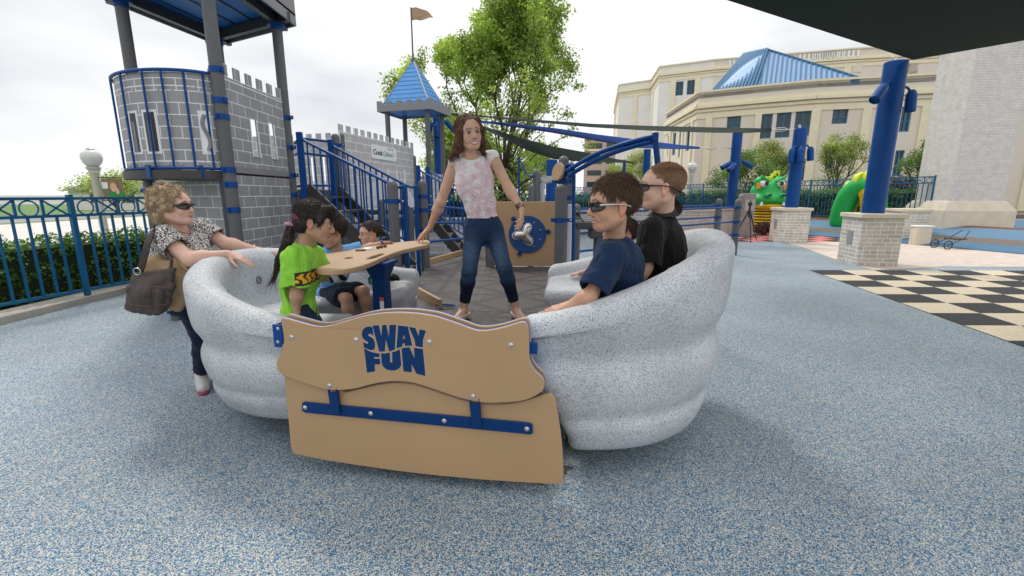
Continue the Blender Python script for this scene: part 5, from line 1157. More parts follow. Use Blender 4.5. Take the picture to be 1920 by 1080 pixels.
class Head:
    def __init__(s, c, f, u=(0,0,1), k=1.0, female=False, fat=0): s.c = V3(c); s.M = frame(f, u); s.k = k; s.female = female; s.fat = fat
    def P(s, x, y, z): return s.c+s.M@(V3((x, y, z))*s.k)
    def L(s, co): return ((co-s.c)@s.M)/s.k
    def fill(s, g, smile=0, child=0):
        k = s.k; M_ = s.M; P = s.P; e = lambda c, r, kk=.02, mode='u', cut=None, M2=M_: g.ell(P(*c), [q*k for q in r], M2, kk*k, mode, [(n, o*k) for n, o in cut] if cut else None)
        c_ = lambda a, b, ra, rb=None, kk=.02, mode='u': g.cone(P(*a), P(*b), ra*k, (rb if rb is not None else ra)*k, kk*k, mode)
        e((0,-.017,.036), (.073,.093,.079), .02)
        e((0,.022,-.032), (.056+s.fat*.5,.062,.072), .03)
        e((0,.045,.03), (.056,.045,.05), .03)
        jz = (-.089 if s.female else -.092) if not child else -.088
        e((0,.066,jz), (.021,.018,.017), .025)
        for q in (-1,1):
            c_((q*.052,-.005,-.05), (q*.022,.055,jz+.004), .021+s.fat, .016+s.fat*.6, .03)
            e((q*.036,.058,-.03+.004*smile), (.023+s.fat*.4,.022,.023), .025)
            c_((q*.012,.083,.022), (q*.042,.068,.024), .010, .009, .018)
            e((q*.030,.092,.001), (.0175,.0145,.0115), .010, 's')
            c_((q*.017,.0745,-.0005), (q*.045,.066,.001), .0128, .010, .004)
            c_((q*.018,.081,.0105), (q*.044,.072,.009), .0045, .0045, .006)       # upper lid
            # ear
            a = frame(M_@nrm((q*.25,1,0)), M_@nrm((q*.18,-.12,1)))
            g.ell(P(q*.0755,-.012,-.008), [.0085*k,.019*k,.031*k], a, .006*k)
            g.ell(P(q*.083,-.008,-.004), [.006*k,.010*k,.018*k], a, .004*k, 's')
            g.ell(P(q*.0765,-.006,-.034), [.006*k,.009*k,.010*k], a, .006*k)
        c_((0,.083,.012), (0,.103,-.024), .0075, .0105, .010)
        e((0,.101,-.029), (.0115,.0125,.010), .008)
        for q in (-1,1):
            e((q*.0115,.093,-.032), (.008,.010,.008), .006)
            e((q*.006,.102,-.040), (.003,.004,.003), .002, 's')
        w = .020+.010*smile
        for q in (-1,1):
            c_((0,.089-.002*smile,-.055), (q*w,.074,-.059+.008*smile), .0072, .0045, .006)
            c_((0,.086-.002*smile,-.0685-.004*smile), (q*w,.072,-.061+.008*smile), .0080, .0045, .006)
            c_((q*.013,.085,-.036), (q*(w+.010),.070,-.058+.004*smile), .006, .006, .012)
        if smile:
            for q in (-1,1): c_((q*(w+.006),.066,-.050), (q*(w+.014),.060,-.040), .006, .010, .014)
    def paint(s, co, col, skin, lip, brow=(.1,.06,.04), smile=0, blush=.25, stubble=None):
        q = s.L(co); x, y, z = np.abs(q[:,0]), q[:,1], q[:,2]; w = .020+.010*smile
        near = np.linalg.norm(q, axis=1) < .2
        def put(m, c, a=1.0):
            m = np.clip(m, 0, 1)[:,None]*a; col[:] = col*(1-m)+np.array(c)*m
        front = (y > .05) & near
        # cheeks, nose tip, ears a little redder
        put(np.exp(-((x-.04)**2+(z+.025)**2)/.0004)*front, np.array(skin)*np.array((1.1,.72,.68)), blush)
        put(np.exp(-((x)**2+(z+.03)**2)/.0002)*front, np.array(skin)*np.array((1.1,.8,.75)), blush)
        put(((x > .072) & near & (y < .02) & (z > -.05) & (z < .03))*1.0, np.array(skin)*np.array((1.1,.7,.62)), .5)
        # lips
        cz = -.0640+.012*smile*(x/w)**2; pr = np.sqrt(np.clip(1-(x/w)**2, 0, 1))
        up = .0085+.002*smile; dn = .0105+.005*smile
        put((np.where(z > cz, (z-cz)/up, (cz-z)/dn) < pr)*front*(x < w), lip, .75)
        tc_ = min(1, .45+.6*smile)
        if smile:
            put((np.abs(z-cz+.002) < (.0068*smile**.5)*pr)*(x < w*.93)*front, (.25,.07,.06), 1); put((np.abs(z-cz+.0012) < (.0056*smile)*pr)*(x < w*.80)*front, (.88*tc_,.85*tc_,.80*tc_), 1)
        else: put((np.abs(z-cz) < .0014)*(x < w*.95)*front, np.array(lip)*.35, .9)
        # dark nostril openings; eye socket shade painted into the skin colour
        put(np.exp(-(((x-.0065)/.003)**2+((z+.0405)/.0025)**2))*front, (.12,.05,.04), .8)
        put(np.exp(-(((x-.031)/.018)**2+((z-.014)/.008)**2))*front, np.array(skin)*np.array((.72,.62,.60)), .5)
        # brows
        bz = .0245+.004*np.sin(np.clip((x-.012)/.035, 0, 1)*3.1)-.004*(x > .035)
        put((np.abs(z-bz) < .0036)*(x > .011)*(x < .047)*front, brow, .85)
        # lash line and eye
        put((np.abs(z-(.0085-.35*(x-.031)**2/.014)) < .0026)*(np.abs(x-.031) < .0155)*front, (.02,.012,.01), .9)
    def eyes(s, parent, iris=(.03,.015,.008)):
        b = MB(); bi = MB(); k = s.k
        for q in (-1,1):
            c = Vector(s.P(q*.031,.0745,.0005)); Mx = Matrix(s.M.tolist())
            b.lathe([(0,-.0128*k)]+[(.0128*k*math.cos(t), .0128*k*math.sin(t)) for t in np.linspace(-1.4,1.4,8)]+[(0,.0128*k)], c, 12)
            bi.add([tuple(Vector(s.P(q*.031+q*.001*0+.0084*math.cos(t),.0872,.0005+.0078*math.sin(t)))) for t in np.linspace(0,6.283,13)[:-1]]+[tuple(Vector(s.P(q*.031,.0890,.0005)))],
                [(i,(i+1)%12,12) for i in range(12)])
        off = Matrix.Translation(-Vector(parent.location))
        o = b.build('eyes', M['eye_white'], parent, smooth=180); o.matrix_parent_inverse = off
        o2 = bi.build('iris', M['iris'], o, smooth=180)
def hand(g, wr, d, n, k=1.0, thumb=1, curl=(.25,.3,.35,.4), spread=.10, tcurl=.3, bent=.0):
    """palm faces n; thumb=+1 puts the thumb on the side n x d"""
    wr = V3(wr); d = nrm(d); n = V3(n); n = nrm(n-d*(n@d)); w = np.cross(n, d)*thumb
    offs = (.029,.010,-.010,-.028); L = ((.040,.025,.019),(.044,.029,.021),(.041,.027,.020),(.032,.020,.017)); kl = (.088,.090,.085,.077); rr = (.0088,.0090,.0085,.0076)
    g.cone(wr-d*.02*k, wr+d*.03*k, .024*k, .026*k, .015*k, flat=(n,.68))
    for i in range(4):
        kn = wr+(d*kl[i]+w*offs[i])*k; g.cone(wr+(d*.02+w*offs[i]*.55)*k, kn, .0135*k, .0110*k, .014*k)
        dd = nrm(d+w*(offs[i]*spread*25*.4)); p = kn; ang = bent
        for j in range(3):
            ang += curl[i]*(.8 if j == 0 else 1.0); q = p+(dd*math.cos(ang)+n*math.sin(ang))*L[i][j]*k
            g.cone(p, q, (rr[i]-.0006*j)*k, (rr[i]-.0006*(j+1))*k, .003*k); p = q
    p = wr+(d*.022+w*.020+n*.004)*k; dirs = [nrm(d*.62+w*.72+n*.30), nrm(d*.80+w*.50+n*(.2+tcurl)), nrm(d*.92+w*.30+n*(.2+tcurl*1.4))]
    for l, r0, r1, v in ((.040,.014,.0115,dirs[0]),(.032,.0110,.0100,dirs[1]),(.026,.0100,.0078,dirs[2])):
        q = p+v*l*k; g.cone(p, q, r0*k, r1*k, .006*k); p = q
def strands(name, co_fc, parent, n, flow, length, r=.0011, off=.002, col=None, seed=1, curl=0, segs=4, keep=None, hug=.22):
    """many fine tapered hair locks lying on a cap surface; returns ONE mesh with the cap"""
    co, fc = co_fc; g = np.random.default_rng(seed)
    a, b, c = co[fc[:,0]], co[fc[:,1]], co[fc[:,2]]; nn = np.cross(b-a, c-a); nn /= np.linalg.norm(nn, axis=1)[:,None]+1e-12
    cen = co[fc].mean(1); idx = np.arange(len(fc))
    if keep is not None: idx = idx[keep(cen)]
    idx = g.choice(idx, n); P = cen[idx]; Nn = nn[idx]
    Vs = []; ln = length*g.uniform(.6, 1.25, n)
    D = flow(P, Nn, g)
    p = P+Nn*off*g.uniform(-.5, 1, n)[:,None]; pts = [p]
    ph = g.uniform(0, 6.28, n)
    for j in range(segs):
        t = D if j == 0 else nrm_rows(D+curl*np.stack([np.sin(ph+j*1.7), np.cos(ph*1.3+j*2.1), np.sin(ph*2+j)], 1))
        p = p+t*(ln/segs)[:,None]; pts.append(p)
        if not callable(flow): pass
        D = nrm_rows(D*.55+.45*flow(p, Nn, g)-Nn*hug)
    pts = np.stack(pts, 1); m = segs+1
    T = nrm_rows((pts[:,-1]-pts[:,0])); U = nrm_rows(np.cross(T, g.normal(size=(n,3)))); W = np.cross(T, U)
    rad = r*np.linspace(1, .25, m)
    ang = [0, 2.094, 4.189]
    vs = np.stack([pts+(U*math.cos(q)+W*math.sin(q))[:,None,:]*rad[None,:,None] for q in ang], 2)   # n,m,3,3
    V = vs.reshape(-1, 3); base = (np.arange(n)*m*3)[:,None]
    F = []
    for j in range(m-1):
        for q in range(3):
            q2 = (q+1) % 3; F.append(np.concatenate([base+j*3+q, base+j*3+q2, base+(j+1)*3+q2, base+(j+1)*3+q], 1))
    F = np.concatenate(F)+len(co)
    tint = np.repeat(g.uniform(.65, 1.45, n), m*3)
    return np.concatenate([co, V]), np.concatenate([fc, F]), np.concatenate([np.ones(len(co))*.8, tint])
def nrm_rows(v): return v/(np.linalg.norm(v, axis=1)[:,None]+1e-9)
def finish_hair(name, dat, parent, color, color2=None, pf=None):
    co, fc, tint = dat
    def paint(c):
        base = np.array(color)[None,:]*np.ones((len(c),1))
        if pf is not None: base = pf(c, base)
        return np.clip(base*tint[:,None], 0, 1)
    return mesh_np(name, co, fc, M['hair'], parent, paint)
def px(x, y, d): return V3(atY(x, y, d))
# ================================================================ people
def lerp(a, b, t): return V3(a)*(1-t)+V3(b)*t
def bounds(pts, m): a = np.array([V3(p) for p in pts]); return a.min(0)-m, a.max(0)+m
def torso(g, J, s, w=1.0, d=1.0, t=0.0, k=.05, sr=1.0):
    lat = nrm(V3(J['shR'])-V3(J['shL'])); up = nrm(V3(J['neck'])-V3(J['pelvis'])); fw = nrm(np.cross(up, lat)); M_ = np.stack([lat, fw, nrm(np.cross(lat, fw))], 1)
    ch = lerp(J['neck'], J['pelvis'], .36); be = J.get('belly', lerp(J['neck'], J['pelvis'], .70))
    g.ell(ch, [.150*s*w+t, .100*s*d+t, .170*s+t], M_, k); g.ell(be, [.125*s*w+t, (.095*d*s)+t, .15*s+t], M_, k); g.ell(J['pelvis'], [.150*s*w+t, .110*s*d+t, .115*s+t], M_, k)
    for q in ('shL','shR'): g.cone(lerp(J['neck'], J[q], .15)-up*.03*s, J[q], .052*s*sr+t, .050*s*sr+t, k)
    return M_
def arm(g, J, q, s, fat=1.0, hand_kw=None):
    sh, el, wr = V3(J['sh'+q]), V3(J['el'+q]), V3(J['wr'+q])
    g.cone(sh, el, .047*s*fat, .036*s*fat, .03); m = lerp(el, wr, .28); g.cone(el, m, .036*s*fat, .039*s*fat, .03); g.cone(m, wr, .039*s*fat, .0235*s*fat**.5, .03)
    if hand_kw: hand(g, wr, k=s, **hand_kw)
def leg(g, J, q, s, fat=1.0, t=0, foot=True):
    hp, kn, an = V3(J['hip'+q]), V3(J['kn'+q]), V3(J['an'+q])
    g.cone(hp, kn, .080*s*fat+t, .053*s*fat+t, .04); m = lerp(kn, an, .3); g.cone(kn, m, .052*s*fat+t, .054*s*fat+t, .03); g.cone(m, an, .054*s*fat+t, .033*s*fat+t, .03)
    if foot: g.cone(an, J['to'+q], .034*s, .022*s, .02); g.cone(lerp(an, J['to'+q], -.22)-V3((0,0,.02*s)), J['to'+q], .028*s, .02*s, .02)
def collect(J): return [v for v in J.values()]
def mk_person(label, base, group=None): return empty('person', base, 0, label, 'person', group)
def body_mesh(root, J, H, s, skin, lip, h=.005, smile=0, child=0, hands={}, fat=1.0, brow=(.06,.035,.025), legs=True, tw=1.0, td=1.0, stubble=None, neck_r=.050, headpaint=None, lo=None, sr=1.0):
    extra = [H.P(0,0,.12), H.P(0,.12,0), H.P(0,-.12,0), H.P(.09,0,0), H.P(-.09,0,0)]
    hp = [V3(J['wr'+q])+nrm(hands[q]['d'])*.22*s for q in hands]
    lo_, hi_ = bounds(collect(J)+extra+hp, .06)
    g = SDF(lo_, hi_, h); torso(g, J, s*.93, tw, td, sr=sr)
    for q in ('L','R'):
        arm(g, J, q, s, fat, hands.get(q))
        if legs: leg(g, J, q, s*.95, fat)
    g.cone(H.P(0,-.022,-.045), J['neck'], neck_r*H.k, (neck_r+.008)*H.k, .03)
    H.fill(g, smile, child)
    def paint(co):
        c = np.ones((len(co),3))*np.array(skin); H.paint(co, c, skin, lip, brow, smile)
        if headpaint: headpaint(co, c, H)
        return c
    o = g.build('body', M['skin'], root, paint); H.eyes(o); return o
def tee(root, J, s, col, t=.016, sleeve=.62, hem=None, neckr=.07, w=1.0, d=1.0, seed=1, paint=None, name='shirt', h=.0055, fold=.0035, fat=1.0, flare=.0, extra=None, neckc=None, m=None, drop=.0, fw=.075, sr=1.0):
    lo_, hi_ = bounds([J[q] for q in ('neck','shL','shR','elL','elR','pelvis')]+([J['belly']] if 'belly' in J else []), .22)
    g = SDF(lo_, hi_, h); torso(g, J, s, w, d, t, sr=sr)
    up = nrm(V3(J['neck'])-V3(J['pelvis']))
    for q in ('L','R'):
        sh, el = V3(J['sh'+q]), V3(J['el'+q]); fr = sleeve[q] if isinstance(sleeve, dict) else sleeve
        if fr > 0:
            e = lerp(sh, el, fr); g.cone(sh, e, .054*s*fat+t*.8, .052*s*fat+t*1.1+flare, .035, cap=True)
    if extra: extra(g)
    g.folds(fold, fw, seed, (1,1,.6))
    for q in ('L','R'):
        sh, el = V3(J['sh'+q]), V3(J['el'+q]); fr = sleeve[q] if isinstance(sleeve, dict) else sleeve
        if fr > 0:
            e = lerp(sh, el, fr); dv = nrm(el-sh); g.cone(e-dv*.05, e+dv*.05, .046*s*fat+t*.8, .050*s*fat+t*1.1, .0, mode='s')
    if hem is not None: g.clip(hem[0], hem[1])
    nc = V3(neckc) if neckc is not None else V3(J['neck'])+up*.03*s
    g.ell(nc, [neckr*s]*3, None, .004, 's')
    def pf(co):
        c = np.ones((len(co),3))*np.array(col)
        if paint: paint(co, c)
        return c
    return g.build(name, m or M['cloth'], root, pf)
def pants(root, J, s, col, t=.012, frac=1.0, top=None, seed=3, name='trousers', fat=1.0, m=None, paint=None, w=1.0, d=1.0, flare=0, h=.006, fold=.003):
    lo_, hi_ = bounds([J[q] for q in ('pelvis','hipL','hipR','knL','knR','anL','anR')], .2)
    g = SDF(lo_, hi_, h)
    lat = nrm(V3(J['shR'])-V3(J['shL'])); up = nrm(V3(J['neck'])-V3(J['pelvis'])); fw = nrm(np.cross(up, lat)); M_ = np.stack([lat, fw, nrm(np.cross(lat, fw))], 1)
    g.ell(J['pelvis'], [.145*s*w+t, .105*s*d+t, .13*s+t], M_, .05)
    for q in ('L','R'):
        hp, kn, an = V3(J['hip'+q]), V3(J['kn'+q]), V3(J['an'+q])
        if frac <= .5:
            e = lerp(hp, kn, frac*2); g.cone(hp, e, .084*s*fat+t, .072*s*fat+t+flare, .04, cap=True)
        else:
            e = lerp(kn, an, (frac-.5)*2); m_ = lerp(kn, e, .35)
            g.cone(hp, kn, .084*s*fat+t, .058*s*fat+t, .04); g.cone(kn, m_, .057*s*fat+t, .056*s*fat+t, .03); g.cone(m_, e, .056*s*fat+t, .042*s*fat+t+flare, .03, cap=True)
    g.folds(fold, .06, seed, (.5,.5,1))
    if top is not None: g.clip(top[0], top[1])
    def pf(co):
        c = np.ones((len(co),3))*np.array(col)
        if paint: paint(co, c)
        return c
    return g.build(name, m or M['denim'], root, pf)
def hair_cap(H, fn, h=.004, fold=.0012, ext=.0):
    lo_, hi_ = bounds([H.P(0,0,0)], .17*H.k+ext); g = SDF(lo_, hi_, h); fn(g)
    if fold: g.folds(fold, .02, 5)
    return g.mesh()
def short_hair(H, root, color, length=.022, n=5000, front=.075, low=-.05, thick=.012, seed=2, name='hair', hairline=None, fringe=0.0, r=.0011, color2=None, sidecut=0.0, lift=.16, messy=.20, hug=.10, nocap=False):
    def fn(g):
        g.ell(H.P(0,-.019,.040), [(.073+thick-sidecut)*H.k,(.093+thick)*H.k,(.079+thick)*H.k], H.M, .01)
    co, fc = hair_cap(H, fn)
    q = H.L(co)
    # hairline: keep the scalp area only
    def inside(q):
        x, y, z = np.abs(q[:,0]), q[:,1], q[:,2]
        f = z > np.where(y > .02, .052+(.058-.052)*0+.0*x-fringe+np.where(x > .045, (x-.045)*-.9, 0), np.where(y > -.012, .012-.0*x+ (y+.012)*1.2, np.interp(y, [-.12,-.05,-.012],[low,low+.01,.0])))
        return f
    gz = np.random.default_rng(seed); q = q+np.stack([0*q[:,0], 0*q[:,1], .005*np.sin(q[:,0]*310+q[:,1]*270)+.003*gz.normal(size=len(q))],1)
    km = inside(q)[fc].all(1)
    fc = fc[km]; used = np.unique(fc); mp = -np.ones(len(co), int); mp[used] = np.arange(len(used)); co = co[used]; fc = mp[fc]
    M_ = H.M
    def flow(p, nn, g):
        q = (p-H.c)@M_/H.k; tang = np.zeros_like(q); up = 1/(1+np.exp(-(q[:,2]-.085)/.012)); fr = 1/(1+np.exp(-(q[:,1]-.02)/.02))
        tang[:,1] = up*.75+(1-up)*(fr*.45-(1-fr)*.45); tang[:,2] = -(1-up)*.85+up*.10; tang[:,0] = q[:,0]*3+.25*np.sin(q[:,0]*60+q[:,1]*45)
        v = tang@M_.T; v = v-nn*(v*nn).sum(1)[:,None]*.92+nn*lift+g.normal(size=v.shape)*messy
        return nrm_rows(v)
    dat = strands(name, (co, fc), root, min(n, 30000), flow, length*H.k, r*H.k, 0, None, seed, hug=hug)
    if nocap: dat = (dat[0], dat[1][len(fc):], dat[2])
    return finish_hair(name, dat, root, color)
def glasses(H, root, frame_m, lens_m, strap=False, w=.067):
    lb = MB(); fb = MB(); lb2 = MB(); P = lambda x, y, z: Vector(H.P(x, y, z))
    for q in (-1,1):
        pts = []
        n = 18
        for i in range(n):
            a = 2*math.pi*i/n; x = .035+.030*math.cos(a); z = .001+.0190*math.sin(a)*(1 if math.sin(a) < 0 else .85); y = .101-1.1*max(0, x-.02)**1.35*4.2*.55
            pts.append(P(q*x, y, z))
        c = sum(pts, Vector())/n; lb.add(pts+[c+Vector(H.M[:,1])*.003], [(i, (i+1) % n, n) for i in range(n)])
        lb2.tube(pts, .0030*H.k, 6, closed=True)
        fb.tube([P(q*.062,.083,.006), P(q*.073,.06,.008), P(q*.0795,.02,.008), P(q*.081,-.02,.006), P(q*.079,-.045,-.004)], [.0052*H.k,.0045*H.k,.0034*H.k,.003*H.k,.003*H.k], 8)
    fb.tube([P(-.008,.104,.004), P(0,.106,.006), P(.008,.104,.004)], .003*H.k, 6)
    if strap: fb.tube([P(.079,-.045,-.002), P(.072,-.075,-.014), P(.045,-.105,-.03), P(0,-.118,-.036), P(-.045,-.105,-.03), P(-.072,-.075,-.014), P(-.079,-.045,-.002)], .0055*H.k, 8)
    off = Matrix.Translation(-Vector(root.location))
    o = fb.build('sunglasses', frame_m, root, smooth=60); o.matrix_parent_inverse = off
    lb2.tube([P(-.008,.104,.004), P(0,.106,.006), P(.008,.104,.004)], .003*H.k, 6); lb2.build('lens_rim', M['frame_dark'], o, smooth=60)
    l = lb.build('lens', lens_m, o, smooth=180)
    return o
def shoe(root, an, to, s, m, name='shoe', sole=None, flat=False, h=.004):
    an, to = V3(an), V3(to); lo_, hi_ = bounds([an, to], .12); g = SDF(lo_, hi_, h)
    zf = min(an[2], to[2]); d = to-an; d[2] = 0; d = nrm(d); heel = an-d*.045*s; heel[2] = to[2]; up = V3((0,0,1)); side = np.cross(d, up)
    M_ = np.stack([side, d, up], 1)
    L_ = np.linalg.norm((to-heel)[:2])+.03*s; mid = heel+d*L_*.45
    g.cone(heel+up*.012*s, to+up*.0, .030*s, .030*s, .02, flat=(side,1.25)); g.ell(mid+up*.012*s, [.036*s, L_*.55, .030*s], M_, .02)
    if not flat: g.cone(heel+up*.03*s, an+up*.01, .034*s, .036*s, .02); g.cone(an, lerp(an, to, .6), .032*s, .026*s, .02)
    g.clip(to-up*.020*s, -up)
    if flat: g.ell(lerp(heel, to, .42)+up*.050*s, [.027*s, L_*.36, .046*s], M_, .006, 's'); g.clip(to+up*.028*s, up)
    else: g.cone(an+up*.03, an+up*.12, .036*s, .04*s, .004, mode='s')
    o = g.build(name, m, root, None)
    return o
# ------------------------------------------------ the standing woman
def woman():
    s = 1.0; base = Vector((-.2, 3.72, .42)); root = mk_person('smiling standing woman in a white top with pink flowers and jeans', base)
    D = 3.66
    H = Head(px(880,250,3.50), (.38,-.92,-.05), (-.12,-.06,1), 1.10, True)
    J = dict(neck=px(880,290,3.56), shR=px(853,305,3.56), shL=px(923,294,3.66), elR=px(827,378,3.66), wrR=px(806,427,3.84), elL=px(953,352,3.60), wrL=px(977,390,3.52),
             pelvis=px(906,425,3.70), hipR=px(889,436,3.68), hipL=px(927,436,3.72), knR=px(880,508,3.66), knL=px(946,503,3.66), anR=px(869,574,3.70), anL=px(968,575,3.72), toR=px(852,592,3.58), toL=px(981,593,3.58), belly=px(900,382,3.66))
    J['toR'][2] = J['toL'][2] = .447; J['anR'][2] = .50; J['anL'][2] = .50
    skin = (.66,.41,.29); lip = (.50,.13,.12)
    tipR = px(786,449,3.93)
    hands = dict(R=dict(d=tipR-J['wrR'], n=(.25,-.1,-.9), thumb=-1, curl=(.12,.15,.2,.25), spread=.5, tcurl=.1),
                 L=dict(d=px(981,436,3.44)-J['wrL'], n=(-.95,.1,-.1), thumb=-1, curl=(.35,.45,.5,.6), spread=.1))
    body_mesh(root, J, H, s, skin, lip, .0037, smile=.85, hands=hands, tw=.95, neck_r=.047, sr=.8)
    hem = (px(903,409,3.68), nrm((.0,.0,-1)))
    flowers = [(-.055,.01,.095),(.055,-.095,.090),(.085,.115,.095),(-.10,.15,.05),(-.01,-.21,.065),(-.13,-.14,.05),(.13,-.20,.06),(.13,.02,.04)]
    cen = lerp(J['neck'], J['pelvis'], .45)
    def pr(co, c):
        x = co[:,0]-cen[0]; z = co[:,2]-cen[2]
        for i, (fx, fz, fr) in enumerate(flowers):
            dx, dz = x-fx, z-fz; r = np.hypot(dx, dz); a = np.arctan2(dz, dx); n = 6+i % 2
            pet = np.abs(np.cos(a*n/2+i)); edge = fr*(.35+.75*pet)
            m = (r < edge)*(r > fr*.13); line = (np.abs(r-edge) < .0035)*(r > fr*.2); w = np.clip(m*(.62+.22*np.cos(a*n*2+1))+line*.9, 0, 1)[:,None]*(.8 if fr > .05 else .55)
            c[:] = c*(1-w)+np.array((.78,.46,.53))*w
    tee(root, J, s, (.86,.84,.86), .009, sleeve=0, fat=.80, sr=.86, hem=hem, neckr=.090, w=.98, d=.88, seed=11, paint=pr, name='top', h=.0045, fold=.0022, neckc=V3(J['neck'])+V3((.01,-.03,.045)), fw=.09)
    def jp(co, c):
        for q in 'LR':
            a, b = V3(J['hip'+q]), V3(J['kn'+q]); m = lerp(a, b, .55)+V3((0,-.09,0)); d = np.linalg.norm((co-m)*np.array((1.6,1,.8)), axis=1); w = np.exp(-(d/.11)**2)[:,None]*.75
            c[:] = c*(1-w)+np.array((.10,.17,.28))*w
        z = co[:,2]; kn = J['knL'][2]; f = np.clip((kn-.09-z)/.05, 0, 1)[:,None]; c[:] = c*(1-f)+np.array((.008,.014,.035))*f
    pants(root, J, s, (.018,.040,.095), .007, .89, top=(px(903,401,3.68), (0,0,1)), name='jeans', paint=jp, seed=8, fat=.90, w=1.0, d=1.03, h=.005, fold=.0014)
    M['flat'] = mat('beige_ballet_flat', (.62,.42,.34), .45)
    shoe(root, J['anR'], J['toR'], .98, M['flat'], flat=True); shoe(root, J['anL'], J['toL'], .98, M['flat'], flat=True)
    for q in 'RL':
        t = V3(J['to'+q]); d = t-V3(J['an'+q]); d[2] = 0; d = nrm(d); c = Vector(t+V3((0,0,.024))-d*.012); sx = Vector(np.cross(d, (0,0,1)))
        b = MB(); b.tube([c-sx*.016+Vector((0,0,.004)), c-sx*.006, c, c+sx*.006, c+sx*.016+Vector((0,0,.004))], [.006,.0035,.003,.0035,.006], 8); o = b.build('bow', mat('bow_brown',(.18,.08,.07),.5), root, smooth=180); o.matrix_parent_inverse = Matrix.Translation(-Vector(base))
    # bob of brown hair, chin to shoulder length
    def fn(g):
        g.ell(H.P(0,-.024,.043), [.083*H.k,.101*H.k,.084*H.k], H.M, .01)
        for q in (-1,1):
            g.cone(H.P(q*.064,-.02,.05), H.P(q*.078,-.005,-.06), .026*H.k, .025*H.k, .02); g.cone(H.P(q*.078,-.005,-.06), H.P(q*(.096 if q > 0 else .080),-.006,-.122), .025*H.k, .013*H.k, .02)
            g.cone(H.P(q*.046,.050,.082), H.P(q*.074,.048,.02), .015*H.k, .012*H.k, .015); g.cone(H.P(q*.074,.048,.02), H.P(q*.080,.030,-.07), .012*H.k, .013*H.k, .02)
        g.ell(H.P(0,-.065,-.05), [.078*H.k,.042*H.k,.080*H.k], H.M, .03); g.cone(H.P(.084,-.025,-.075), H.P(.145,-.03,-.142), .034*H.k, .009*H.k, .02); g.cone(H.P(-.078,-.02,-.09), H.P(-.100,-.03,-.138), .026*H.k, .008*H.k, .02)
        g.ell(H.P(0,.080,-.038), [.063*H.k,.075*H.k,.096*H.k], H.M, .008, 's')
    co, fc = hair_cap(H, fn, ext=.06)
    def flow(p, nn, g):
        q = (p-H.c)@H.M/H.k; t = np.zeros_like(q); t[:,2] = -1; t[:,0] = np.sign(q[:,0]+.012)*np.where(q[:,2] > .07, 1.1, .12); t[:,1] = np.where(q[:,2] < -.09, .5, 0)
        v = t@H.M.T; return nrm_rows(v-nn*(v*nn).sum(1)[:,None]+nn*.04+g.normal(size=v.shape)*.06)
    dat = strands('hair', (co, fc), root, 6000, flow, .06, .0013, .0, None, 4, 0, 5, hug=.30)
    finish_hair('hair', dat, root, (.15,.072,.040))
    wm = V3(J['wrL']); b = MB(); dd = nrm(V3(J['wrL'])-V3(J['elL']))
    for k in range(3): 
        c = Vector(wm-dd*(.002+.014*k)); u = Vector(dd).orthogonal().normalized(); w = Vector(dd).cross(u); b.tube([c+(u*math.cos(t)*.030+w*math.sin(t)*.026) for t in np.linspace(0,6.283,20)[:-1]], .0045, 6, closed=True)
    o = b.build('bracelet', mat('dark_bead_bracelet',(.10,.06,.04),.4), root, smooth=60); o.matrix_parent_inverse = Matrix.Translation(-base)
woman()
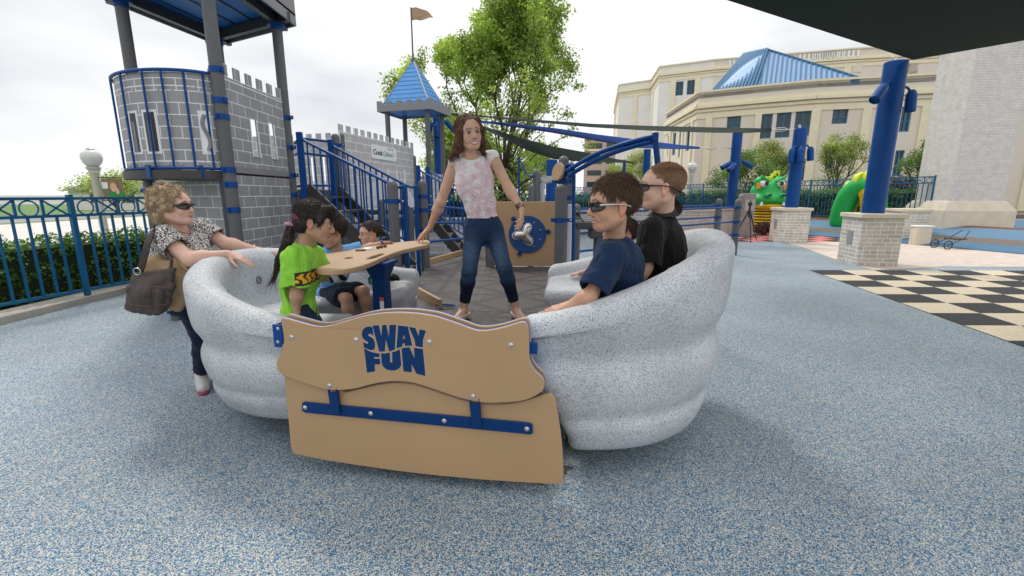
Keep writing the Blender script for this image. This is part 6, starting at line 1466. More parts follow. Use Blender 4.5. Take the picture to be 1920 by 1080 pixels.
# ------------------------------------------------ the older woman on the left
def granny():
    s = 1.0; base = Vector((-2.35,3.3,0)); root = mk_person('older woman with curly blond hair in a black and white patterned blouse pulling the bench', base)
    H = Head(px(327,388,3.16), (.985,.0,.07), (-.22,-.02,1), 1.10, fat=.007)
    J = dict(neck=px(324,428,3.18), shR=px(306,445,3.02), shL=px(378,428,3.42), elR=px(356,487,2.96), wrR=px(428,476,3.12), elL=px(422,457,3.42), wrL=px(476,467,3.50),
             pelvis=px(350,556,3.24), hipR=px(362,572,3.14), hipL=px(382,568,3.38), knR=px(384,640,3.22), knL=px(404,640,3.42), anR=px(378,708,3.30), anL=px(410,700,3.48), toR=px(380,722,3.16), toL=px(430,716,3.40), belly=px(350,505,3.20))
    J['toR'][2] = J['toL'][2] = .03; J['anR'][2] = .085; J['anL'][2] = .085
    skin = (.68,.42,.33); lip = (.48,.2,.18)
    hands = dict(R=dict(d=px(466,488,3.14)-J['wrR'], n=(.1,.25,-1), thumb=1, curl=(.15,.2,.25,.3), spread=.35, tcurl=.1),
                 L=dict(d=px(514,470,3.52)-J['wrL'], n=(.1,-.1,-1), thumb=-1, curl=(.12,.18,.22,.26), spread=.35, tcurl=.1))
    body_mesh(root, J, H, s, skin, lip, .0055, hands=hands, fat=1.22, tw=1.3, td=1.3, neck_r=.056)
    def pat(co, c):
        pass
    def bl(N, L, b, tc):
        v = N.new('ShaderNodeTexVoronoi'); v.feature = 'DISTANCE_TO_EDGE'; v.inputs['Scale'].default_value = 58
        n = N.new('ShaderNodeTexNoise'); n.inputs['Scale'].default_value = 30; n.inputs['Detail'].default_value = 2; L.new(tc.outputs['Object'], n.inputs['Vector'])
        mx = N.new('ShaderNodeMixRGB'); mx.inputs[0].default_value = .05; L.new(tc.outputs['Object'], mx.inputs[1]); L.new(n.outputs['Color'], mx.inputs[2]); L.new(mx.outputs[0], v.inputs['Vector'])
        v2 = N.new('ShaderNodeTexVoronoi'); v2.inputs['Scale'].default_value = 105; L.new(tc.outputs['Object'], v2.inputs['Vector'])
        a = math_(N, L, 'LESS_THAN', v.outputs['Distance'], .11); d = math_(N, L, 'LESS_THAN', v2.outputs['Distance'], .24); m_ = math_(N, L, 'MAXIMUM', a, d)
        L.new(mixc(N, L, m_, (.70,.66,.63), (.035,.03,.032)), b.inputs['Base Color'])
    M['blouse'] = mat('black_white_print', (.5,.5,.5), .8, spec=.2, build=bl)
    up = nrm(V3(J['neck'])-V3(J['pelvis']))
    tee(root, J, s, (.5,.5,.5), .020, sleeve={'R':.52,'L':.62}, hem=(V3(J['pelvis'])-up*.03, -up), neckr=.10, w=1.28, d=1.38, seed=21, name='blouse', fat=1.12, flare=.006, extra=lambda g: (g.ell(lerp(J['neck'], J['pelvis'], .62)+V3((.02,0,0)), [.21,.20,.25], None, .08), g.ell(lerp(J['neck'], J['pelvis'], .95), [.20,.19,.18], None, .08)), neckc=V3(J['neck'])+V3((.06,-.01,.03)), m=M['blouse'], fold=.004, fw=.10)
    pants(root, J, 1.0, (.012,.018,.045), .012, .93, name='trousers', fat=1.05, w=1.15, d=1.1, top=(V3(J['pelvis'])+up*.05, up))
    M['sneaker'] = mat('silver_sneaker', (.55,.53,.52), .5, .1, 40); M['pinksole'] = mat('magenta_sole', (.42,.04,.12), .6)
    for q in 'RL':
        sh_ = shoe(root, J['an'+q], V3(J['to'+q])+V3((0,0,.012)), 1.1, M['sneaker']); t = V3(J['to'+q]); a = V3(J['an'+q]); d = t-a; d[2] = 0; d = nrm(d); g = SDF(*bounds([a, t], .12), .005)
        g.cone(a-d*.05-V3((0,0,a[2]-.016)), t+d*.01-V3((0,0,t[2]-.016)), .036, .036, .01); g.clip((0,0,.026), (0,0,1)); g.clip((0,0,.004), (0,0,-1)); g.build('sole', M['pinksole'], root)
    # curls
    def fn(g):
        rg = np.random.default_rng(9)
        g.ell(H.P(0,-.030,.035), [.092*H.k,.100*H.k,.090*H.k], H.M, .02); g.ell(H.P(0,-.055,-.045), [.088*H.k,.070*H.k,.075*H.k], H.M, .02)
        for i in range(150):
            th = rg.uniform(0,6.28); ph = rg.uniform(-.9,1.5); v = np.array((math.cos(th)*math.cos(ph), math.sin(th)*math.cos(ph), math.sin(ph)))
            p = v*np.array((.092,.102,.098))+np.array((0,-.030,.028))
            if p[1] > .035 and p[2] < .062: continue
            if p[2] < -.075: continue
            g.ell(H.P(*p), [rg.uniform(.011,.019)*H.k]*3, None, .006)
        g.ell(H.P(0,.095,-.040), [.064*H.k,.075*H.k,.088*H.k], H.M, .01, 's')
    co, fc = hair_cap(H, fn, fold=.002, ext=.04)
    def flow(p, nn, g):
        a = np.sin(p*95+1)+np.cos(p[:,[1,2,0]]*80); a = a-nn*(a*nn).sum(1)[:,None]*.8+nn*.12; return nrm_rows(a+g.normal(size=a.shape)*.15)
    dat = strands('hair', (co, fc), root, 6500, flow, .055, .0015, .003, None, 5, .9, 6)
    finish_hair('hair', dat, root, (.54,.39,.25))
    glasses(H, root, M['frame_dark'], M['lens'])
    wm = V3(J['wrL']); dd = nrm(V3(J['wrL'])-V3(J['elL'])); b = MB(); u = Vector(dd).orthogonal().normalized(); w = Vector(dd).cross(u); c = Vector(wm)
    b.tube([c+(u*math.cos(t)*.033+w*math.sin(t)*.031) for t in np.linspace(0,6.283,20)[:-1]], .005, 6, closed=True); o = b.build('watch', mat('gold_watch',(.7,.5,.25),.3,metal=1), root, smooth=60); o.matrix_parent_inverse = Matrix.Translation(-base)
    b = MB(); nk = Vector(J['neck']); b.tube([nk+Vector((-.02+.095*math.cos(t)+.035, .085*math.sin(t), .015-.05*max(0,math.cos(t))**1.5)) for t in np.linspace(0,6.283,30)[:-1]], .0025, 6, closed=True); o = b.build('necklace', mat('copper_necklace',(.25,.1,.06),.4), root); o.matrix_parent_inverse = Matrix.Translation(-base)
granny()
# ------------------------------------------------ children on the left bench
def girl():
    s = .74; base = Vector(atY(560,600,2.52)); base.z = .42; root = mk_person('girl in a lime green T-shirt with a long dark ponytail sitting on the bench end', base)
    H = Head(px(590,418,2.55), (.93,.24,-.22), (.14,.1,1), .98)
    J = dict(neck=px(569,462,2.55), shR=px(552,484,2.46), shL=px(585,478,2.66), elR=px(556,547,2.44), wrR=px(556,583,2.44), elL=px(603,520,2.72), wrL=px(620,500,2.85),
             pelvis=px(562,588,2.56), hipR=px(566,600,2.49), hipL=px(570,596,2.64), knR=px(606,650,2.50), knL=px(616,645,2.66), anR=px(640,690,2.56), anL=px(646,680,2.72), toR=px(660,705,2.56), toL=px(664,695,2.72), belly=px(560,540,2.56))
    for q in 'LR': J['an'+q][2] = .48; J['to'+q][2] = .44
    skin = (.46,.26,.17); lip = (.38,.15,.12)
    hands = dict(R=dict(d=(.1,-.05,-1), n=(-1,0,-.2), thumb=1, curl=(.3,.3,.35,.4)), L=dict(d=(.8,.2,-.1), n=(0,0,-1), thumb=-1, curl=(.2,.2,.2,.2)))
    body_mesh(root, J, H, s, skin, lip, .005, hands=hands, child=1, brow=(.02,.015,.012), neck_r=.042, fat=1.0)
    def pr(co, c):
        # dark ground and yellow lettering of the print across the chest
        up = nrm(V3(J['neck'])-V3(J['pelvis']))
        t = ((co-V3(J['neck']))@-up)/np.linalg.norm(V3(J['neck'])-V3(J['pelvis'])); x = co[:,0]-J['belly'][0]; y = co[:,1]-J['belly'][1]
        fr = (x > .045)&(y < .02)
        zz = co[:,2]; z0 = px(600,517,2.5)[2]
        fr = (x > .068)&(y < .05); b_ = fr&(np.abs(zz-z0) < .026); dk = fr&(np.abs(zz-z0) < .036); c[dk] = (.04,.025,.02); c[b_&(np.sin(y*150+np.sin(zz*150)*1.2) > -.4)] = (.75,.42,.02)
    tee(root, J, s*1.04, (.26,.60,.055), .018, sleeve={'R':.84,'L':.75}, hem=(V3((base.x,base.y,.690)), (0,0,-1)), neckr=.078, w=1.02, d=.92, seed=31, paint=pr, fat=1.18, flare=.012, fold=.0060)
    pants(root, J, s, (.02,.03,.06), .012, .45, name='shorts')
    shoe(root, J['anR'], J['toR'], .8, M['sneaker']); shoe(root, J['anL'], J['toL'], .8, M['sneaker'])
    def fn(g):
        g.ell(H.P(0,-.022,.045), [.083*H.k,.100*H.k,.085*H.k], H.M, .01)
        for q in (-1,1): g.cone(H.P(q*.045,.060,.09), H.P(q*.072,.035,.01), .022*H.k, .010*H.k, .02)
        g.cone(H.P(0,.070,.095), H.P(0,.090,.052), .026*H.k, .010*H.k, .02, flat=(H.M[:,1],.5))
        g.cone(H.P(-.05,.07,.08), H.P(-.035,.088,.045), .018*H.k, .010*H.k, .02); g.cone(H.P(.05,.07,.08), H.P(.035,.088,.045), .018*H.k, .010*H.k, .02)
        g.ell(H.P(0,-.055,-.02), [.074*H.k,.055*H.k,.05*H.k], H.M, .02)
        g.ell(H.P(0,.060,-.055), [.09*H.k,.075*H.k,.075*H.k], H.M, .008, 's')
    co, fc = hair_cap(H, fn, ext=.03)
    tie = H.P(0,-.118,-.035)
    def flow(p, nn, g):
        q = (p-H.c)@H.M/H.k; t = np.zeros_like(q); back = q[:,1] < .03
        t[:,1] = np.where(back, -.118-q[:,1], .3); t[:,2] = np.where(back, -.035-q[:,2], -.8); t[:,0] = np.where(back, -q[:,0], q[:,0]*3)
        t = nrm_rows(t); v = t@H.M.T; return nrm_rows(v-nn*(v*nn).sum(1)[:,None]+nn*.03+g.normal(size=v.shape)*.05)
    dat = strands('hair', (co, fc), root, 4000, flow, .035, .0013, .0, None, 6)
    finish_hair('hair', dat, root, (.022,.013,.011))
    # ponytail
    pt = [tie, px(540,452,2.50), px(528,480,2.48), px(519,508,2.47)]
    g = SDF(*bounds(pt, .05), .004); g.cone(pt[0], pt[1], .020, .026, .01); g.cone(pt[1], pt[2], .026, .020, .01); g.cone(pt[2], pt[3], .020, .009, .01); g.folds(.002, .03, 3, (1,1,.2))
    co, fc = g.mesh()
    def fl(p, nn, g):
        seg = np.where((p[:,2] > pt[1][2])[:,None], nrm(pt[1]-pt[0])[None,:], nrm(pt[3]-pt[1])[None,:]); return nrm_rows(seg+g.normal(size=p.shape)*.10)
    finish_hair('ponytail', strands('ponytail', (co, fc), root, 1400, fl, .10, .0013, .001, None, 8, .05, 5), root, (.030,.017,.013))
    sc = MB(); tt = Vector(tie); dv = Vector(pt[1]-pt[0]).normalized(); u = dv.orthogonal().normalized(); w = dv.cross(u)
    sc.tube([tt+(u*math.cos(t)+w*math.sin(t))*(.024+.004*math.sin(t*7)) for t in np.linspace(0,6.283,40)[:-1]], .009, 8, closed=True)
    o = sc.build('scrunchie', mat('pink_scrunchie', (.55,.22,.35), .8), root, smooth=180); o.matrix_parent_inverse = Matrix.Translation(-base)
    M['hband'] = mat('purple_headband', (.14,.03,.07), .8)
    g = SDF(*bounds([H.P(0,0,0)], .15), .004); g.ell(H.P(0,-.022,.040), [.089*H.k,.104*H.k,.088*H.k], H.M, 0)
    a = H.M@nrm((0,.62,.80)); g.clip(H.P(0,-.055,-.002), a); g.clip(H.P(0,-.075,-.026), -a); g.clip(H.P(0,0,.030), H.M[:,2])
    g.build('headband', M['hband'], root)
girl()
def blue_boy():
    s = .76; base = Vector((-1.35,3.45,.42)); root = mk_person('boy in a light blue T-shirt and dark denim shorts reaching across the table', base)
    H = Head(px(622,437,3.42), (-.55,-.80,-.22), (.05,-.1,1), .93)
    J = dict(neck=px(628,468,3.46), shR=px(606,482,3.42), shL=px(652,474,3.56), elR=px(598,505,3.22), wrR=px(612,480,3.20), elL=px(688,466,3.62), wrL=px(716,456,3.72),
             pelvis=px(624,548,3.56), hipR=px(622,552,3.48), hipL=px(640,548,3.62), knR=px(650,560,3.22), knL=px(682,546,3.34), anR=px(656,615,3.20), anL=px(686,600,3.32), toR=px(672,628,3.08), toL=px(700,612,3.22), belly=px(626,515,3.48))
    for q in 'LR': J['an'+q][2] = .48; J['to'+q][2] = .44
    skin = (.47,.27,.175); lip = (.40,.16,.13)
    hands = dict(R=dict(d=px(634,475,3.28)-J['wrR'], n=(0,.1,-1), thumb=1, curl=(.3,.3,.35,.4)), L=dict(d=px(742,452,3.80)-J['wrL'], n=(.1,-.2,-1), thumb=-1, curl=(.5,.5,.6,.7)))
    body_mesh(root, J, H, s, skin, lip, .005, hands=hands, child=1, brow=(.02,.015,.012), neck_r=.042)
    pc_ = px(628,520,3.36)
    def pr(co, c):
        x = (co[:,0]-pc_[0])/.075; z = (co[:,2]-pc_[2])/.062; f = co[:,1] < J['belly'][1]+.01
        m = f&(x*x+z*z < 1.0); c[m] = (.72,.74,.78); k = f&(x*x*1.2+(z+.1)**2 < .8)&(np.sin(x*6.5+z*2) > .25)&(z > -.75); c[k] = (.02,.02,.03); k = f&(x*x+z*z > .86)&(x*x+z*z < 1.1); c[k] = (.03,.04,.08)
    tee(root, J, s, (.15,.36,.68), .014, sleeve={'R':.62,'L':.72}, hem=(px(624,562,3.56), (0.2,.1,-1)), neckr=.075, seed=41, paint=pr, fat=1.15, flare=.008)
    pants(root, J, s, (.020,.028,.045), .012, .40, name='shorts', flare=.008)
    shoe(root, J['anR'], J['toR'], .8, M['sneaker']); shoe(root, J['anL'], J['toL'], .8, M['sneaker'])
    short_hair(H, root, (.035,.02,.014), .035, 3500, thick=.016, fringe=.0)
    dd = nrm(V3(J['wrL'])-V3(J['elL'])); b = MB(); u = Vector(dd).orthogonal().normalized(); w = Vector(dd).cross(u)
    for k in range(2):
        c = Vector(V3(J['wrL'])-dd*.012*k); b.tube([c+(u*math.cos(t)+w*math.sin(t))*.0225 for t in np.linspace(0,6.283,20)[:-1]], .005, 6, closed=True)
    o = b.build('wristband', mat('purple_wristband',(.13,.06,.2),.5), root, smooth=60); o.matrix_parent_inverse = Matrix.Translation(-base)
blue_boy()
def yellow_boy():
    s = .66; base = Vector((-1.15,4.1,.42)); root = mk_person('small smiling boy in a yellow shirt and black track pants behind the table', base)
    H = Head(px(694,438,3.95), (-.78,-.60,-.05), (.0,-.1,1), .90)
    J = dict(neck=px(699,464,4.0), shR=px(680,478,3.95), shL=px(717,474,4.08), elR=px(676,500,3.85), wrR=px(680,470,3.78), elL=px(724,500,3.95), wrL=px(712,478,3.85),
             pelvis=px(692,522,4.05), hipR=px(690,526,3.98), hipL=px(706,526,4.10), knR=px(712,528,3.72), knL=px(738,526,3.84), anR=px(716,588,3.70), anL=px(738,575,3.86), toR=px(722,592,3.6), toL=px(746,584,3.76), belly=px(694,500,4.0))
    for q in 'LR': J['an'+q][2] = .48; J['to'+q][2] = .44
    skin = (.60,.37,.25); lip = (.45,.18,.15)
    hands = dict(R=dict(d=(.4,.2,.25), n=(.1,.1,-1), thumb=1, curl=(.3,.3,.35,.4)), L=dict(d=(.1,-.8,.2), n=(0,0,-1), thumb=-1, curl=(.3,.3,.3,.3)))
    body_mesh(root, J, H, s, skin, lip, .005, smile=.7, hands=hands, child=1, brow=(.03,.02,.015), neck_r=.042)
    def pr(co, c): m = (np.abs(np.sin(co[:,2]*70)) < .2); c[m] = (.65,.55,.45)
    tee(root, J, s, (.78,.48,.03), .014, sleeve=.5, hem=(px(692,530,4.05), (0,0,-1)), neckr=.075, seed=51, paint=pr, fat=1.1)
    def gp(co, c):
        for q in 'LR':
            a, b, e = V3(J['hip'+q]), V3(J['kn'+q]), V3(J['an'+q])
            for p0, p1 in ((a,b),(b,e)):
                ax = nrm(p1-p0); r = co-p0; r = r-(r@ax)[:,None]*ax; out_ = nrm(np.cross(ax, (0,1,.4)))*(1 if q == 'L' else -1); t = (co-p0)@ax; L_ = np.linalg.norm(p1-p0)
                m = ((nrm_rows(r)@out_) > .93)&(t > -.02)&(t < L_+.02)&(np.linalg.norm(r, axis=1) < .09); c[m] = (.02,.30,.12)
    pants(root, J, s, (.012,.012,.014), .014, .96, name='track_pants', paint=gp, m=M['cloth'])
    shoe(root, J['anR'], J['toR'], .75, M['frame_dark']); shoe(root, J['anL'], J['toL'], .75, M['frame_dark'])
    short_hair(H, root, (.055,.033,.022), .016, 3500, thick=.008)
yellow_boy()
# ------------------------------------------------ children on the right bench
def navy_boy():
    s = .92; D = 2.34; base = Vector((.5,2.4,.42)); root = mk_person('boy in a navy T-shirt and silver framed sunglasses, nearest on the right bench', base)
    H = Head(px(1149,385,2.28), (-.97,-.20,-.04), (.0,-.02,1), 1.16)
    J = dict(neck=px(1150,452,2.36), shL=px(1146,482,2.24), shR=px(1150,474,2.58), elL=px(1106,556,2.14), wrL=px(1068,572,2.14), elR=px(1150,560,2.66), wrR=px(1120,600,2.66),
             pelvis=px(1170,580,2.40), hipL=px(1160,590,2.31), hipR=px(1160,584,2.50), knL=px(1042,612,2.25), knR=px(1050,600,2.48), anL=px(1050,700,2.25), anR=px(1060,690,2.46), toL=px(1025,715,2.22), toR=px(1030,705,2.44), belly=px(1158,535,2.38))
    for q in 'LR': J['an'+q][2] = .48; J['to'+q][2] = .44
    skin = (.53,.295,.19); lip = (.45,.18,.14)
    hands = dict(L=dict(d=px(1040,580,2.14)-J['wrL'], n=(0,.2,-1), thumb=1, curl=(.2,.25,.3,.4)), R=dict(d=(-1,0,-.2), n=(0,0,-1), thumb=-1, curl=(.3,.3,.3,.3)))
    body_mesh(root, J, H, s, skin, lip, .0045, smile=.45, hands=hands, child=1, brow=(.06,.035,.02), neck_r=.040, td=1.1)
    tee(root, J, s*1.0, (.009,.025,.066), .016, sleeve={'L':.86,'R':.8}, hem=(px(1165,605,2.4), (0,0,-1)), neckr=.066, w=1.0, d=1.28, seed=61, fat=1.22, flare=.010, fold=.0065, fw=.10)
    pants(root, J, s, (.50,.40,.27), .012, .48, name='shorts', m=M['cloth'], flare=.01)
    shoe(root, J['anL'], J['toL'], .85, M['sneaker']); shoe(root, J['anR'], J['toR'], .85, M['sneaker'])
    short_hair(H, root, (.10,.058,.035), .024, 12000, thick=.010, low=-.058, fringe=.004, sidecut=.001)
    glasses(H, root, M['frame_silver'], M['lens'])
navy_boy()
def black_boy():
    s = .92; base = Vector((.85,2.75,.42)); root = mk_person('boy with buzz cut hair in a black polo shirt and wraparound sunglasses', base)
    H = Head(px(1240,352,2.62), (-.96,.20,.02), (.0,0,1), 1.15)
    J = dict(neck=px(1243,405,2.68), shL=px(1222,432,2.56), shR=px(1238,425,2.88), elL=px(1212,500,2.50), wrL=px(1180,540,2.52), elR=px(1200,490,2.98), wrR=px(1160,520,2.95),
             pelvis=px(1246,560,2.74), hipL=px(1236,570,2.66), hipR=px(1236,565,2.84), knL=px(1150,585,2.66), knR=px(1156,575,2.88), anL=px(1150,650,2.66), anR=px(1156,640,2.88), toL=px(1130,665,2.66), toR=px(1136,655,2.88), belly=px(1242,500,2.70))
    for q in 'LR': J['an'+q][2] = .48; J['to'+q][2] = .44
    skin = (.68,.42,.31); lip = (.48,.22,.19)
    hands = dict(L=dict(d=(-1,0,-.2), n=(0,0,-1), thumb=1, curl=(.3,.3,.3,.3)), R=dict(d=(-1,0,-.2), n=(0,0,-1), thumb=-1, curl=(.3,.3,.3,.3)))
    def buzz(co, c, H):
        q = H.L(co); x, y, z = np.abs(q[:,0]), q[:,1], q[:,2]
        line = np.where(y > .02, .058, np.where(y > -.02, .012+(y+.02)*1.1, np.interp(y, [-.12,-.05,-.02],[-.055,-.045,-.01])))
        m = np.clip((z-line)/.016, 0, 1)*(np.linalg.norm(q, axis=1) < .17)*((x < .0725)|(z > .02)); m = (m*.85)[:,None]; c[:] = c*(1-m)+np.array((.27,.155,.085))*m
    body_mesh(root, J, H, s, skin, lip, .0045, hands=hands, child=1, brow=(.3,.18,.1), neck_r=.044, headpaint=buzz)
    tee(root, J, s*1.0, (.010,.009,.010), .015, sleeve={'L':.95,'R':.9}, hem=(px(1246,590,2.74), (0,0,-1)), neckr=.066, w=.95, d=1.25, seed=71, fat=1.2, flare=.008, fold=.0065, name='polo_shirt')
    # collar
    b = MB(); nk = Vector(J['neck'])+Vector((0,0,.012)); vs = []; n = 28
    for i in range(n):
        a = 2*math.pi*i/n; cx, cy = math.cos(a), math.sin(a); r0 = .064
        vs += [nk+Vector((cx*r0*1.02, cy*r0, .030-.012*cx*-1)), nk+Vector((cx*(r0+.022), cy*(r0+.020), -.006)), nk+Vector((cx*(r0+.026), cy*(r0+.024), -.012)), nk+Vector((cx*(r0-.008), cy*(r0-.008), .020))]
    fs = [(i*4+k, ((i+1) % n)*4+k, ((i+1) % n)*4+(k+1) % 4, i*4+(k+1) % 4) for i in range(n) for k in range(4)]
    b.add(vs, fs); o = b.build('collar', mat('black_cotton_collar',(.02,.018,.018),.8,.1,50), root, smooth=60); o.matrix_parent_inverse = Matrix.Translation(-base)
    pants(root, J, s, (.03,.03,.035), .012, .48, name='shorts')
    shoe(root, J['anL'], J['toL'], .85, M['sneaker']); shoe(root, J['anR'], J['toR'], .85, M['sneaker'])
    short_hair(H, root, (.34,.20,.115), .007, 26000, thick=.0012, r=.0009, low=-.050, fringe=-.004, name='buzz_cut', lift=.5, nocap=True)
    glasses(H, root, M['frame_dark'], M['lens'], strap=True)
black_boy()
def hidden_kid(pos, d, label, shirt, hairc, s, f, hairfn=None, armto=None, D=3.4, base=None, k=.95):
    root = mk_person(label, base); H = Head(px(*pos, D), f, (0,0,1), k)
    x, y, z = H.c; f = nrm((f[0], f[1], 0)); rt = np.cross(f, (0,0,1))
    nk = H.c-V3((0,0,.125))-f*.02; J = dict(neck=nk, shL=nk-rt*.12-V3((0,0,.05)), shR=nk+rt*.12-V3((0,0,.05)))
    pel = nk-V3((0,0,.36))-f*.02; J['pelvis'] = pel; J['hipL'] = pel-rt*.06; J['hipR'] = pel+rt*.06
    for q, e in (('L',-1),('R',1)):
        J['el'+q] = J['sh'+q]-V3((0,0,.19))+f*.03; J['wr'+q] = J['el'+q]+f*.17+V3((0,0,.0)); J['kn'+q] = J['hip'+q]+f*.32; J['an'+q] = J['kn'+q]-V3((0,0,.28)); J['to'+q] = J['an'+q]+f*.1-V3((0,0,.04))
    hands = dict(L=dict(d=f, n=(0,0,-1), thumb=1), R=dict(d=f, n=(0,0,-1), thumb=-1))
    if armto: J['elL'], J['wrL'], tip = armto; hands['L'] = dict(d=V3(tip)-V3(J['wrL']), n=(0,0,-1), thumb=1, curl=(.2,.25,.3,.3))
    body_mesh(root, J, H, s, (.58,.34,.23), (.5,.2,.18), .0055, hands=hands, child=1, neck_r=.042)
    tee(root, J, s, shirt, .014, sleeve=.6, hem=(pel-V3((0,0,.06)), (0,0,-1)), neckr=.075, seed=81)
    pants(root, J, s, (.03,.04,.07), .012, .48, name='shorts'); shoe(root, J['anL'], J['toL'], .8, M['sneaker']); shoe(root, J['anR'], J['toR'], .8, M['sneaker'])
    short_hair(H, root, hairc, .035, 3500, thick=.014)
    return root, H
rt_, H_ = hidden_kid((1240,396), 0, 'child with dark hair in a bun hidden behind the boy in black', (.5,.5,.52), (.03,.018,.012), .72, (-.95,-.15,0), D=3.45, base=Vector((1.0,3.45,.42)))
g = SDF(*bounds([H_.P(0,-.13,.03)], .09), .005); g.ell(H_.P(0,-.125,.02), [.045,.04,.05], H_.M); co, fc = g.mesh()
finish_hair('hair_bun', strands('b', (co, fc), rt_, 1200, lambda p, n, g: nrm_rows(np.cross(n, (0,1,.3))+g.normal(size=p.shape)*.2), .03, .0013, .001), rt_, (.03,.018,.012))
wr = px(1094,510,3.52); hidden_kid((1172,438), 0, 'small child with brown hair low behind the boy in navy, arm on the rim', (.35,.08,.08), (.06,.035,.02), .62, (-.9,-.2,0), armto=(px(1130,500,3.55), wr, px(1060,516,3.50)), D=3.5, base=Vector((.85,3.5,.42)), k=.86)

# ------------------------------------------------ bags carried by the older woman
def bags():
    D = 2.86; P = lambda x, y, d=D: V3(atY(x, y, d)); off = V3
    c = P(283,542); root = empty('shoulder_bag', Vector(c), 0, 'big dark brown fabric shoulder bag hanging from the arm of the older woman', 'bag')
    out = [P(248,520),P(262,506),(P(300,500)),P(331,496),P(325,535),P(321,565),P(312,583),P(297,593),P(262,590),P(236,582),P(238,560),P(243,535)]
    g = SDF(*bounds(out, .12), .005)
    cen = sum(out)/len(out); out = [lerp(o, cen, .13) for o in out]
    for i in range(len(out)): g.cone(out[i], out[(i+1)%len(out)], .012, .012, .012)
    for i in range(len(out)): g.cone(lerp(out[i], out[(i+1)%len(out)], .5), cen, .014, .045, .03)
    for o in out: g.cone(lerp(o, cen, .1), cen, .016, .045, .03)
    b0 = P(246,540); b1 = P(322,537)
    g.cone(b0, b1, .026, .026, .02); g.cone(P(300,548,D-.03), P(300,578,D-.03), .030, .024, .01)
    g.folds(.0028, .07, 77, (1,1,.35)); g.cone(P(262,512)+V3((0,0,.02)), P(322,504)+V3((0,0,.02)), .020, .020, .01, mode='s')
    g.build('bag_body', mat('brown_nylon', (.060,.044,.038), .6, .15, 9, bump=.3, bscale=120), root)
    q = [P(318,537,D-.055),P(282,533,D-.06),P(282,575,D-.06)]
    b = MB(); b.tube([Vector(P(322,541,D-.035)), Vector(P(302,537,D-.058)), Vector(P(282,538,D-.062)), Vector(P(279,560,D-.064)), Vector(P(277,585,D-.058))], .0022, 5); b.tube([Vector(P(242,570,D-.050)), Vector(P(275,575,D-.062)), Vector(P(312,571,D-.048))], .0022, 5)
    par(b.build('stitching', mat('rust_stitching', (.16,.06,.035), .7), None), root)
    b = MB(); st = smooth2([Vector(P(262,510)), Vector(P(268,490,2.86)), Vector(P(276,460,2.88)), Vector(P(284,436,2.94)), Vector(P(292,428,3.02))], 5); m = len(st)
    for a_, c_ in zip(st, st[1:]): b.bar(a_, c_, .042, .008, up=(0,-1,0))
    b.tube([Vector(P(320,504)), Vector(P(322,488,2.88)), Vector(P(312,470,2.93))], .010, 8); par(b.build('strap', mat('maroon_black_strap', (.030,.014,.014), .5), None), root)
    b = MB(); b.tube([Vector(P(262,508))+Vector((.022*math.cos(t),-.02,.022*math.sin(t))) for t in np.linspace(0,6.283,16)[:-1]], .004, 6, closed=True); par(b.build('ring', M['steel'], None, smooth=60), root)
    D2 = 2.97; root2 = empty('straw_tote', Vector(P(325,530,D2)), 0, 'woven straw tote bag behind the dark brown shoulder bag', 'bag')
    out = [P(276,494,D2),P(292,487,D2),P(318,500,D2),P(334,490,D2),P(366,520,D2),P(352,545,D2),P(334,576,D2),P(316,572,D2),P(300,545,D2)]; g = SDF(*bounds(out, .12), .006); cen = sum(out)/len(out)
    for i in range(len(out)): g.cone(out[i], out[(i+1)%len(out)], .022, .022, .03)
    for o in out: g.cone(lerp(o, cen, .2), cen, .035, .05, .05)
    g.folds(.004, .1, 5)
    def wv(N, L, b, tc):
        w = N.new('ShaderNodeTexWave'); w.wave_type = 'BANDS'; w.bands_direction = 'DIAGONAL'; w.inputs['Scale'].default_value = 42; w.inputs['Distortion'].default_value = 1.5; L.new(tc.outputs['Object'], w.inputs['Vector'])
        L.new(ramp(N, L, w.outputs[0], [(0,(.22,.13,.06)),(.5,(.50,.34,.18)),(1,(.58,.42,.24))]), b.inputs['Base Color']); bp = N.new('ShaderNodeBump'); bp.inputs['Strength'].default_value = .6; bp.inputs['Distance'].default_value = .004; L.new(w.outputs[0], bp.inputs['Height']); L.new(bp.outputs[0], b.inputs['Normal'])
    g.build('tote_body', mat('woven_straw', (.5,.35,.2), .8, build=wv), root2)
    b = MB(); b.tube(smooth2([Vector(P(336,492,D2-.02)), Vector(P(345,500,D2-.04)), Vector(P(356,512,D2-.03)), Vector(P(364,522,D2))], 5), .010, 8); par(b.build('handle', bpy.data.materials['woven_straw'], None, smooth=60), root2)
bags()
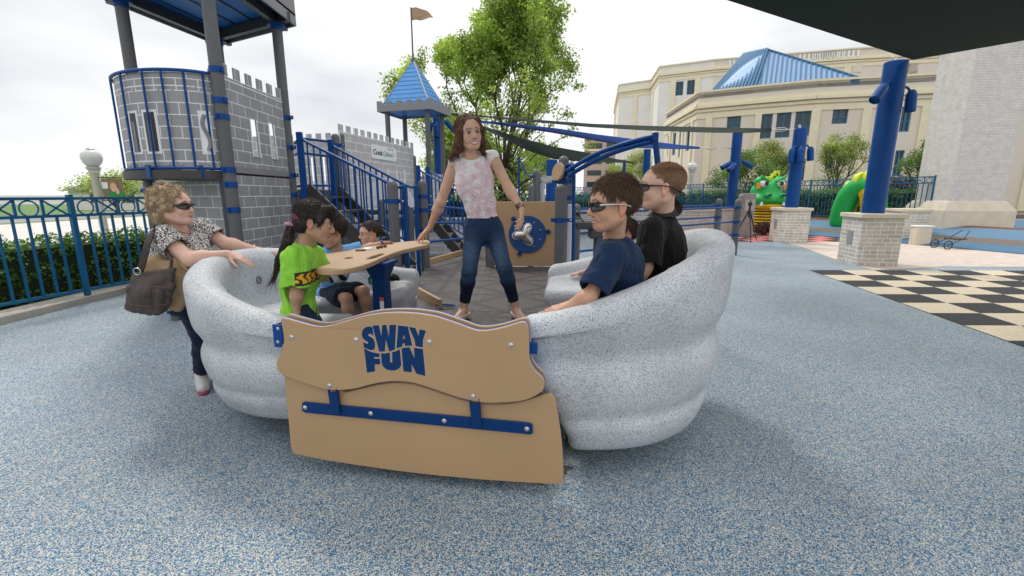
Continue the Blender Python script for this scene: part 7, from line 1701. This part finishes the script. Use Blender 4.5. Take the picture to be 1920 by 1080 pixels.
# ---- serpent (needs the field tools above)
zc = atY(1438,365,18.5).z
k_ = 18.5/FPX
vox([('e',(sx,sy,zc+.12),(.56,.50,.44),.1,'u'),('e',(sx,sy-.22,zc-.20),(.66,.52,.32),.15,'u'),('e',(sx-.36,sy-.2,zc+.50),(.22,.25,.20),.1,'u'),('e',(sx+.36,sy-.2,zc+.50),(.22,.25,.20),.1,'u'),('e',(sx-.3,sy-.72,zc-.02),(.13,.12,.08),.08,'u'),('e',(sx+.3,sy-.72,zc-.02),(.13,.12,.08),.08,'u'),
     ('e',(sx,sy-.75,zc-.36),(.62,.25,.06),.02,'s')], .045, M['lg'], 'head', parent=srp)
vox([('e',(sx,sy-.18,zc-.42),(.54,.50,.15),.05,'u')], .045, M['ly'], 'lower_jaw', parent=srp)
nb = 9
for i in range(nb):
    t0_, t1_ = i/nb, (i+1)/nb; z0_ = (zc-.45)*(1-t0_); z1_ = (zc-.45)*(1-t1_)+.03; wx_ = .42+.14*t0_; b = MB(); b.lathe([(wx_*.86,z1_),(wx_,z1_+.03),(wx_,z0_-.03),(wx_*.9,z0_)], (sx-.10*t0_,sy+.05,0), 22); o = b.build('neck_ring', M['ly'], None); par(o, srp)
    if i: b = MB(); b.lathe([(wx_*.9,z0_-.012),(wx_*.9,z0_+.045)], (sx-.10*t0_,sy+.05,0), 22); par(b.build('neck_joint', M['lb'], None), srp)
for q in (-1,1):
    b = MB(); b.lathe([(0,-.10),(.13,-.06),(.16,0),(.13,.06),(0,.10)], (sx+q*.34,sy-.40,zc+.42), 14, Matrix.Diagonal((.95,.8,1.5)).to_3x3()); e_ = par(b.build('eye', M['lw'], None, smooth=180), srp)
    b = MB(); b.bx((sx+q*.29-.045,sy-.60,zc+.34),(sx+q*.29+.045,sy-.53,zc+.50)); par(b.build('pupil', M['lb'], None), e_) if False else par(b.build('pupil', M['lb'], None), srp)
    b = MB(); b.bar((sx+q*.14,sy-.45,zc+.50),(sx+q*.48,sy-.45,zc+.70),.10,.07); par(b.build('brow', M['lg'], None), srp)
    b = MB(); b.bx((sx+q*.50-.07,sy-.44,zc+.22),(sx+q*.50+.05,sy-.34,zc+.46)); par(b.build('cheek_block', mat('orange_brick',(.75,.28,.01),.4), None, bevel=.01), srp)
    b = MB(); b.bx((sx+q*.27-.06,sy-.86,zc-.04),(sx+q*.27+.06,sy-.80,zc+.02)); par(b.build('nostril', M['lb'], None), srp)
    b = MB(); b.lathe([(.07,0),(.055,.08),(0,.20)], (sx+q*.42,sy-.58,zc-.42), 10); par(b.build('tooth', M['lw'], None), srp)
b = MB()
for i, (dx, dz, w_) in enumerate(((.28,.72,.10),(.36,.82,.08),(.22,.62,.10),(-.1,.58,.08),(.05,.60,.09))): b.bx((sx+dx-w_,sy-.1,zc+dz-.1),(sx+dx+w_,sy+.1,zc+dz+.10))
par(b.build('crest', M['ll'], None, bevel=.01), srp)
# body arch
ab = empty('serpent_arch', (14.2,16.2,.3), 0, 'green brick serpent body arching out of the splash pad with a lime yellow crest', 'sculpture')
P0 = [atY(x, y, 17.4-(x-1572)*.014) for x, y in ((1575,414),(1580,392),(1590,370),(1604,354),(1622,347),(1637,354),(1641,380),(1641,412))]
pp_ = smooth2(P0, 5); g = SDF(*bounds(pp_, .6), .06)
for i in range(len(pp_)-1): g.cone(pp_[i], pp_[i+1], .34, .34, .03)
for i in range(0, len(pp_)-1): g.ell(Vector(pp_[i])+Vector((0,-.28,0)), [.14,.10,.10], None, .03)
o = g.build('body', M['lg'], None, None, sm=0); o.data.polygons.foreach_set('use_smooth', [False]*len(o.data.polygons)); par(o, ab)
b = MB()
for cx_, cy_, cr_ in ((1585,366,.22),(1598,352,.27),(1616,339,.30),(1638,333,.32)):
    c_ = atY(cx_, cy_, 17.4-(cx_-1572)*.014); b.lathe([(0,-.13),(cr_*.93,-.13),(cr_,-.10),(cr_,.10),(cr_*.93,.13),(0,.13)], c_, 22, Matrix.Rotation(R(90),3,'X'))
par(b.build('crest', M['ll'], None), ab)
b = MB()
for i in range(1, len(pp_)-1): a_ = Vector(pp_[i]); d_ = (Vector(pp_[min(i+1,len(pp_)-1)])-a_).normalized(); n_ = Vector((-d_.z,0,d_.x)); b.box(a_-n_*.34, (.16,.34,.16))
par(b.build('belly_plates', M['ly'], None, bevel=.01), ab)
M['wheelblue'] = M['blue_hdpe']
# ================================================================ buildings
M['stucco'] = mat('beige_stucco', (.70,.63,.53), .9, .05, .6, bump=.2, bscale=20); M['stucco_l'] = mat('light_grey_stucco', (.76,.73,.68), .9, .05, .6); M['cream'] = mat('cream_trim', (.78,.70,.50), .85, .05, 2)
M['glassb'] = mat('dark_window_glass', (.015,.03,.045), .08, .3, 1.5, spec=.8); M['teal'] = mat('teal_window_frame', (.012,.14,.26), .4); M['roof_m'] = mat('blue_standing_seam', (.28,.42,.62), .5, .05, .5); M['roof_rib'] = mat('blue_seam_rib', (.02,.14,.28), .4)
def facade(root, A, B, z0, z1, wall_m, cor=True, wins=(), pil=(), th=.5, base=None):
    """one wall face A->B as seen from outside (left to right); windows cut as recessed openings with frames"""
    A = Vector((A[0],A[1])); B = Vector((B[0],B[1])); d = (B-A); Lh = d.length; d.normalize(); n = Vector((d.y,-d.x)); ang = math.atan2(d.y,d.x); inv = Matrix.Translation(-Vector(root.location))
    def place(o): o.location = (A.x,A.y,0); o.rotation_euler = (0,0,ang); o.parent = root; o.matrix_parent_inverse = inv; return o
    holes = [[(x0,a),(x1,a),(x1,b_),(x0,b_)] for x0,x1,a,b_ in wins]
    b = MB(); b.plate([(0,z0),(Lh,z0),(Lh,z1),(0,z1)], th, holes=holes, f=lambda x, y, z: (x,y,z)); place(b.build('wall', wall_m))
    for x0,x1,a,b_ in wins:
        fr = MB(); w = .10
        for (p,q) in (((x0,a),(x1,a+w)),((x0,b_-w),(x1,b_)),((x0,a+w),(x0+w,b_-w)),((x1-w,a+w),(x1,b_-w)),(((x0+x1)/2-w/2,a+w),((x0+x1)/2+w/2,b_-w)),((x0+w,a+(b_-a)*.36),(x1-w,a+(b_-a)*.36+w))): fr.bx((p[0],.14,p[1]),(q[0],.24,q[1]))
        wo = place(fr.build('window', M['teal'])); g_ = MB(); g_.bx((x0,.22,a),(x1,.25,b_)); gl = g_.build('pane', M['glassb'], wo)
    if cor:
        b = MB(); H = z1-z0
        for zz, hh, pr in ((z1-.16,.16,.22),(z1-1.20,.22,.18),(z1-1.48,.26,.32),(z1-1.80,.22,.14),(z1-2.35,.42,.08)): b.bx((-.02,-pr,zz),(Lh+.02,.0-.003,zz+hh))
        place(b.build('cornice', M['cream']))
    if pil:
        for x, w in pil: b = MB(); b.bx((x-w/2,-.13,z0),(x+w/2,-.003,z1-2.352)); place(b.build('pilaster', M['cream']))
    return ang
Hn = 10.5
near = [atZ(x,y,Hn) for x,y in ((1250,213),(1311,172),(1421,160),(1534,149),(1770,136))]
extra = near[4]+(near[4]-near[3])*1.6; near = [p.xy for p in near]+[extra.xy]
hb = empty('hospital_building', (near[2].x,near[2].y,0), 0, 'beige two storey hospital wing with cream cornices and a blue hipped metal roof', 'building')
def ax(A, B, px_, y_=260):        # distance along the wall where a pixel column meets it
    A = Vector(A); B = Vector(B); d = (B-A).normalized(); n = Vector((d.y,-d.x,0)); p = onplane(px_, y_, (A.x,A.y,1), n); return (Vector((p.x,p.y))-A).dot(d)
def az(A, B, px_, py_):
    A = Vector(A); B = Vector(B); d = (B-A).normalized(); return onplane(px_, py_, (A.x,A.y,1), Vector((d.y,-d.x,0))).z
def win(A, B, x0, x1, y0, y1): z1, z0 = az(A,B,(x0+x1)/2,y0), az(A,B,(x0+x1)/2,y1); return (ax(A,B,x0,(y0+y1)/2), ax(A,B,x1,(y0+y1)/2), z0, z1)
a, c = near[0], near[1]; Ls = (c-a).length
facade(hb, a, c, 0, Hn, M['stucco'], wins=[(Ls*.12,Ls*.12+1.2,5.6,7.9),(Ls*.30,Ls*.30+1.2,5.6,7.9),(Ls*.52,Ls*.52+1.2,5.2,7.9),(Ls*.74,Ls*.74+1.2,5.6,7.9),(Ls*.3,Ls*.3+1.2,1.6,3.4),(Ls*.62,Ls*.62+1.2,1.6,3.4)], pil=[(Ls*.22,.5),(Ls*.64,.5),(Ls*.9,.5)])
a, c = near[1], near[2]
facade(hb, a, c, 0, Hn, M['stucco'], wins=[win(a,c,1363,1389,217,240.5), win(a,c,1419.8,1419.9,217,240)][:1], pil=[(ax(a,c,1327),.55)])
a, c = near[2], near[3]
facade(hb, a, c, 0, Hn, M['stucco_l'] if False else M['stucco'], wins=[win(a,c,1422,1447,214,260), win(a,c,1455,1482,211,258), win(a,c,1490,1519,208,255), win(a,c,1494,1510,298,338), win(a,c,1460,1474,302,340)], pil=[(ax(a,c,1524),.6),(.3,.5)])
a, c = near[3], near[4]
facade(hb, a, c, 0, Hn, M['stucco'], wins=[win(a,c,1561,1590,201,232), win(a,c,1689,1708,196,247), win(a,c,1676,1693,282,330), win(a,c,1548,1562,290,320)], pil=[(ax(a,c,1618),.6),(ax(a,c,1727),.6)])
facade(hb, near[4], near[5], 0, Hn, M['stucco'], wins=[(3,5,5.2,8),(8,10,5.2,8)], pil=[(6.5,.6)])
# flat roof and hipped metal roof
b = MB(); bk = [near[5]+Vector((8,22)), near[0]+Vector((8,8))]; pl5 = [*near, *bk]; b.plate([(p.x,p.y) for p in pl5], .3, f=lambda x, y, z: (x,z,Hn-.6+y)); par(b.build('flat_roof', mat('roof_gravel',(.35,.34,.32),.9), None), hb)
def hip(root, eL, eR, back, apexes, z0):
    pass
e0, e1 = atY(1313,171,46), atY(1421,160,43.4); e2 = atY(1612,137,42.5); zE = Hn-.25
E0 = atZ(1318,174,Hn-.1)+Vector((1.2,1.4,0)); E1 = atZ(1421,161,Hn-.1)+Vector((.3,1.0,0)); E2 = atZ(1612,142,Hn-.1)+Vector((.6,.8,0)); dpt = Vector((3.2,14.5,0))
A1 = atY(1440,94,(E1.y+E2.y)/2+6.0); A0 = atY(1396,103,E0.y+8.0)
E3 = E2+dpt; E4 = E0+dpt; b = MB()
b.add([E0,E1,E2,E3,E4,A0,A1], [(0,1,6,5),(1,2,6),(2,3,6),(3,4,5,6),(4,0,5)]); hr_ = b.build('hipped_roof', M['roof_m'], None); par(hr_, hb)
b = MB()
def ribs(P, Q, S, T_, n):   # from eave edge P-Q up to ridge S-T_
    for i in range(n+1):
        t = i/n; p = P.lerp(Q,t); q = S.lerp(T_,t); b.bar(p+Vector((-.1,-.1,.12)), q+Vector((-.1,-.1,.12)), .14, .16)
ribs(E0,E1,A0,A1,13)
nR = 20
for i in range(nR+1):
    t = i/nR; p = E1.lerp(E2,t); s_ = (E2-E1).normalized(); 
    # rib runs square to the eave until it meets a hip line
    apx = (A1-E1).dot(s_)/((E2-E1).length); u = t/apx if t < apx else (1-t)/(1-apx); top = (E1.lerp(A1,u) if t < apx else E2.lerp(A1,u)); b.bar(p+Vector((0,0,.05)), top+Vector((0,0,.05)), .11, .11)
for p, q in ((E0,A0),(E1,A1),(E2,A1),(A0,A1)): b.bar(p+Vector((0,0,.06)), q+Vector((0,0,.06)), .22, .14)
for p, q in ((E0,E1),(E1,E2)): b.bar(p-Vector((0,0,.12)), q-Vector((0,0,.12)), .16, .40)
par(b.build('seam_ribs', M['roof_rib'], None), hb)
# tall block behind
Ht = 21.0
tp_ = [atZ(x,y,Ht) for x,y in ((1153,200),(1162,158),(1222,149),(1238,124),(1340,111),(1600,90),(1705,84))]; tp_ = [p.xy for p in tp_]; tp_.append(tp_[-1]+(tp_[-1]-tp_[-2])*2.2)
tb = empty('hospital_tower_block', (tp_[3].x,tp_[3].y,0), 0, 'taller pale hospital block rising behind the hipped blue roof', 'building')
def tallface(a, c, m, wins=(), pil=(), cuts=()):
    a = Vector(a); c = Vector(c); facade(tb, a, c, 0, Ht, m, wins=wins, pil=pil)
tallface(tp_[0], tp_[1], M['stucco_l'], pil=[(2,.8),(9,.8)]); tallface(tp_[1], tp_[2], M['stucco_l'], pil=[(3.2,.7)]); tallface(tp_[2], tp_[3], M['stucco_l'], pil=[(3,.8)])
a, c = tp_[3], tp_[4]; tallface(a, c, M['stucco_l'], [win(a,c,1267,1281,153,179), win(a,c,1288,1303,150,177)], [(ax(a,c,1262,160),.8),(ax(a,c,1308,160),.8)])
a, c = tp_[4], tp_[5]; tallface(a, c, M['stucco'], [win(a,c,1599,1616,119,135)], [(ax(a,c,1590,120),.8)])
a, c = tp_[5], tp_[6]; tallface(a, c, M['stucco'], [win(a,c,1657,1675,115,137), win(a,c,1706,1722,110,138)], [(ax(a,c,1690,110),.8)])
tallface(tp_[6], tp_[7], M['stucco'], pil=[(10,.8)])
dd_ = (tp_[5]-tp_[4]).normalized()
for pxx in (1370,1500,1527,1545,1573):   # parapet openings with little balusters
    s0 = ax(tp_[4],tp_[5],pxx,100); base_ = tp_[4]+dd_*s0
    for k in range(5): p = base_+dd_*(k*.55)+Vector((dd_.y,-dd_.x))*.10; b = MB(); b.box((p.x,p.y,Ht-.75), (.26,.30,.85), rz=math.atan2(dd_.y,dd_.x)); par(b.build('parapet_baluster', M['lw']), tb)
# tan office block far away
ob = empty('office_block', (20,95,0), R(-12), 'distant tan office block with dark ribbon windows behind the arch', 'building')
q0, q1 = atY(1097,258,95), atY(1150,256,95); b = MB(); zt_ = q0.z; b.bx((q0.x-20,0,0),(q1.x-20+6,20,zt_)); b.build('wall', mat('tan_concrete',(.52,.40,.32),.9,.05,1), ob)
for zz in (zt_*.24,zt_*.42,zt_*.60,zt_*.84):
    for xx in (q0.x-20+.7, q0.x-20+4.4): b = MB(); b.bx((xx,-.10,zz),(xx+2.8,-.003,zz+1.0)); w_ = b.build('window', M['glassb'], ob)
b = MB(); b.bx((q0.x-20+.2,-.14,zt_*.80),(q1.x-20+5.5,-.105,zt_*.83)); b.build('ledge', M['cream'], ob)
# white brick column at the right edge
cb_ = empty('white_brick_column', (atY(1775,390,15).x+.42,15.2,0), R(-9), 'massive white brick column on a cream stone base at the right edge', 'column')
x_ = .0; b = MB(); b.bx((-.62,-.62,1.25),(.9,.9,6.5)); b.build('shaft', mat('white_brick',(.6,.58,.55),.85,build=bricks((.60,.57,.54),(.55,.52,.50),(.68,.66,.62),.22,.075,.008,bump=.3)), cb_)
b = MB(); b.add([(-.80,-.80,0),(1.2,-.80,0),(1.2,1.2,0),(-.80,1.2,0),(-.80,-.80,.95),(1.2,-.80,.95),(1.2,1.2,.95),(-.80,1.2,.95),(-.68,-.68,1.25),(.96,-.68,1.25),(.96,.96,1.25),(-.68,.96,1.25)], [(3,2,1,0),(0,1,5,4),(1,2,6,5),(2,3,7,6),(3,0,4,7),(4,5,9,8),(5,6,10,9),(6,7,11,10),(7,4,8,11),(8,9,10,11)]); b.build('stone_base', M['stonecap'], cb_, bevel=.02)
# low brick wall behind the rails
lw_ = empty('low_brick_wall', (6.3,17.2,0), 0, 'low grey brick wall with a stone coping behind the guard rails', 'wall')
A_, B_ = Vector((1.6,17.6,0)), Vector((7.9,17.05,0)); b = MB(); b.bar(A_+Vector((0,0,.42)), B_+Vector((0,0,.42)), .35, .84); par(b.build('brickwork', M['brick'], None), lw_); b = MB(); b.bar(A_+Vector((0,0,.885)), B_+Vector((0,0,.885)), .45, .09); par(b.build('coping', M['stonecap'], None, bevel=.01), lw_)
# ------------------------------------------------ lamps
def lamp(label, x, y, zt, s=1.0, banner=False, shaft=None):
    r = empty('street_lamp', (x,y,0), 0, label, 'street lamp'); pm = shaft or mat('lamp_post_paint', (.50,.47,.42), .6, .05, 5)
    b = MB(); b.lathe([(.16*s,0),(.16*s,.3),(.10*s,.4),(.095*s,zt-.75*s),(.13*s,zt-.70*s),(.12*s,zt-.64*s),(.17*s,zt-.58*s),(.17*s,zt-.54*s)], (x,y,0), 18); par(b.build('post', pm, None, smooth=40), r)
    b = MB(); b.lathe([(.12*s,zt-.54*s),(.20*s,zt-.44*s),(.25*s,zt-.30*s),(.23*s,zt-.18*s),(.15*s,zt-.10*s),(.09*s,zt-.08*s),(.10*s,zt-.04*s),(.03*s,zt-.0*s),(0,zt+.03*s)], (x,y,0), 24); par(b.build('globe', mat('frosted_globe', (.62,.62,.60), .25), None, smooth=60), r)
    if banner:
        u = .0; z1 = zt-.62; z0 = z1-.42; bx0 = x+.12; w = .42
        b = MB(); b.bx((bx0,y-.01,z0),(bx0+w,y+.01,z1)); bn = par(b.build('banner', mat('banner_brown',(.20,.13,.09),.6,.3,9), None), r)
        def pl2(nm, pts, c, dy): bb = MB(); bb.plate(pts, .003, f=lambda X, Y_, Z: (X,y-.011-dy+Y_,Z)); par(bb.build(nm, mat(nm+'_ink', c, .6, .12, 12), None), r)
        ell_ = lambda cx, cz, rx, rz: [(cx+rx*math.cos(t), cz+rz*math.sin(t)) for t in np.linspace(0,6.283,20)[:-1]]
        pl2('banner_green', [(bx0+.75*.10,z0),(bx0+w,z0),(bx0+w,z0+.85*.16),(bx0+.75*.40,z0+.85*.24),(bx0+.75*.22,z0+.85*.22),(bx0+.75*.12,z0+.85*.12)], (.02,.22,.05), .003)
        pl2('banner_hair', ell_(bx0+.75*.31,z0+.85*.34,.75*.12,.8*.13), (.30,.16,.07), .004); pl2('banner_face', ell_(bx0+.75*.32,z0+.85*.29,.75*.085,.8*.115), (.62,.36,.26), .007); pl2('banner_hand', ell_(bx0+.75*.42,z0+.85*.20,.75*.05,.8*.08), (.62,.38,.28), .010); pl2('banner_white', [(bx0+.75*.01,z1-.20),(bx0+.75*.17,z1-.20),(bx0+.75*.17,z1-.07),(bx0+.75*.01,z1-.07)], (.7,.7,.7), .006)
        b = MB(); b.bar((x,y,z1+.02),(bx0+w,y,z1+.02),.02); b.bar((x,y,z0-.02),(bx0+w,y,z0-.02),.02); par(b.build('banner_arm', M['dark_steel'], None), r)
    return r
q = atY(168,276,9.6); lamp('street lamp with a frosted globe and a photo banner behind the left fence', q.x, q.y, q.z, .72, True)
q = atY(1299,302,36); lamp('white globe street lamp in front of the hospital, right of the boys', q.x, q.y, q.z, 1.5, shaft=mat('white_lamp_paint',(.6,.6,.58),.5))
q = atY(1379,290,24); lamp('white globe street lamp peeking out behind the farthest blue post', q.x, q.y, q.z, 1.0, shaft=mat('white_lamp_paint2',(.6,.6,.58),.5))
# podium sign, tripod, wheels, chain
pd = empty('podium_sign', (atY(1398,400,16.2).x,16.2,0), R(6), 'grey podium sign board behind the tripod', 'sign'); b = MB(); b.plate([(-.24,0),(.24,0),(.24,1.42),(.20,1.50),(-.16,1.50),(-.24,1.40)], .35, f=lambda x, y, z: (x,y-.17,z), bev=.02); b.build('body', mat('grey_brown_stone',(.30,.27,.25),.7,.15,6), pd); b = MB(); b.bx((-.18,-.19,.90),(.18,-.172,1.28)); b.build('plaque', mat('grey_plaque',(.42,.40,.38),.4), pd)
q = atZ(1405,431); tr = empty('tripod', (q.x,14.4,0), 0, 'black camera tripod standing in front of the podium sign', 'tripod'); qx = atY(1405,400,14.4).x; ht = atY(1405,392,14.4).z
for a_ in (-100,20,150): b = MB(); b.tube([Vector((0,0,ht)), Vector((.42*math.cos(R(a_)), .42*math.sin(R(a_)), .0))], [.022,.014], 8); o = b.build('leg', M['frame_dark'], tr)
b = MB(); b.lathe([(.03,ht-.25),(.03,ht+.1),(.06,ht+.11),(.06,ht+.2),(.03,ht+.22),(0,ht+.3)], (0,0,0), 12); b.build('column', M['frame_dark'], tr); tr.location = (qx,14.4,0)
def chain(label, a, b_, n):
    bb = MB()
    for i in range(n):
        t = (i+.5)/n; p = a.lerp(b_, t); p.z -= .10*math.sin(math.pi*t); u = Vector((1,0,0)) if i % 2 else Vector((0,0,1)); d = (b_-a).normalized(); w = d.cross(u).normalized()
        bb.tube([p+d*.045*math.cos(k)+w*.022*math.sin(k) for k in np.linspace(0,6.283,11)[:-1]], .006, 5, closed=True)
    o = bb.build('chain', M['steel']); tag(o, label, 'chain')
chain('steel chain slung low from the rear pillar toward the right edge', atZ(1700,428)+Vector((.3,0,.55)), atZ(1775,428)+Vector((1.2,1.0,.50)), 34)
wl = empty('stroller', (atY(1768,438,12.2).x+.2,12.2,0), 0, 'dark stroller wheel and frame at the far right edge', 'stroller')
for dy in (0,.4):
    b = MB(); b.tube([Vector((.11*math.cos(t), dy, .12+.11*math.sin(t))) for t in np.linspace(0,6.283,28)[:-1]], .014, 8, closed=True); [b.bar((0,dy,.12),(.10*math.cos(t),dy,.12+.10*math.sin(t)),.006) for t in np.linspace(0,6.283,9)[:-1]]; b.build('wheel', M['frame_dark'], wl, smooth=60)
b = MB(); b.tube([(0,0,.12),(.0,.4,.12)], .012, 8); b.tube([(0,0,.12),(.4,.0,.30),(.6,.1,.5)], .012, 8); b.tube([(0,.4,.12),(.4,.4,.30),(.6,.3,.5)], .012, 8); b.bx((.2,.02,.26),(.5,.38,.29)); b.build('frame', M['dark_steel'], wl)
# small white board on the rear pillar
bd_ = empty('white_block', (atY(1722,438,13.4).x+.05,13.4,0), R(-9), 'small white stone block standing beside the rear brick pillar on the right', 'stone block'); b = MB(); b.bx((-.18,-.15,0),(.22,.15,.52)); b.build('block', M['stonecap'], bd_, bevel=.015); b = MB(); b.bx((-.20,-.17,.52),(.24,.17,.57)); b.build('cap', M['white'], bd_, bevel=.008)
# far left buildings
hs = empty('house', (-36,44,0), 0, 'distant grey roofed house behind the left fence', 'building'); b = MB(); b.bx((-6,0,0),(6,8,1.8)); b.build('wall', M['stucco_l'], hs); b = MB(); b.add([(-6.6,-.5,1.8),(6.6,-.5,1.8),(6.6,8.5,1.8),(-6.6,8.5,1.8),(-2,4,4.0),(2,4,4.0)], [(0,1,5,4),(1,2,5),(2,3,4,5),(3,0,4),(3,2,1,0)]); b.build('roof', mat('grey_shingles',(.16,.16,.17),.8,.15,2), hs)
for xx in (-4,-1,2.5): b = MB(); b.bx((xx,-.05,.7),(xx+1.2,-.003,1.5)); b.build('window', M['glassb'], hs)
lb_ = empty('long_building', (-27,50,0), 0, 'long low cream building with a blue metal roof far left', 'building'); b = MB(); b.bx((-8,0,0),(16,9,2.0)); b.build('wall', M['stucco'], lb_); b = MB(); b.add([(-8.6,-.6,2.0),(16.6,-.6,2.0),(16.6,9.6,2.0),(-8.6,9.6,2.0),(-8.6,4.5,3.0),(16.6,4.5,3.0)], [(0,1,5,4),(2,3,4,5),(1,2,5),(3,0,4),(3,2,1,0)]); b.build('roof', M['roof_rib'], lb_)
for k in range(6): b = MB(); b.bx((-6+k*3.6,-.05,.6),(-4.6+k*3.6,-.003,1.5)); b.build('window', M['glassb'], lb_)
# dirt strip and stain where the lower panel meets the ground
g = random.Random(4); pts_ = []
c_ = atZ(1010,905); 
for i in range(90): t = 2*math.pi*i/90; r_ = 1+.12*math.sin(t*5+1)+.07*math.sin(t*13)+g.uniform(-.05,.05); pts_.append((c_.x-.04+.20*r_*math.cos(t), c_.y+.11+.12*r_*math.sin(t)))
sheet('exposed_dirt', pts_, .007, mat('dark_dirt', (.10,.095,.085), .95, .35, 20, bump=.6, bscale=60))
